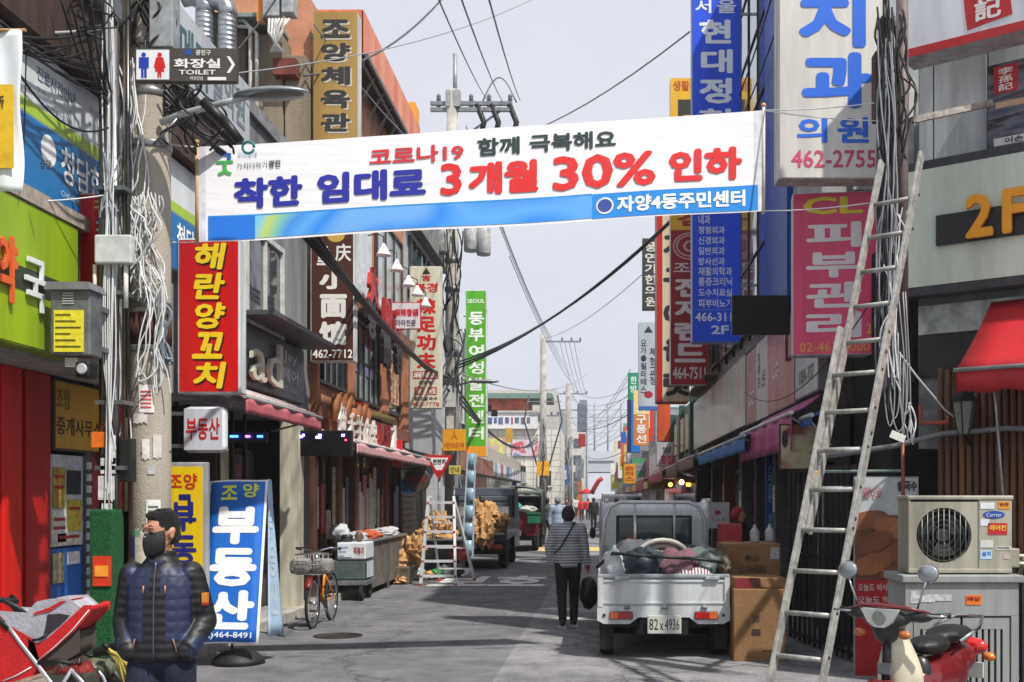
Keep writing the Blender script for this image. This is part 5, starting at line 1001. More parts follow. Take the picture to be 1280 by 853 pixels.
# food poster board
fp = thing('food_board', 'tall food poster with brown fried food and a red strip, behind the air conditioner', 'poster', (2.8, 10.8, 0))
MB().box(2.49, 3.11, 10.8, 10.84, 0, 1.92).build('board', m('#8f9a9c', .5), fp)
MB().box(2.50, 3.10, 10.79, 10.80, 1.55, 1.905).build('poster_sky', m('#b4b9bb', .5, dirt=.15), fp)
q = MB()
for i, (x, z, rx, rz_, an) in enumerate([(2.62, 1.5, .2, .09, .2), (2.9, 1.42, .25, .1, -.2), (2.65, 1.28, .22, .1, .35), (2.95, 1.2, .22, .1, .25), (2.66, 1.08, .2, .1, .3), (2.92, 1.0, .22, .1, .35)]):
    q = MB().xz([(min(3.1, max(2.5, x+rx*cos(a)*cos(an)-rz_*sin(a)*sin(an))), max(.94, z+rx*cos(a)*sin(an)+rz_*sin(a)*cos(an))) for a in [k*.2618 for k in range(24)]], 10.775-.002*i, 10.79)
    q.build('printed_food', m(['#8a5230', '#9c6038', '#7a4628'][i % 3], .5, dirt=.25, scale=6), fp)
MB().box(2.50, 3.10, 10.785, 10.80, .94, 1.55).build('poster_ground', m('#7c4a2c', .5, dirt=.3), fp)
MB().box(2.50, 3.10, 10.78, 10.80, .0, .93).build('red_strip', m('#a5141a', .5, dirt=.15), fp)
q = MB(); q.text('오늘도 바삭하게 시작!', 2.52, .82, 3.06, .89, 10.775, .01); q.build('lettering', m('#dcc8c8'), fp); q = MB(); q.text('오늘도 먹는 사랑', 2.52, .70, 3.06, .77, 10.775, .01); q.build('lettering', m('#dcc8c8'), fp); q = MB(); q.text('쌀국수', 2.9, 1.78, 3.09, 1.88, 10.775, .04); q.build('lettering', m('#23201e'), fp); q = MB(); q.text('할인', 2.56, 1.72, 2.74, 1.82, 10.775, .03); q.build('lettering', m('#b87880'), fp); q = MB(); q.text('치킨 호프', 2.56, .56, 3.06, .66, 10.775, .03); q.build('lettering', m('#e09a2c'), fp)
# folding gate
fg = thing('folding_gate', 'black folding bar gate in front of the shop window by the ladder', 'gate', (2.5, 12.6, 0)); ga, gb = Vector((2.36, 13.6, 0)), Vector((2.66, 11.5, 0))
for i in range(13):
    p = ga.lerp(gb, i/12); MB().box(p.x-.018, p.x+.018, p.y-.018, p.y+.018, .03, 2.06).build('bar', BLACK, fg)
for z in (.1, 1.05, 2.04): MB().bar(ga+Vector((0, 0, z)), gb+Vector((0, 0, z)), .02, .04).build('rail', BLACK, fg)
psign('hanging_poster', 'worn brown and cream food poster hanging above the folding gate', 974, 530, 1022, 588, 13.0, '#8a5a40', [('#disc', 977, 538, 985, 560, '#1c1614', {'nm': 'dark_spot'})], d=.04, facemat=m_blotch(['#5a281c', '#8a3f28', '#a89c80', '#b8ab8c', '#6a8048', '#7a3422'], 2.2, .4, stretch=(1, 1, 1.4)), cab='#3a2018', arm='R.2', cat='poster')
nb = psign('blue_strip_banner', 'narrow blue vertical banner standing in the dark shop front', 957, 560, 969, 678, 17.0, '#1c4a9c', [('스마트폰 상담', 960, 580, 966, 665, '#8ab0e0', {'vert': True})], d=.05, cab='#16408c', border=.0, cat='banner')
psign('stand_board', 'small white board with a red mark above the red box', 884, 628, 912, 661, 16.5, '#b9b9ba', [('#disc', 893, 638, 901, 644, '#a82040', {'nm': 'mark'}), ('1 2 3', 890, 648, 906, 651, '#5a5a6a', {})], d=.04, cab='#9a9a9c', border=.005)
# ---------------------------------------------------------------- awnings along both rows
def awning(lab, Xw, Xf, Y0, Y1, zw, zf, val, c, stripe=None, wave=0, tube='#c8ccce', grp=None):
    r = thing('awning', lab, 'awning', (Xf, (Y0+Y1)/2, zf-val), grp)
    mt_ = m_wave(c, stripe, 'Y', 3.2, .1, .6) if stripe else m(c, .6, dirt=.2, scale=3)
    MB().grid(lambda u, v: (Xw+(Xf-Xw)*v, Y0+(Y1-Y0)*u, zw+(zf-zw)*v-.03*sin(pi*v)), 10, 5, .012 if Xw > 0 else -.012).build('canopy', mt_, r)
    s = -1 if Xw < 0 else 1; n = int((Y1-Y0)*12)
    MB().grid(lambda u, v: (Xf-s*.002+.012*sin(u*31), Y0+(Y1-Y0)*u, zf-.01-val*v+(wave*abs(sin(u*n*.8)) if v > .9 else 0)), n, 3, .006).build('valance', mt_, r)
    MB().tube([(Xf, Y0-.02, zf), (Xf, Y1+.02, zf)], .025, 8).build('front_tube', m(tube, .4, .3), r)
    for y in (Y0+.2, Y1-.2): MB().bar((Xw, y, zw-.45), (Xf, y, zf-.03), .025).build('arm', STEEL, r)
    return r
awning('faded pink awning with striped top over the dark shop on the left', -4.5, -3.85, 12.3, 15.7, 3.08, 2.83, .17, '#c2666e', tube='#b0b0b0')
aw_ = MB()
for i in range(4): aw_.tube([(-4.35+i*.14, 12.3, 3.05-i*.055), (-4.35+i*.14, 15.7, 3.05-i*.055)], .012, 6)
tag(aw_.build('awning_slats', m('#d8d0cc', .5)), 'pale ridge slats lying on the faded pink awning', 'awning frame', kind='stuff')
awning('red and white striped awning over the restaurant front', -4.5, -3.85, 18.0, 26.0, 2.86, 2.62, .2, '#c46a70', '#d8c0c0', .03)
awning('magenta awning with a white roller tube on the right row', 2.6, 2.25, 12.9, 17.4, 2.92, 2.70, .42, '#b0407e', tube='#e4e4e0')
awning('bright blue awning under the magenta one on the right row', 2.6, 2.15, 16.2, 23.5, 2.85, 2.62, .24, '#1670bc', wave=.03)
awning('short blue awning behind the ladder at the near end of the shop row', 2.6, 2.35, 12.2, 12.85, 2.75, 2.62, .1, '#1a62b0')
awning('tan awning past the blue one on the right row', 2.6, 2.05, 23.6, 27.6, 2.85, 2.6, .25, '#8a6a50')
awning('dusty brown awning between the tan and the dark red ones', 2.6, 2.0, 27.7, 32.0, 2.85, 2.55, .3, '#7a4a40')
awning('dark red awning farther down the right row', 2.6, 1.9, 32.1, 40, 2.9, 2.5, .3, '#a8141c')
awning('small red awning at the far end of the right row', 2.6, 1.7, 41, 48, 2.9, 2.4, .5, '#a01c2c')
for i, (c, lab) in enumerate([('#ffb050', 'warm lit bulb under the far dark red awning'), ('#ffd8a0', 'second warm lit bulb under the far red awning')]):
    p = W(852 if i else 838, 603 if i else 606, 36 if i == 0 else 30); finish('bulb', MB().ball(p, .07, 10, 8), m(c, emit=5, dirt=0), lab, 'light bulb')
# ---------------------------------------------------------------- far poles
def cross_pole(lab, x, y, h_, r, arms, ins=(), trans=0, c='#b0aca4'):
    o = thing('utility_pole', lab, 'utility pole', (x, y, 0))
    MB().lathe([(r*1.15, 0), (r, h_*.5), (r*.8, h_)], (x, y, 0), 16).build('shaft', m(c, .9, dirt=.25, scale=3), o)
    for z, x0, x1 in arms:
        MB().box(x+x0, x+x1, y-.06, y+.06, z-.05, z+.05).build('crossarm', m('#8a8f94', .5, .5), o)
        for t in ins:
            xx = x+x0+(x1-x0)*t; MB().lathe([(.03, z+.05), (.07, z+.1), (.05, z+.16), (.07, z+.2), (.03, z+.26)], (xx, y, 0), 8).build('insulator', m('#6a6a70', .3), o)
    return o
k31 = kk(31)
p2 = cross_pole('tall concrete utility pole with transformers beyond the cream noodle sign', -3.98, 31, 13.0, .19, [(12.62, -.6, 1.65), (12.45, -.6, 1.65)], (.1, .5, .72, .98))
MB().tube([(-3.9, 31, 12.6), (-3.9, 31, 14.0)], .06, 8).build('mast', m('#9aa0a4', .5, .4), p2); MB().box(-4.15, -3.75, 30.85, 31.15, 12.5, 12.95).build('head_clamp', m('#a4a8a8', .5, .3), p2)
MB().bar((-3.8, 31, 11.6), (-2.6, 31, 12.45), .05).build('brace', m('#5a7080', .5, .4), p2); MB().box(-4.6, -3.4, 30.95, 31.05, 11.35, 11.45).build('crossarm', m('#8a8f94', .5, .5), p2)
for x, z in ((-4.55, 8.95), (-4.2, 9.05), (-3.45, 9.1), (-3.1, 9.0)): MB().lathe([(.18, 0), (.2, .05), (.2, .7), (.14, .8), (.05, .9)], (x, 30.9, z-.6), 14).build('transformer', m('#b9bcbc', .5, .2, dirt=.3), p2)
for z in (8.2, 7.4, 5.6, 4.9): MB().lathe([(.2, z), (.215, z+.02), (.215, z+.12), (.2, z+.14)], (-3.98, 31, 0), 16).build('steel_band', m('#8a8c8e', .4, .6), p2)
MB().box(-4.25, -3.85, 30.7, 30.85, 4.2, 4.8).build('control_box', m('#c9c9c6', .5), p2); MB().box(-4.1, -3.9, 30.7, 30.85, 3.6, 3.95).build('control_box', m('#c9c4b8', .5), p2)
for i, (a, b) in enumerate([((-3.3, 12.6), (-3.2, 11.7)), ((-2.9, 12.6), (-2.8, 11.6)), ((-2.4, 12.6), (-2.3, 11.7))]): MB().tube([(a[0], 31, a[1]), (a[0]+.2, 31, a[1]-.5), (b[0], 31, b[1])], .08, 8).build('cutout', BLACK, p2)
MB().tube([(-3.15+.95*t, 31, 12.65+.7*sin(pi*t)) for t in [i/10 for i in range(11)]], .025, 6).build('jumper', CABG, p2)
tangle(p2, (-3.95, 30.8, 7.6), (.28, .2, 2.6), 8, .02, CAB); tangle(p2, (-3.9, 30.8, 5.6), (.3, .2, 1.3), 9, .022, m('#4a4c50')); tangle(p2, (-3.8, 30.8, 3.4), (.12, .1, 2.6), 6, .02, CABG)
l2 = thing('street_lamp', 'thin flat street lamp on the pole in front of the green vertical sign', 'street lamp', (-3.9, 30.8, 5.2)); p = W(605, 477, 30.6)
MB().ball((p.x, 30.6, p.z), (.42, .15, .06), 16, 8).build('lamp_head', m('#8f9598', .4, .4), l2); MB().tube([(-3.9, 30.8, p.z-.1), (p.x-.3, 30.6, p.z)], .03, 6).build('arm', STEEL, l2)
p3 = cross_pole('slender concrete pole with cross arm and cables at the bend of the street', -3.35, 71, 12.2, .22, [(11.6, 0, 2.4), (6.9, -.9, 1.0)], (.5, .75, .98))
for s_ in (-1, 1): MB().tube([(-3.35+s_*.9, 71, 8.2), (-3.35+s_*1.2, 71, 6.6), (-3.35+s_*.6, 71, 4.5), (-3.35+s_*.3, 71, 3.4)], .05, 6).build('loop_cable', m('#3a3c40'), p3)
MB().bar((-4.3, 71, 7.8), (-2.2, 71, 7.8), .06).build('crossarm', GREYP, p3); MB().box(-3.75, -2.95, 70.7, 70.9, 3.1, 4.0).build('yellow_box', m('#f0b020', .5), p3)
tangle(p3, (-3.4, 70.8, 5.2), (.22, .2, 2.5), 8, .03, CABG); tangle(p3, (-3.3, 70.8, 3.2), (.25, .2, 2.0), 5, .03, CAB)
p4 = cross_pole('far concrete pole loaded with boxes behind the slender pole', -2.35, 96, 11.5, .3, [(10.6, -1.2, 1.6), (9.2, -.6, 1.6)], (.3, .7, .98))
for x, z, w_, h_, c in [(-1.2, 6.6, .6, 1.1, '#b8302a'), (-3.4, 5.0, .6, .8, '#d8b820'), (-3.7, 2.6, .7, 1.2, '#a0283c'), (-1.4, 4.2, .7, 1.6, '#8f9398'), (-2.9, 3.6, .8, 2, '#9da1a5'), (-1.2, 8.5, .8, 2.4, '#6a7684')]: MB().box(x-w_/2, x+w_/2, 95.6, 95.9, z-h_/2, z+h_/2).build('box', m(c, .5, dirt=.3), p4)
tangle(p4, (-2.2, 95.6, 4.5), (.5, .3, 4), 10, .035, CABG); tangle(p4, (-2.6, 95.6, 3.5), (.5, .3, 3), 8, .035, CABG)
# overhead cables (each end at a pole or a wall)
T1 = (-2.6, 31, 12.7); T2 = (-3.0, 31, 12.7); T3 = (-2.1, 31, 12.7)
cable(W(540, -20, 12), T2, .1, .012, 'thin upper cable dropping from the top edge to the left end of the cross arm', CABG); cable(W(570, -20, 12), T1, .1, .013, 'thin upper cable dropping to the middle of the cross arm', CABG); cable(W(606, -20, 12), T3, .1, .013, 'thin upper cable dropping to the right end of the cross arm', CABG)
A0 = W(383, 292, 13.5); E0 = W(648, 545, 60)
bun = thing('cable_bundle', 'thick bundle of black cables falling from the banner towards the bend of the street', 'cable', W(520, 420, 22))
K1 = W(385, 292, 14); K2 = W(560, 478, 30.5); K3 = W(600, 520, 45); K4 = W(672, 548, 70.8)
for i in range(6):
    j = Vector(((i % 3)*.07-.07, 0, (i//3)*.11-.05)); MB().tube(sagpts(K1+j*.8, K2+j*1.8, .08+.06*i, 14), .026, 6).build('cable', CAB, bun)
for i in range(3): j = Vector((0, 0, i*.22-.2)); MB().tube(sagpts(K2+j, K4+j, .9+.25*i, 14), .035, 6).build('cable', CAB, bun)
for px, py, Y in ((611, 511, 44), (618, 517, 45)): p = W(px, py, Y); MB().box(p.x-.12, p.x+.12, Y-.1, Y+.1, p.z-.12, p.z+.14).build('splice', CAB, bun)
p = W(636, 545, 52); MB().box(p.x-.16, p.x+.16, 51.9, 52.1, p.z-.3, p.z+.35).build('yellow_tag', m('#c89a30'), bun)
cable(W(352, 262, 12.6), K1, .02, .03, 'short thick black cable coming from behind the banner', CAB)
q = [(W(612, 442, 32), W(690, 402, 26)), ]
for i in range(3): 
    cable((-3.9, 30.9, 5.25+.09*i), (1.9+.1*i, 25.9, 8.3+.07*i), .42+.05*i, .024+.006*(i == 1), ['lower', 'middle', 'upper'][i]+' of three sagging grey cables crossing from the transformer pole to the right row', m('#4a4e54', .5, dirt=0))
cable((-3.9, 31, 5.2), (-.5, 71, 9.6), .8, .02, 'cable running from the transformer pole towards the far poles', CABG); cable((-3.35, 71, 11.8), (2.6, 30, 9.0), .6, .016, 'thin cable rising from the slender pole to the right row', CABG)
for i in range(5): cable((-3.6+i*.3, 31, 12.0-i*.9), (-2.8+i*.4, 71, 11.8-i*.8), .5, .014, ['topmost', 'second', 'third', 'fourth', 'lowest'][i]+' of five thin wires between the transformer pole and the slender pole', CABG)
for i in range(4): cable((-2.3+i*.3, 71, 11.6), (-1.8+i*.3, 96, 10.7), .3, .018, ['first', 'second', 'third', 'fourth'][i]+' short wire from the left between the two far poles', CABG)
cable((-1.0, 96, 7.6), (2.6, 52, 6.4), .5, .03, 'dark cable climbing from the far pole to the teal sign', m('#4a4e54')); cable((-1.0, 96, 6.4), (2.6, 50, 5.9), .8, .02, 'second thin cable below it from the far pole to the right row', CABG); cable((-.9, 96, 5.2), (2.7, 60, 5.0), .6, .03, 'lowest faint cable from the far pole to the far right row', CABG)
cable((-3.9, 31, 11.5), W(862, 40, 16), .5, .013, 'thin grey wire rising from behind the banner to the tall blue sign', CABG); cable(W(210, 100, 12), W(680, -8, 24), .3, .009, 'faint wire crossing the sky above the gym sign', CABG); cable(W(380, 95, 17.3), W(560, -10, 22), .35, .018, 'dark wire passing the gym sign to the top of the sky', m('#50545a'))
cable(W(392, 30, 17), W(560, 210, 30), .3, .012, 'thin wire dropping across the gym sign', CABG); cable(W(296, 64, 9.9), W(352, -12, 10.5), .02, .009, 'thin dark wire rising above the toilet sign', CAB)
# black cables fanning out at the top left
tl = thing('cable_fan', 'fan of black cables sagging from the top left corner to the concrete pole', 'cable', (-4.6, 9.0, 5.6))
for i in range(10):
    a = W(-40, -18+i*6.5, 7.6+rnd.random()*.5); b = Vector((PX-.15-.02*i, PY-.15, 5.15+.07*i+rnd.random()*.15)); MB().tube(sagpts(a, b, .10+.16*rnd.random(), 12), .006+.005*rnd.random(), 5).build('cable', CAB, tl)
for i in range(5): MB().tube(sagpts(W(70+i*14, -20, 8.9), (PX-.2, PY-.2, 4.9+.15*i), .15+.1*i, 10), .009, 5).build('cable', CAB, tl)
tangle(tl, W(110, 15, 9.2), (.22, .1, .3), 6, .008, CAB)
cable(W(-10, 30, 8.0), W(135, 160, 9.3), .28, .009, 'long thin black cable drooping over the blue clinic board', CAB); cable(W(33, 60, 8.4), W(28, 235, 8.5), .02, .006, 'thin vertical cord at the left over the clinic board', CAB)
for i, (x0, y0, x1, y1, Y) in enumerate([(925, 118, 965, -5, 14), (931, 140, 985, -5, 13.6)]): cable(W(x0, y0, 19), W(x1, y1, Y), .05, .012, ['left', 'right'][i]+' dark cable climbing the glass front', CAB)
cable((2.5, 9.75, 3.6), W(930, 490, 18), .5, .007, 'black cable from the cable pole down to the shop boards', CAB)
# ---------------------------------------------------------------- elevated railway at the end
vd = thing('railway_viaduct', 'pale elevated railway viaduct crossing the far end of the street', 'bridge', (0, 150, 0)); VC = m('#b9bfc6', .8, dirt=.1, scale=.4)
MB().box(-40, 40, 149, 156, 5.1, 6.6).build('deck', VC, vd); MB().box(-40, 40, 148.8, 149.1, 6.6, 7.9).build('parapet', m('#cdd2d8', .8), vd)
for x in (-14, -2.2, 4.4, 16): MB().box(x-.7, x+.7, 150, 155, 0, 5.1).build('pier', VC, vd)
for x in (-2, -.2, 1.6, 3.4, 5.2): MB().tube([(x, 152, 6.6), (x, 152, 14.5)], .12, 6).build('mast', m('#8f959b', .6), vd)
for z in (13.6, 12.6): MB().tube([(-40, 152, z), (40, 152, z)], .05, 5).build('line', CABG, vd)
# ================================================================ vehicles
def wheel(par, x, y, r, wd, axis='X', name='wheel'):
    c = (x, y, r)
    t = MB().lathe([(r*.62, -wd/2), (r*.9, -wd/2), (r, -wd*.3), (r, wd*.3), (r*.9, wd/2), (r*.62, wd/2)], c, 28, axis).build(name, RUBBER, par)
    MB().lathe([(.03, -wd*.38), (r*.5, -wd*.3), (r*.62, -wd*.46), (r*.62, wd*.46), (r*.5, wd*.3), (.03, wd*.38)], c, 20, axis).build('rim', m('#8f9294', .4, .6, dirt=.3), t)
    return t
def lump(c, r, seed, amp=.25, fr=1.6, nu=22, nv=14, rot=0):
    q = MB().ball((0, 0, 0), 1, nu, nv); rr = r if isinstance(r, (tuple, list)) else (r, r, r); o = Vector((seed*7.3, seed*3.1, seed*1.7)); vs = []
    for p in q.v:
        p = Vector(p); k = 1+amp*(NZ.noise(p*fr+o)+.55*NZ.noise(p*fr*2.3+o)+.3*NZ.noise(p*fr*5+o)); p = Vector((p.x*rr[0]*k, p.y*rr[1]*k, p.z*rr[2]*k))
        p = Matrix.Rotation(rot, 3, 'Z')@p; vs.append((p.x+c[0], p.y+c[1], p.z+c[2]))
    q.v = vs; return q
def bundle(name, c, r, seed, mat, lab, cat, amp=.25, fr=1.6, grp=None, rot=0, n=(26, 16)):
    q = lump(c, r, seed, amp, fr, n[0], n[1], rot)
    if name == 'kraft_paper': q = crumple(q, r, seed)
    if True: pass
    return finish(name, q, mat, lab, cat, grp)
TW = m('#c4cacd', .35, dirt=.5, scale=3.2, coat=.3, streak=1, dirtc='#8b877c', bump=.06, bscale=5); UND = m('#101112', .8, dirt=.3)
def crumple(q, r, seed):
    """paper: sharp facets, creases and a ragged open mouth"""
    rr = max(r); o = Vector((seed*3.3, 1, seed)); vs = []
    c = Vector((sum(v[0] for v in q.v), sum(v[1] for v in q.v), sum(v[2] for v in q.v)))/len(q.v)
    for v in q.v:
        d = Vector(v)-c; n_ = NZ.noise(Vector(v)/rr*3.1+o); n2 = NZ.noise(Vector(v)/rr*6.5+o); k = 1+.11*(1-abs(n_)*3.2)-.03+.08*n2
        if d.z > 0: k += .08*abs(NZ.noise(Vector((d.x, d.y, 0))/rr*4+o))*d.z/rr
        vs.append(tuple(c+d*k))
    q.v = vs; q.sm = [False]*len(q.f); return q
# --- white mini truck seen from behind
X0, X1, Y0 = .026, 1.412, 11.9; cx = (X0+X1)/2; hw = (X1-X0)/2
tk = thing('mini_truck', 'small white pickup truck seen from behind, its bed full of tied bundles', 'truck', (cx, 13.4, 0))
MB().box(X0+.01, X1-.01, Y0+.03, Y0+1.95, .52, .58).build('bed_floor', m('#7b8588', .6, dirt=.3), tk)
MB().box(X0+.02, X1-.02, Y0, Y0+.035, .565, .86).build('tailgate', TW, tk, .012)
q = MB()
for z in (.60, .83): q.box(X0+.05, X1-.05, Y0-.012, Y0, z-.012, z+.012)
q.build('tailgate_rib', TW, tk, .004, kind='stuff')
MB().box(X0-.01, X1+.01, Y0-.02, Y0+.05, .86, .905).build('top_rail', m('#8e989c', .4, dirt=.2), tk, .012)
for x in (X0, X1-.04): MB().box(x, x+.04, Y0+.04, Y0+1.95, .56, .88).build('side_panel', TW, tk, .01)
for x in (X0-.01, X1-.05): MB().box(x, x+.06, Y0-.02, Y0+.07, .55, .87).build('corner_post', TW, tk, .008)
for x in (cx-.52, cx+.44): MB().box(x, x+.15, Y0-.04, Y0-.02, .845, .885).build('latch', m('#aab2b5', .35, dirt=.2), tk, .008)
for x in (cx-.42, cx-.02, cx+.40): MB().lathe([(.022, 0), (.022, .06)], (x, Y0-.02, .555), 10, 'X').build('hinge', m('#8b9396', .4), tk)
# rear skirt with a wide notch
sk = [(X0-.005, .56), (X1+.005, .56), (X1+.005, .42), (X1-.06, .385), (X1-.33, .385), (X1-.42, .455), (X0+.42, .455), (X0+.33, .385), (X0+.06, .385), (X0-.005, .42)]
MB().xz(sk, Y0-.015, Y0+.06).build('rear_skirt', TW, tk, .008)
for x, f in ((X0+.12, 1), (X1-.12, -1)):
    t = MB().box(min(x, x+f*.245), max(x, x+f*.245), Y0-.035, Y0-.014, .425, .51).build('tail_light', m('#2a1414', .4), tk, .008)
    a = x+(.006 if f > 0 else -.006); s1 = a+f*.085; s2 = a+f*.233
    MB().box(min(a, s1), max(a, s1), Y0-.043, Y0-.034, .432, .503).build('amber_lens', m('#d8621a', .2, coat=.5), t, .004); MB().box(min(s1, s2), max(s1, s2), Y0-.043, Y0-.034, .432, .503).build('red_lens', m('#b4150f', .2, coat=.5), t, .004)
    MB().lathe([(.018, 0), (.018, .01)], (X0+.06 if f > 0 else X1-.06, Y0-.026, .47), 12, 'Y').build('reflector', m('#2a2c30'), tk)
pl = MB().box(cx-.175, cx+.185, Y0-.045, Y0-.03, .275, .47).build('number_plate', m('#c6cabf', .4, dirt=.15), tk, .008)
q = MB().text('82', cx-.155, .315, cx-.06, .435, Y0-.0462, .005); q.text('x', cx-.045, .315, cx-.005, .39, Y0-.0462, .01); q.text('4936', cx+.01, .315, cx+.165, .435, Y0-.0462, .005); q.build('plate_number', m('#23302a'), pl)
MB().box(cx-.25, cx+.26, Y0+.0, Y0+.03, .26, .46).build('plate_bracket', UND, tk); MB().box(X0+.1, X1-.1, Y0+.08, Y0+2.9, .33, .52).build('chassis', UND, tk)
for x in (X0+.02, X1-.14): MB().box(x, x+.13, Y0+.06, Y0+.08, .1, .42).build('mud_flap', RUBBER, tk)
for x in (X0+.09, X1-.09):
    for y in (Y0+.42, Y0+2.45): wheel(tk, x, y, .265, .15)
MB().tube([(X0+.1, Y0+.42, .265), (X1-.1, Y0+.42, .265)], .04, 8).build('axle', UND, tk); MB().tube([(cx-.25, Y0+.2, .27), (cx-.25, Y0+1.2, .3)], .035, 8).build('exhaust', m('#4a4440', .5, .6), tk)
CY = Y0+1.98
cb = []
prof = [(CY, .5), (CY, 1.45), (CY+.06, 1.6), (CY+.2, 1.655), (CY+.8, 1.655), (CY+1.05, 1.55), (CY+1.3, 1.0), (CY+1.42, .75), (CY+1.42, .42), (CY, .42)]
cab = MB().yz(prof, X0+.02, X1-.02).build('cab', TW, tk, .05, seg=3)
MB().box(cx-.47, cx+.47, CY-.018, CY+.02, 1.12, 1.5).build('window_seal', BLACK, cab, .06, seg=4)
MB().box(cx-.44, cx+.44, CY-.026, CY+.01, 1.15, 1.47).build('rear_window', glass('#3c4648', .05), cab, .05, seg=4)
for i, (x, z, r_, c_) in enumerate([(-.28, 1.2, .07, '#8a4a38'), (.3, 1.22, .08, '#2a2c30')]): MB().box(cx+x-r_, cx+x+r_, CY-.029, CY-.0255, z-.06, z+.05).build('seat_back', m(c_, .6, dirt=.3), cab, .02)
for f in (-1, 1):
    mr_ = MB().ball((cx+f*(hw+.07), CY+1.0, 1.25), (.04, .03, .08), 12, 8).build('mirror', BLACK, tk); MB().bar((cx+f*(hw+.1), CY+1.0, 1.25), (cx+f*(hw-.04), CY+1.05, 1.3), .015).build('mirror_arm', BLACK, mr_)
    MB().box(cx+f*(hw-.02)-.004, cx+f*(hw-.02)+.004, CY+.25, CY+.95, 1.05, 1.45).build('side_window', glass('#30383c'), cab)
G = CY-.14; gx0, gx1 = X0+.03, X1-.03; TUB = m('#c9ced0', .35, .2, dirt=.15)
pts = [(gx0, G, .88), (gx0+.05, G, 1.45), (gx0+.12, G, 1.6), (gx0+.24, G, 1.66), (gx1-.24, G, 1.66), (gx1-.12, G, 1.6), (gx1-.05, G, 1.45), (gx1, G, .88)]
MB().tube(pts, .024, 10).build('guard_frame', TUB, tk)
for x in (gx0+.42, gx1-.42): MB().tube([(x, G, 1.1), (x, G, 1.66)], .017, 8).build('guard_bar', TUB, tk)
MB().box(gx0+.02, gx1-.02, G-.01, G+.02, .56, 1.14).build('guard_panel', m('#6f8182', .5, dirt=.3, streak=1), tk, .006)  # front wall of the bed; its shade is painted in as teal grey
for x in (gx0+.1, gx1-.1): MB().ball((x+(-.02 if x < cx else .1), G, 1.68), (.035, .02, .03), 8, 6).build('guard_knob', TUB, tk)
# load
B = Y0
bundle('cloth_bundle', (X0+.16, B+.3, .92), (.13, .22, .24), 1, m('#c4c8ca', .8, dirt=.15, bump=.3), 'bundle of crumpled white cloth at the left of the truck bed', 'bundle', .3, 2)
bundle('dark_bag', (X0+.5, B+.38, .96), (.25, .26, .22), 2, m('#333f4b', .45, dirt=.3, bump=.3), 'dark blue tied bag left of centre on the truck bed', 'bag', .3, 2)
ro = thing('rolled_mat', 'large rolled grey striped mat arched over the other bundles in the truck', 'mat', (cx+.05, B+.8, .95))
for i in range(5): r = .27-.035*i; MB().tube([(cx+.03+r*cos(a*pi/12)*1.15, B+.62+.02*i, 1.0+r*sin(a*pi/12)*.9+(.02 if i % 2 else 0)) for a in range(-1, 14)], .026, 8).build('mat_fold', m(['#b8b6ac', '#7d7b74', '#a5a297', '#5e5c58', '#918e86'][i], .85, dirt=.2), ro)
bundle('mat_filling', (cx+.03, B+.72, 1.0), (.2, .2, .17), 4, m('#8f8c84', .85, dirt=.3), 'grey cloth lump wrapped inside the rolled striped mat', 'bundle', .3, 2)
bundle('pink_blanket', (cx+.18, B+.4, .95), (.3, .26, .2), 5, m('#7c5560', .8, dirt=.35, bump=.3), 'dusty pink blanket heaped in the middle of the truck bed', 'blanket', .35, 2.2)
bundle('striped_cloth', (cx+.32, B+.17, .87), (.22, .12, .1), 6, m_wave('#c8c8cc', '#7a4a54', 'X', 9, .2, .7, axis2=None), 'white cloth with thin stripes at the tailgate of the small truck', 'cloth', .25, 2)
bundle('green_tarp', (X1-.22, B+.5, .98), (.26, .3, .2), 7, m('#6d7a78', .4, dirt=.3, bump=.3), 'grey green plastic tarp heaped at the right of the truck bed', 'tarp', .35, 1.9)
bundle('brown_rag', (X1-.02, B+.28, .98), (.07, .1, .1), 8, m('#6a6252', .9, dirt=.3), 'small brown rag hooked on the right bed corner', 'rag', .4, 3)
bundle('grey_sack', (cx-.2, B+.9, 1.0), (.38, .3, .24), 9, m('#5c6066', .7, dirt=.3), 'flat grey sack deep in the truck bed behind the bags', 'sack', .25, 2)
finish('tie_strap', MB().tube([(X0-.02, B+.2, .96), (X0+.15, B+.15, 1.12), (X0+.4, B+.12, 1.1), (cx, B+.12, 1.08), (cx+.4, B+.1, 1.06), (X1-.05, B+.15, 1.02)], .018, 8), BLACK, 'black rubber strap stretched across the bundles on the truck', 'strap')
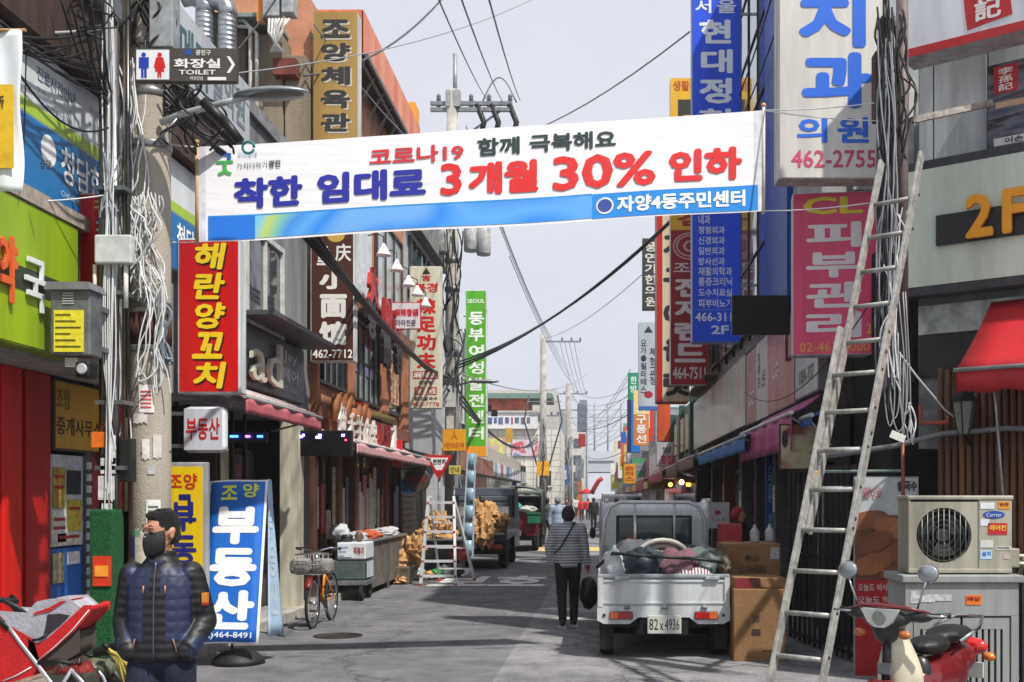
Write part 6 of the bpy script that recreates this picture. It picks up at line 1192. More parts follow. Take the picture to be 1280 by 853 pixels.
# --- generic pickup from behind
def pickup(lab, X0, X1, Y0, col, roof, bedz, gate=None, tarp=None, L=2.6, light='#b4150f', plate=True):
    cx = (X0+X1)/2; t = thing('pickup_truck', lab, 'truck', (cx, Y0+2, 0)); M_ = m(col, .4, dirt=.2, coat=.3)
    MB().box(X0, X1, Y0+.05, Y0+L, bedz-.1, bedz).build('bed_floor', M_, t)
    MB().box(X0, X1, Y0, Y0+.05, bedz-.38 if gate else bedz-.16, bedz+.02 if not gate else bedz+.3).build('tailgate', m(gate or col, .45, dirt=.25), t, .01)
    for x in (X0, X1-.05): MB().box(x, x+.05, Y0+.06, Y0+L, bedz, bedz+.38).build('side_panel', M_, t, .01)
    MB().box(X0+.1, X1-.1, Y0+.05, Y0+L+1.4, .4, bedz-.1).build('chassis', UND, t); MB().box(X0+.03, X1-.03, Y0+.0, Y0+.1, .36, .5).build('bumper', UND, t, .02)
    for x in (X0+.14, X1-.14):
        for y in (Y0+.7, Y0+L+.7): wheel(t, x, y, .33, .2)
    for f in (0, 1): a = X0+.1 if f == 0 else X1-.38; MB().box(a, a+.28, Y0-.02, Y0+.0, .5, .6).build('tail_light', m(light, .3, coat=.4), t, .01)
    if plate: MB().box(cx-.3, cx+.1, Y0-.03, Y0-.01, .5, .68).build('number_plate', m('#c8d4da', .4), t)
    c0 = Y0+L+.05
    cab = MB().yz([(c0, .5), (c0, roof-.2), (c0+.12, roof-.03), (c0+.3, roof), (c0+1.0, roof-.02), (c0+1.35, roof-.45), (c0+1.7, 1.1), (c0+1.75, .45)], X0, X1).build('cab', M_, t, .06, seg=3)
    MB().box(X0+.16, X1-.16, c0-.03, c0+.01, roof-.62, roof-.22).build('rear_window', glass('#59626a'), cab, .03)
    return t
pickup('dark navy pickup with crumpled kraft paper in its bed, parked behind the ladders', -3.75, -2.12, 26.6, '#20263a', 1.98, .82)
fb = thing('bed_frame', 'dark steel rack with grey sheet at the front of the navy pickup bed', 'rack', (-2.9, 28.9, .8))
MB().box(-3.7, -2.2, 29.0, 29.05, .84, 1.5).build('sheet', m('#8f9699', .5, dirt=.25), fb)
for x in (-3.68, -3.0, -2.2): MB().bar((x, 28.97, .84), (x, 28.97, 1.75), .04).build('post', BLACK, fb)
MB().bar((-3.68, 28.97, 1.62), (-2.2, 28.97, 1.62), .05).build('rail', BLACK, fb)
KR = m('#c89a66', .85, dirt=.22, scale=5, bump=.6, bscale=14)
for i, (x, z, r, l) in enumerate([(-2.9, 1.2, .3, 'large crumpled kraft paper heap at the left of the navy pickup bed'), (-2.62, 1.28, .26, 'tallest kraft paper crumple in the middle of the navy pickup bed'), (-2.3, 1.12, .2, 'smaller kraft paper crumple at the right of the navy pickup bed'), (-2.65, .9, .24, 'kraft paper bag hanging over the tailgate of the navy pickup')]):
    bundle('kraft_paper', (x, 26.9+.2*i if i < 3 else 26.5, z), (r, r*.8, r*(1.1 if i < 3 else 1.4)), 20+i, KR, l, 'paper', .6, 2.3, 'crumpled kraft paper in the pickup bed', n=(22, 15))
bundle('grey_net', (-3.3, 26.7, .85), (.35, .4, .36), 31, m('#3f4644', .8, dirt=.4), 'dark grey green netting spilling from the left of the navy pickup bed', 'netting', .45, 2.5)
pickup('dark pickup with red tailgate and grey green tarp roof, farther up the left side', -3.12, -1.82, 35.5, '#2a2224', 1.8, .98, '#7a1420')
tr_ = thing('tarp_cover', 'grey green tarp stretched over the frame of the red tailed pickup', 'tarp', (-2.5, 36.5, 1.3))
MB().grid(lambda u, v: (-3.2+1.48*u, 35.4+2.9*v, 1.93+.14*sin(pi*u)+.03*sin(v*9)), 12, 8, .02).build('roof', m('#55605c', .7, dirt=.25), tr_)
for f in (0, 1): x = -3.2 if f == 0 else -1.72; MB().grid(lambda u, v: (x+.03*sin(u*12), 35.4+2.9*u, 1.2+.73*v), 10, 3, .01).build('side_flap', m('#4b5552', .7, dirt=.3), tr_)
MB().grid(lambda u, v: (-3.2+1.48*u, 35.38, 1.8+.14*v+.015*sin(u*25)*(1-v)), 20, 2, .01).build('edge_strip', m('#646f6b', .7), tr_)
for x in (-3.16, -1.76): MB().bar((x, 35.45, 1.0), (x, 35.45, 1.93), .04).build('post', BLACK, tr_)
gc = thing('green_crate', 'green plastic crate hung at the right of the red tailed pickup', 'crate', (-1.95, 35.2, .95)); MB().box(-2.15, -1.75, 35.0, 35.35, .9, 1.2).build('box', m('#1c6a44', .5), gc, .02); MB().box(-2.18, -1.72, 34.97, 35.38, 1.2, 1.24).build('rim', m('#1f7a4e', .5), gc)
bundle('teal_bag', (-2.55, 35.4, 1.42), (.18, .15, .14), 40, m('#35a89c', .4), 'teal plastic bag on the red tailed pickup', 'bag', .4, 2.2); bundle('white_bags', (-2.15, 35.5, 1.35), (.3, .15, .1), 41, m('#c9c5c2', .5), 'white crumpled bags beside the teal bag on the pickup', 'bag', .45, 2.6)
# --- dark car parked far on the right
cv = thing('parked_van', 'dark van with an orange tail light parked far up the right side', 'van', (1.1, 50, 0))
body = MB().yz([(47.6, .35), (47.6, 1.0), (47.9, 1.75), (48.3, 1.86), (50.8, 1.84), (51.5, 1.2), (52.3, 1.0), (52.4, .4)], .25, 1.95).build('body', m('#26282b', .35, coat=.5, dirt=.1), cv, .08, seg=3)
MB().grid(lambda u, v: (.42+1.36*u, 47.62+.27*v-.01, 1.08+.6*v), 4, 4, .01).build('rear_window', glass('#394048'), cv); MB().box(.3, .62, 47.56, 47.62, .92, 1.08).build('tail_light', m('#e87a1c', emit=2.5), cv, .02); MB().box(1.6, 1.9, 47.56, 47.62, .92, 1.08).build('tail_light', m('#b4201c', .3), cv, .02)
for x in (.38, 1.82):
    for y in (48.3, 51.4): wheel(cv, x, y, .33, .2)
MB().box(.25, 1.95, 47.5, 47.66, .3, .55).build('bumper', UND, cv, .03)
# --- bicycle
def bicycle(root_xy, lab):
    o = thing('bicycle', lab, 'bicycle', (root_xy[0], root_xy[1], 0)); x, y = root_xy; R_ = .33
    for yy, nm in ((y, 'front_wheel'), (y+1.05, 'rear_wheel')):
        q = MB().tube([(x, yy+R_*cos(a*2*pi/32), R_+R_*sin(a*2*pi/32)) for a in range(32)], .021, 8, closed=True); w_ = q.build(nm, RUBBER, o)
        MB().tube([(x, yy+(R_-.03)*cos(a*2*pi/32), R_+(R_-.03)*sin(a*2*pi/32)) for a in range(32)], .010, 6, closed=True).build('rim', CHROME, w_)
        sp_ = MB()
        for a in range(16): sp_.tube([(x+.025*(-1)**a, yy, R_), (x, yy+(R_-.03)*cos(a*pi/8), R_+(R_-.03)*sin(a*pi/8))], .0018, 4)
        sp_.build('spokes', CHROME, w_, kind='stuff'); MB().tube([(x-.05, yy, R_), (x+.05, yy, R_)], .02, 8).build('hub', CHROME, w_)
    OR = m('#e0801c', .35, coat=.4, dirt=.1)
    for a, b, r in [((x, y+.22, .82), (x, y+.18, .62), .02), ((x, y+.2, .75), (x, y+.5, .3), .02), ((x, y+.22, .8), (x, y+.68, .72), .018), ((x, y+.5, .3), (x, y+.7, .85), .018), ((x, y+.5, .3), (x+.05, y+1.05, R_), .012), ((x, y+.5, .3), (x-.05, y+1.05, R_), .012), ((x+.04, y+1.05, R_), (x, y+.66, .68), .01), ((x-.04, y+1.05, R_), (x, y+.66, .68), .01)]: MB().tube([a, b], r, 8).build('frame_tube', OR, o)
    for f in (-1, 1): MB().tube([(x+f*.05, y, R_), (x+f*.05, y+.14, .66), (x, y+.18, .7)], .014, 8).build('fork', m('#d0d4d6', .3, .5), o)
    MB().tube([(x, y+.2, .7), (x, y+.22, 1.0)], .016, 8).build('stem', CHROME, o)
    MB().tube([(x-.29, y+.3, 1.04), (x-.18, y+.2, 1.05), (x, y+.2, 1.0), (x+.18, y+.2, 1.05), (x+.29, y+.3, 1.04)], .013, 8).build('handlebar', CHROME, o)
    for f in (-1, 1): MB().tube([(x+f*.29, y+.3, 1.04), (x+f*.26, y+.42, 1.02)], .018, 8).build('grip', BLACK, o)
    MB().ball((x, y+.72, .92), (.09, .14, .04), 12, 6).build('saddle', BLACK, o)
    MB().grid(lambda u, v: (x-.04+.08*u, y+(R_+.035)*cos(.3+v*2.2), R_+(R_+.035)*sin(.3+v*2.2)), 2, 12, .006).build('mudguard', m('#7a2018', .4), o)
    bk = MB()
    for a in range(7): bk.tube([(x-.16+.32*a/6, y-.18, .72), (x-.18+.36*a/6, y-.2, .98)], .004, 4); bk.tube([(x-.16+.32*a/6, y+.1, .72), (x-.18+.36*a/6, y+.12, .98)], .004, 4)
    for z, g in ((.72, 0), (.85, .01), (.98, .02)): bk.tube([(x-.16-g, y-.18-g, z), (x+.16+g, y-.18-g, z), (x+.16+g, y+.1+g, z), (x-.16-g, y+.1+g, z)], .006, 5, closed=True)
    bk.build('basket', m('#9fa4a6', .4, .5), o, kind='stuff')
    bs_ = MB().box(x-.25, x-.02, y-.14, y+.08, .74, 1.0).box(x+.03, x+.26, y-.12, y+.1, .74, 1.0); 
    for f, (a, b) in enumerate(((x-.27, x-.02), (x+.03, x+.27))): MB().box(a, b, y-.16, y+.1, .72, .92).build('side_bag', m('#8f8d88', .7, dirt=.25, bump=.4), o, .05)
    MB().tube([(x, y+.5, .3), (x+.14, y+.6, .02)], .009, 6).build('kickstand', CHROME, o); MB().lathe([(.09, 0), (.09, .006)], (x+.04, y+.5, .3), 18, 'X').build('chainring', m('#3a3a3a', .4, .6), o)
    for f in (-1, 1): MB().box(x+f*.1-.04, x+f*.1+.04, y+.46+f*.1, y+.54+f*.1, .3+f*.12, .32+f*.12).build('pedal', BLACK, o)
    MB().tube([(x+.19, y+.2, 1.05), (x+.21, y+.16, 1.2)], .006, 6).build('mirror_arm', BLACK, o)
    return o
bicycle((-3.72, 14.7), 'city bicycle with an orange frame and front side bags by the cream pillar')
# --- scooter
st = thing('motor_scooter', 'delivery scooter with dark handlebar cover, cream leg shield and red tail lamp', 'scooter', (0, 0, 0)); S = []
CRM = m('#cfc8b0', .35, coat=.4, dirt=.12); RED_ = m('#6a1418', .3, coat=.6, dirt=.1); DK = m('#26292b', .4, coat=.2, dirt=.15)
for y, nm in ((0, 'front_wheel'), (1.22, 'rear_wheel')): wheel(st, 0, y, .27, .09, name=nm)
for f in (-1, 1): MB().tube([(f*.07, 0, .27), (f*.07, .08, .55)], .025, 10).build('fork', CHROME, st)
MB().grid(lambda u, v: (-.06+.12*u, .32*cos(.4+v*1.9)*.95, .27+.31*sin(.4+v*1.9)), 4, 12, .012).build('front_fender', RED_, st)
q = MB().grid(lambda u, v: ((u-.5)*(.17+.17*sin(pi*min(1, v*1.1))), .10+.16*(abs(u-.5)*2)**2+.10*(1-v), .28+.62*v), 14, 12, .02); q.build('leg_shield', CRM, st)
MB().tube([(0, .08, .5), (0, .12, .98)], .03, 10).build('steering_column', BLACK, st)
hc = blob(MB().ball((0, .1, 1.0), (.17, .1, .085)).ball((.2, .14, 1.02), (.12, .06, .045)).ball((-.2, .14, 1.02), (.12, .06, .045)).ball((0, .1, .92), (.1, .08, .1)), .012, 3); hc.build('handlebar_cover', DK, st)
MB().tube([(-.3, .13, 1.045), (-.16, .06, 1.075), (0, .03, 1.085), (.16, .06, 1.075), (.3, .13, 1.045)], [.006, .016, .02, .016, .006], 8).build('red_trim', RED_, st)
lampb = MB().xz([(-.115, 1.055), (.115, 1.055), (.075, .985), (.03, .955), (-.03, .955), (-.075, .985)], -.015, .02).build('headlight', m('#c9cdc8', .12, coat=.8, dirt=.1), st, .012)
MB().lathe([(.045, -.022), (.05, -.016)], (0, 0, 1.01), 18, 'Y').build('lens', m('#8f9694', .08, .6, dirt=0), lampb)
for f in (-1, 1):
    MB().tube([(f*.26, .16, 1.02), (f*.40, .22, 1.03)], .018, 10).build('grip', BLACK, st); MB().tube([(f*.25, .1, 1.03), (f*.41, .13, 1.03)], .008, 6).build('brake_lever', CHROME, st)
    MB().tube([(f*.2, .12, 1.04), (f*.26, .1, 1.2), (f*.28, .1, 1.26)], .007, 6).build('mirror_arm', CHROME, st)
    mm_ = MB().ball((f*.29, .1, 1.31), (.072, .018, .058), 18, 10).build('mirror', m('#b0b6ba', .25, .7, dirt=.1), st); MB().lathe([(.066, 0), (.06, .006)], (f*.29, .125, 1.31), 18, 'Y').build('mirror_glass', CHROME, mm_)
MB().box(-.15, .15, .25, .62, .28, .34).build('floor_board', BLACK, st, .02)
bd = blob(MB().ball((0, .95, .5), (.15, .48, .18)).ball((0, 1.25, .6), (.13, .3, .13)).ball((0, .68, .42), (.14, .2, .18)), .018, 3); bd.build('rear_body', RED_, st)
se = blob(MB().ball((0, .78, .75), (.14, .22, .07)).ball((0, 1.15, .8), (.15, .28, .065)), .014, 3); se.build('seat', BLACK, st)
MB().ball((0, .62, .58), (.09, .07, .12), 12, 8).build('engine_cover', DK, st)
MB().tube([(-.14, 1.0, .76), (-.17, 1.3, .84), (-.1, 1.55, .9), (.1, 1.55, .9), (.17, 1.3, .84), (.14, 1.0, .76)], .013, 8).build('grab_rail', CHROME, st)
MB().ball((0, 1.58, .66), (.13, .06, .07), 14, 8).build('tail_lamp', m('#c41a1a', .15, coat=.8, dirt=0), st)
for f in (-1, 1): MB().ball((f*.17, 1.5, .6), (.05, .04, .035), 10, 6).build('turn_signal', m('#d8741c', .2, coat=.6), st)
MB().tube([(.16, .7, .25), (.17, 1.5, .3)], .04, 10).build('muffler', CHROME, st); MB().tube([(-.1, .85, .25), (-.2, .95, .02)], .012, 6).build('stand', CHROME, st)
for f in (-1, 1): MB().ball((f*.16, .03, .9), (.045, .03, .03), 12, 8).build('front_signal', m('#b8642a', .2, coat=.6), st)
MB().box(-.05, .05, .06, .075, .62, .7).build('badge', m('#8a8c90', .3, .6), st, .005)
MB().box(-.1, .1, 1.56, 1.58, .42, .54).build('rear_plate', m('#d8dad4', .5), st, .004)
st.location = (1.80, 7.1, 0); st.rotation_euler = (0, 0, radians(-40)); st.scale = (.95, .95, .95)
# --- stroller (its side towards the camera)
sr = thing('stroller', 'red and grey pushchair with a black foam handle standing before the red pillars', 'stroller', (-3.55, 7.4, 0)); SX, SY = -3.55, 7.4
SRD = m('#c01418', .7, dirt=.12, bump=.3, bscale=60); SGR = m('#a9a9b2', .8, dirt=.15, bump=.35, bscale=50); ALF = m('#c3c9cd', .3, .7, dirt=.15)
kst = F/SY
def sp2(px, py, dy=0): return Vector(((px-VX)/kst, SY+dy, H-(py-VY)/kst))
for d in (-.2, .2):
    MB().tube([sp2(30, 775, d), sp2(48, 800, d), sp2(70, 828, d), sp2(100, 868, d), sp2(118, 893, d)], .014, 10).build('push_frame', ALF, sr)
    MB().tube([sp2(112, 832, d), sp2(96, 858, d), sp2(70, 905, d)], .013, 8).build('rear_leg', ALF, sr); MB().tube([sp2(110, 833, d), sp2(126, 850, d), sp2(150, 905, d)], .013, 8).build('front_leg', ALF, sr)
    for px in (70, 152): p = sp2(px, 905, d); wheel(sr, p.x, p.y, .085, .035, 'Y'); 
MB().tube([sp2(34, 783, -.2), sp2(18, 768, -.2), sp2(6, 754, -.19), sp2(16, 748, -.12), sp2(30, 752, 0), sp2(16, 748, .12), sp2(6, 754, .19), sp2(34, 783, .2)], .019, 10).build('handle', BLACK, sr)
MB().tube([sp2(10, 753, -.19), sp2(26, 748, -.19), sp2(42, 757, -.17), sp2(56, 769, -.15)], .017, 10).build('handle', BLACK, sr)
def shell(pts, d0, d1, bulge=.0): return MB().xz([(p.x, p.z) for p in pts], SY+d0, SY+d1)
MB().grid(lambda u, v: sp2(22+(-2+40*u)*(1), 778+48*v, 0)+Vector((.0, -.21+.42*0, 0)), 4, 4, .01)
bk = [sp2(x, y) for x, y in ((22, 778), (60, 800), (66, 822), (60, 836), (28, 846), (20, 825), (18, 800))]
shell(bk, -.2, .2).build('rear_pouch', SRD, sr, .03, seg=3)
MB().tube([sp2(28, 847, -.205), sp2(45, 840, -.205), sp2(62, 830, -.205)], .005, 6).build('piping', m('#d8d8d8'), sr)
hd_ = [sp2(x, y) for x, y in ((28, 766), (58, 768), (60, 764), (70, 754), (84, 751), (106, 750), (118, 760), (112, 767), (90, 784), (70, 805), (60, 808), (46, 790))]
shell(hd_, -.19, .19).build('hood', SGR, sr, .045, seg=4)
st2 = [sp2(x, y) for x, y in ((134, 756), (127, 756), (102, 779), (80, 799), (66, 804), (60, 799), (60, 812), (70, 822), (92, 804), (114, 784), (134, 761))]
shell(st2, -.2, .2).build('hood_edge', SRD, sr, .01, seg=2)
shell([sp2(x, y) for x, y in ((82, 766), (96, 765), (108, 767), (98, 777), (76, 795), (80, 780))], -.2005, -.19).build('mesh_window', m('#2c2830', .8), sr, .002)
shell([sp2(x, y) for x, y in ((64, 766), (84, 762), (104, 749), (98, 749), (84, 757), (66, 763))], -.2, .2).build('red_band', SRD, sr)
MB().tube([sp2(70, 822, -.205), sp2(90, 806, -.205), sp2(112, 785, -.205), sp2(133, 760, -.205)], .004, 6).build('piping', m('#d8d8d8'), sr)
shell([sp2(x, y) for x, y in ((72, 822), (94, 806), (116, 786), (116, 810), (96, 822), (80, 828))], -.17, .17).build('seat', m('#4a423c', .8), sr, .02); MB().tube([sp2(70, 826, -.2), sp2(92, 822, -.2), sp2(112, 826, -.2)], .014, 8).build('side_bar', BLACK, sr); MB().tube([sp2(64, 797, -.21), sp2(72, 796, -.215), sp2(82, 790, -.21)], .01, 6).build('buckle', BLACK, sr)
shell([sp2(x, y) for x, y in ((84, 845), (120, 842), (122, 862), (86, 864))], -.16, .16).build('basket', m('#3a3c36', .8), sr, .02); shell([sp2(x, y) for x, y in ((92, 838), (112, 834), (116, 846), (92, 848))], -.14, .14).build('red_parcel', m('#8a2a24', .6), sr, .03)
sr.scale = (1, .7, 1); sr.location.x -= .05
# --- folded cart with a broom beside it
ct = thing('cargo_bicycle', 'black utility bike with a long saddle and grey bent tubes beside the pushchair', 'bicycle', (-3.35, 8.15, 0)); SY0 = SY; SY = 8.1; kst = F/SY
def sp3(px, py, dy=0): return Vector(((px-VX)/kst, SY+dy, H-(py-VY)/kst))
blob(MB().cap(sp3(122, 815), sp3(146, 810), .035, .045).ball(sp3(150, 808), (.05, .07, .03)), .012, 2).build('saddle', BLACK, ct)
for a in ([(96, 812), (112, 820), (124, 822)], [(118, 828), (122, 860), (128, 895)], [(134, 820), (142, 838), (150, 850)], [(100, 822), (92, 850), (84, 880)], [(108, 850), (140, 852), (172, 846)]): MB().tube([sp3(x, y) for x, y in a], .014, 8).build('frame_tube', m('#a8adb0', .3, .7) if a[0][0] in (118, 134) else BLACK, ct)
blob(MB().ball(sp3(120, 838), (.09, .08, .1)).ball(sp3(132, 836), (.08, .08, .08)), .02, 2).build('bag', m('#5a5f4a', .7, dirt=.3), ct); MB().box(sp3(112, 0).x, sp3(172, 0).x, 7.95, 8.3, sp3(0, 858).z, sp3(0, 850).z).build('platform', BLACK, ct, .01)
for px in (96, 160): p = sp3(px, 880); wheel(ct, p.x, p.y, .2, .05, 'Y')
br_ = thing('straw_broom', 'yellow straw broom lying against the utility bike', 'broom', sp3(160, 840, -.12))
for i in range(12): a = i/11; MB().tube([sp3(143, 806+4*a, -.12), sp3(150+10*sin(a*2.5), 812+10*a, -.14), sp3(172-22*a*.4, 818+44*a, -.13+.02*(i % 3))], [.006, .012, .011], 5).build('straw_bunch', m('#cdb95c', .8, dirt=.3, bump=.5, bscale=120), br_)
MB().tube([sp3(138, 802, -.12), sp3(145, 808, -.12)], .018, 8).build('binding', BLACK, br_)
ks = thing('brown_bag', 'tan paper bag on the ground behind the quilted jacket man', 'bag', (-3.2, 8.6, 0)); lump((-3.35, 8.6, .5), (.09, .1, .42), 60, .2, 1.5).build('bag', m('#b98c5c', .8, dirt=.2), ks)
# ================================================================ street props
# A-frame tent sign with the blue board
tb_ = thing('standing_banner_sign', 'tall blue free standing office sign with white characters on a black weight', 'sign', W(297, 824, 11.6)); Yb = 11.6
L0, L1, R0, R1_ = W(245, 806, Yb-.25), W(262, 602, Yb+.1), W(323, 804, Yb-.25), W(335, 599, Yb+.1)
def bp2(u, v, d=0):
    a = L0.lerp(R0, u); b = L1.lerp(R1_, u); p = a.lerp(b, 1-v); return p+Vector((0, -d, .008*sin(u*5)))
MB().grid(lambda u, v: bp2(u, 1-v), 6, 12, .012).build('front_sheet', m('#e2e8ee', .5, dirt=.06), tb_)
MB().grid(lambda u, v: bp2(.04+.92*u, .99-.98*v, .004), 6, 12, .002).build('blue_face', m('#1468c8', .45, dirt=.08, scale=2), tb_)
q = MB()
def bt(t, u0, v0, u1, v1, c, bold=.03, vert=False):
    q = MB().text(t, u0, -v1, u1, -v0, 0, bold, vert=vert, gap=.08); q.v = [tuple(bp2(a[0], -a[2], .009-a[1]*.5)) for a in q.v]; q.build('lettering', m(c, .5, dirt=.04), tb_)
bt('조', .22, .035, .5, .125, '#d8e858', .03); bt('양', .58, .02, .86, .11, '#d8e858', .03); bt('부동산', .12, .155, .90, .925, '#eef0f2', .05, True); bt('02)464-8491', .06, .93, .88, .975, '#dfe8f0', .01)
S0, S1, S2, S3 = W(355, 794, Yb+.35), W(338, 600, Yb+.12), R0+Vector((.03, .25, .04)), R1_+Vector((.0, .02, 0))
MB().grid(lambda u, v: S2.lerp(S0, u).lerp(S3.lerp(S1, u), v)+Vector((0, .02*sin(u*3), 0)), 6, 12, .01).build('side_sheet', m('#a9c4dc', .5, dirt=.08), tb_)
q = MB().text('부동산', .12, .12, .8, .85, 0, .03, vert=True); q.v = [tuple(S2.lerp(S0, a[0]).lerp(S3.lerp(S1, a[0]), a[2])+Vector((-.002, -.016, 0))) for a in q.v]; q.build('faint_lettering', m('#c4d6e6', .5), tb_)
MB().tube([W(325, 790, Yb), W(356, 796, Yb+.3)], .008, 6).build('stay', BLACK, tb_); MB().tube([W(290, 815, Yb), W(290, 604, Yb+.1)], .014, 8).build('mast', STEEL, tb_)
q = MB().lathe([(.27, 0), (.26, .05), (.18, .12), (.05, .15)], (W(298, 0, Yb).x, Yb, .0), 20); q.build('weight', m('#1b1b1d', .6, dirt=.2), tb_)
# step ladder
sld = thing('step_ladder', 'white aluminium A shaped step ladder with red feet standing on the road markings', 'ladder', (-3.05, 22.6, 0)); WL = m('#d9dcde', .4, .2, dirt=.1); RF = m('#c23028', .5)
zt = 1.74; cxl = -3.08
for f in (-1, 1):
    a = Vector((cxl+f*.25, 22.3, zt)); b = Vector((cxl+f*.34, 21.85, .03)); MB().bar(a, b, .05, .06).build('rail', WL, sld); MB().box(b.x-.028, b.x+.028, b.y-.035, b.y+.035, 0, .04).build('foot', RF, sld)
    a2 = Vector((cxl+f*.23, 22.36, zt)); b2 = Vector((cxl+f*.36+.22, 23.05, .03)); MB().bar(a2, b2, .04, .05).build('rear_rail', WL, sld); MB().box(b2.x-.03, b2.x+.03, b2.y-.04, b2.y+.04, 0, .06).build('foot', RF, sld)
for i in range(6):
    t = .07+i*.165; a = Vector((cxl-.25-.09*t, 22.3-.45*t, zt*(1-t))); b = Vector((cxl+.25+.09*t, 22.3-.45*t, zt*(1-t))); MB().bar(a, b, .05, .05).build('rung', WL, sld)
    for p in (a, b): MB().box(p.x-.02, p.x+.02, p.y-.05, p.y-.02, p.z-.016, p.z+.016).build('red_clip', RF, sld)
for t in (.3, .6, .85): a = Vector((cxl-.24+.1*t, 22.36+.69*t, zt*(1-t))); b = Vector((cxl+.24+.35*t, 22.36+.69*t, zt*(1-t))); MB().bar(a, b, .025, .03).build('rear_rung', WL, sld)
lad2 = thing('leaning_ladder', 'pale blue wrapped ladder leaning steeply against the navy pickup', 'ladder', (-3.0, 25.6, 0)); p0, p1 = W(578, 690, 25.8), W(585, 566, 25.8); p0.z = .35
for f in (0, 1): o_ = Vector((.24*f, 0, 0)); MB().bar(p0+o_, p1+o_*.7, .035, .07).build('rail', m('#c2d2de', .4, .2), lad2)
for i in range(11): t = (i+.5)/11; a = p0.lerp(p1, t); MB().bar(a, a+Vector((.24-.07*t, 0, .0)), .03).build('rung', m('#a9c4d8', .4), lad2)
for j in range(6): MB().grid(lambda u, v: p0.lerp(p1, (j+.04+.92*v)/6)+Vector((.02+.19*u, -.03, 0)), 2, 2, .006).build('wrap_sheet', m('#8fb0c8', .3, dirt=.2), lad2)
# food handcart
hc_ = thing('handcart', 'white and grey snack handcart with small signs and black wheels', 'cart', (-4.05, 18.6, 0)); cY = 18.6
MB().box(-4.38, -3.84, cY, cY+.7, .35, .68).build('lower_box', m('#51605f', .5, dirt=.25), hc_, .02); MB().box(-4.3, -3.82, cY-.02, cY+.66, .69, .97).build('upper_box', m('#d2d6da', .5, dirt=.1), hc_, .02)
MB().box(-4.5, -3.8, cY-.05, cY+.75, .26, .34).build('platform', m('#8a8e90', .4, .5, dirt=.3), hc_, .01)
for y in (cY+.05, cY+.65): wheel(hc_, -3.9, y, .14, .06); wheel(hc_, -4.4, y, .12, .05)
MB().box(-3.818, -3.812, cY+.05, cY+.6, .38, .65).build('notice', m('#c8ccdc', .5), hc_); MB().box(-4.28, -4.05, cY-.03, cY-.02, .73, .93).build('notice', m('#dfe6ee', .5), hc_)
q = MB()
for i in range(3): q.text('순살강정', -4.27, .87-.07*i, -4.12-.03*i, .905-.07*i, cY-.032, .01)
q.build('lettering', m('#4a8ac8'), hc_); q = MB().text('떡볶이', -4.02, .76, -3.85, .9, cY-.024, .02); q.build('lettering', m('#a03028'), hc_)
bundle('jar', (-4.0, cY+.3, 1.06), (.07, .07, .09), 3, m('#6a5a48', .3), 'brown paper wrapped jar on top of the snack handcart', 'jar', .15, 2); finish('pot', MB().lathe([(.09, 0), (.1, .1), (.07, .12)], (-4.2, cY+.3, .975), 16), m('#3a4248', .3, .6), 'dark metal pot on the left of the snack handcart', 'pot')
# stall table
tbx = thing('stall_table', 'long stall table with a steel top in front of the restaurant', 'table', (-4.2, 21, 0))
MB().box(-4.55, -3.9, 19.4, 23.2, .94, .98).build('table_top', m('#a9adaf', .3, .7, dirt=.2), tbx, .006); MB().box(-4.5, -3.95, 19.5, 23.1, .12, .93).build('front_panel', m('#6f6a60', .6, dirt=.4, scale=2), tbx)
for y in (19.45, 21.3, 23.1):
    for x in (-4.5, -3.95): MB().bar((x, y, 0), (x, y, .94), .04).build('leg', STEEL, tbx)
for i, (y, r, c, l, a) in enumerate([(19.6, .2, '#cfd2d4', 'white foil sheet heaped at the near end of the stall table', .4), (20.2, .25, '#b5502c', 'orange red dried food heap on the stall table', .3), (20.8, .22, '#c4613a', 'second orange food heap in the middle of the stall table', .3), (21.9, .3, '#c3c6ca', 'clear plastic covers heaped on the far half of the stall table', .4), (22.7, .2, '#d0ccd0', 'white plastic bag at the far end of the stall table', .4)]):
    bundle('food_heap' if i in (1, 2) else 'plastic_cover', (-4.2, y, 1.02), (r, r*1.1, .1), 70+i, m(c, .4 if i in (0, 3, 4) else .7, dirt=.2, bump=.5), l, 'food' if i in (1, 2) else 'cover', a, 2.6)
bundle('white_sack', (-4.42, 19.3, 1.12), (.16, .2, .14), 80, m('#c6c9cc', .6), 'white padded sack against the wall above the stall table', 'sack', .3, 2)
# kraft piles
kp = [(-3.98, 22.6, .42, .17, 'near kraft paper sack left of the step ladder'), (-4.1, 22.9, .75, .15, 'upright kraft paper roll behind the near sack'), (-3.72, 23.0, .62, .2, 'tall crumpled kraft bag beside the stall table'), (-3.9, 22.2, .16, .16, 'kraft paper scrap lying flat on the road'), (-3.5, 23.4, .22, .14, 'small kraft crumple near the dark counter'), (-3.55, 24.8, 1.05, .24, 'large kraft paper parcel on the dark counter'), (-3.3, 24.7, .95, .2, 'second kraft parcel on the dark counter'), (-3.75, 24.6, .9, .14, 'small round kraft parcel at the end of the counter')]
for i, (x, y, z, r, l) in enumerate(kp): bundle('kraft_paper', (x, y, z if z > .3 else .1), (r*1.05, r, r*(1.25 if z > .3 else .55)), 90+i, KR, l, 'paper', .55, 2.2, 'kraft paper parcels by the stall', n=(22, 15))
dc = thing('dark_counter', 'dark counter under the kraft parcels behind the step ladder', 'counter', (-3.5, 25, 0)); MB().box(-4.1, -3.0, 24.4, 25.6, .1, .78).build('body', m('#221a18', .7, dirt=.3), dc); MB().box(-4.15, -2.95, 24.35, 25.65, .78, .82).build('top', m('#8a9094', .4, .5), dc)
finish('crate_stack', MB().box(-4.2, -3.7, 22.1, 22.6, 0, .34), m('#6a5a48', .8, dirt=.4), 'low brown crate under the near kraft sack', 'crate', bevel=.02)
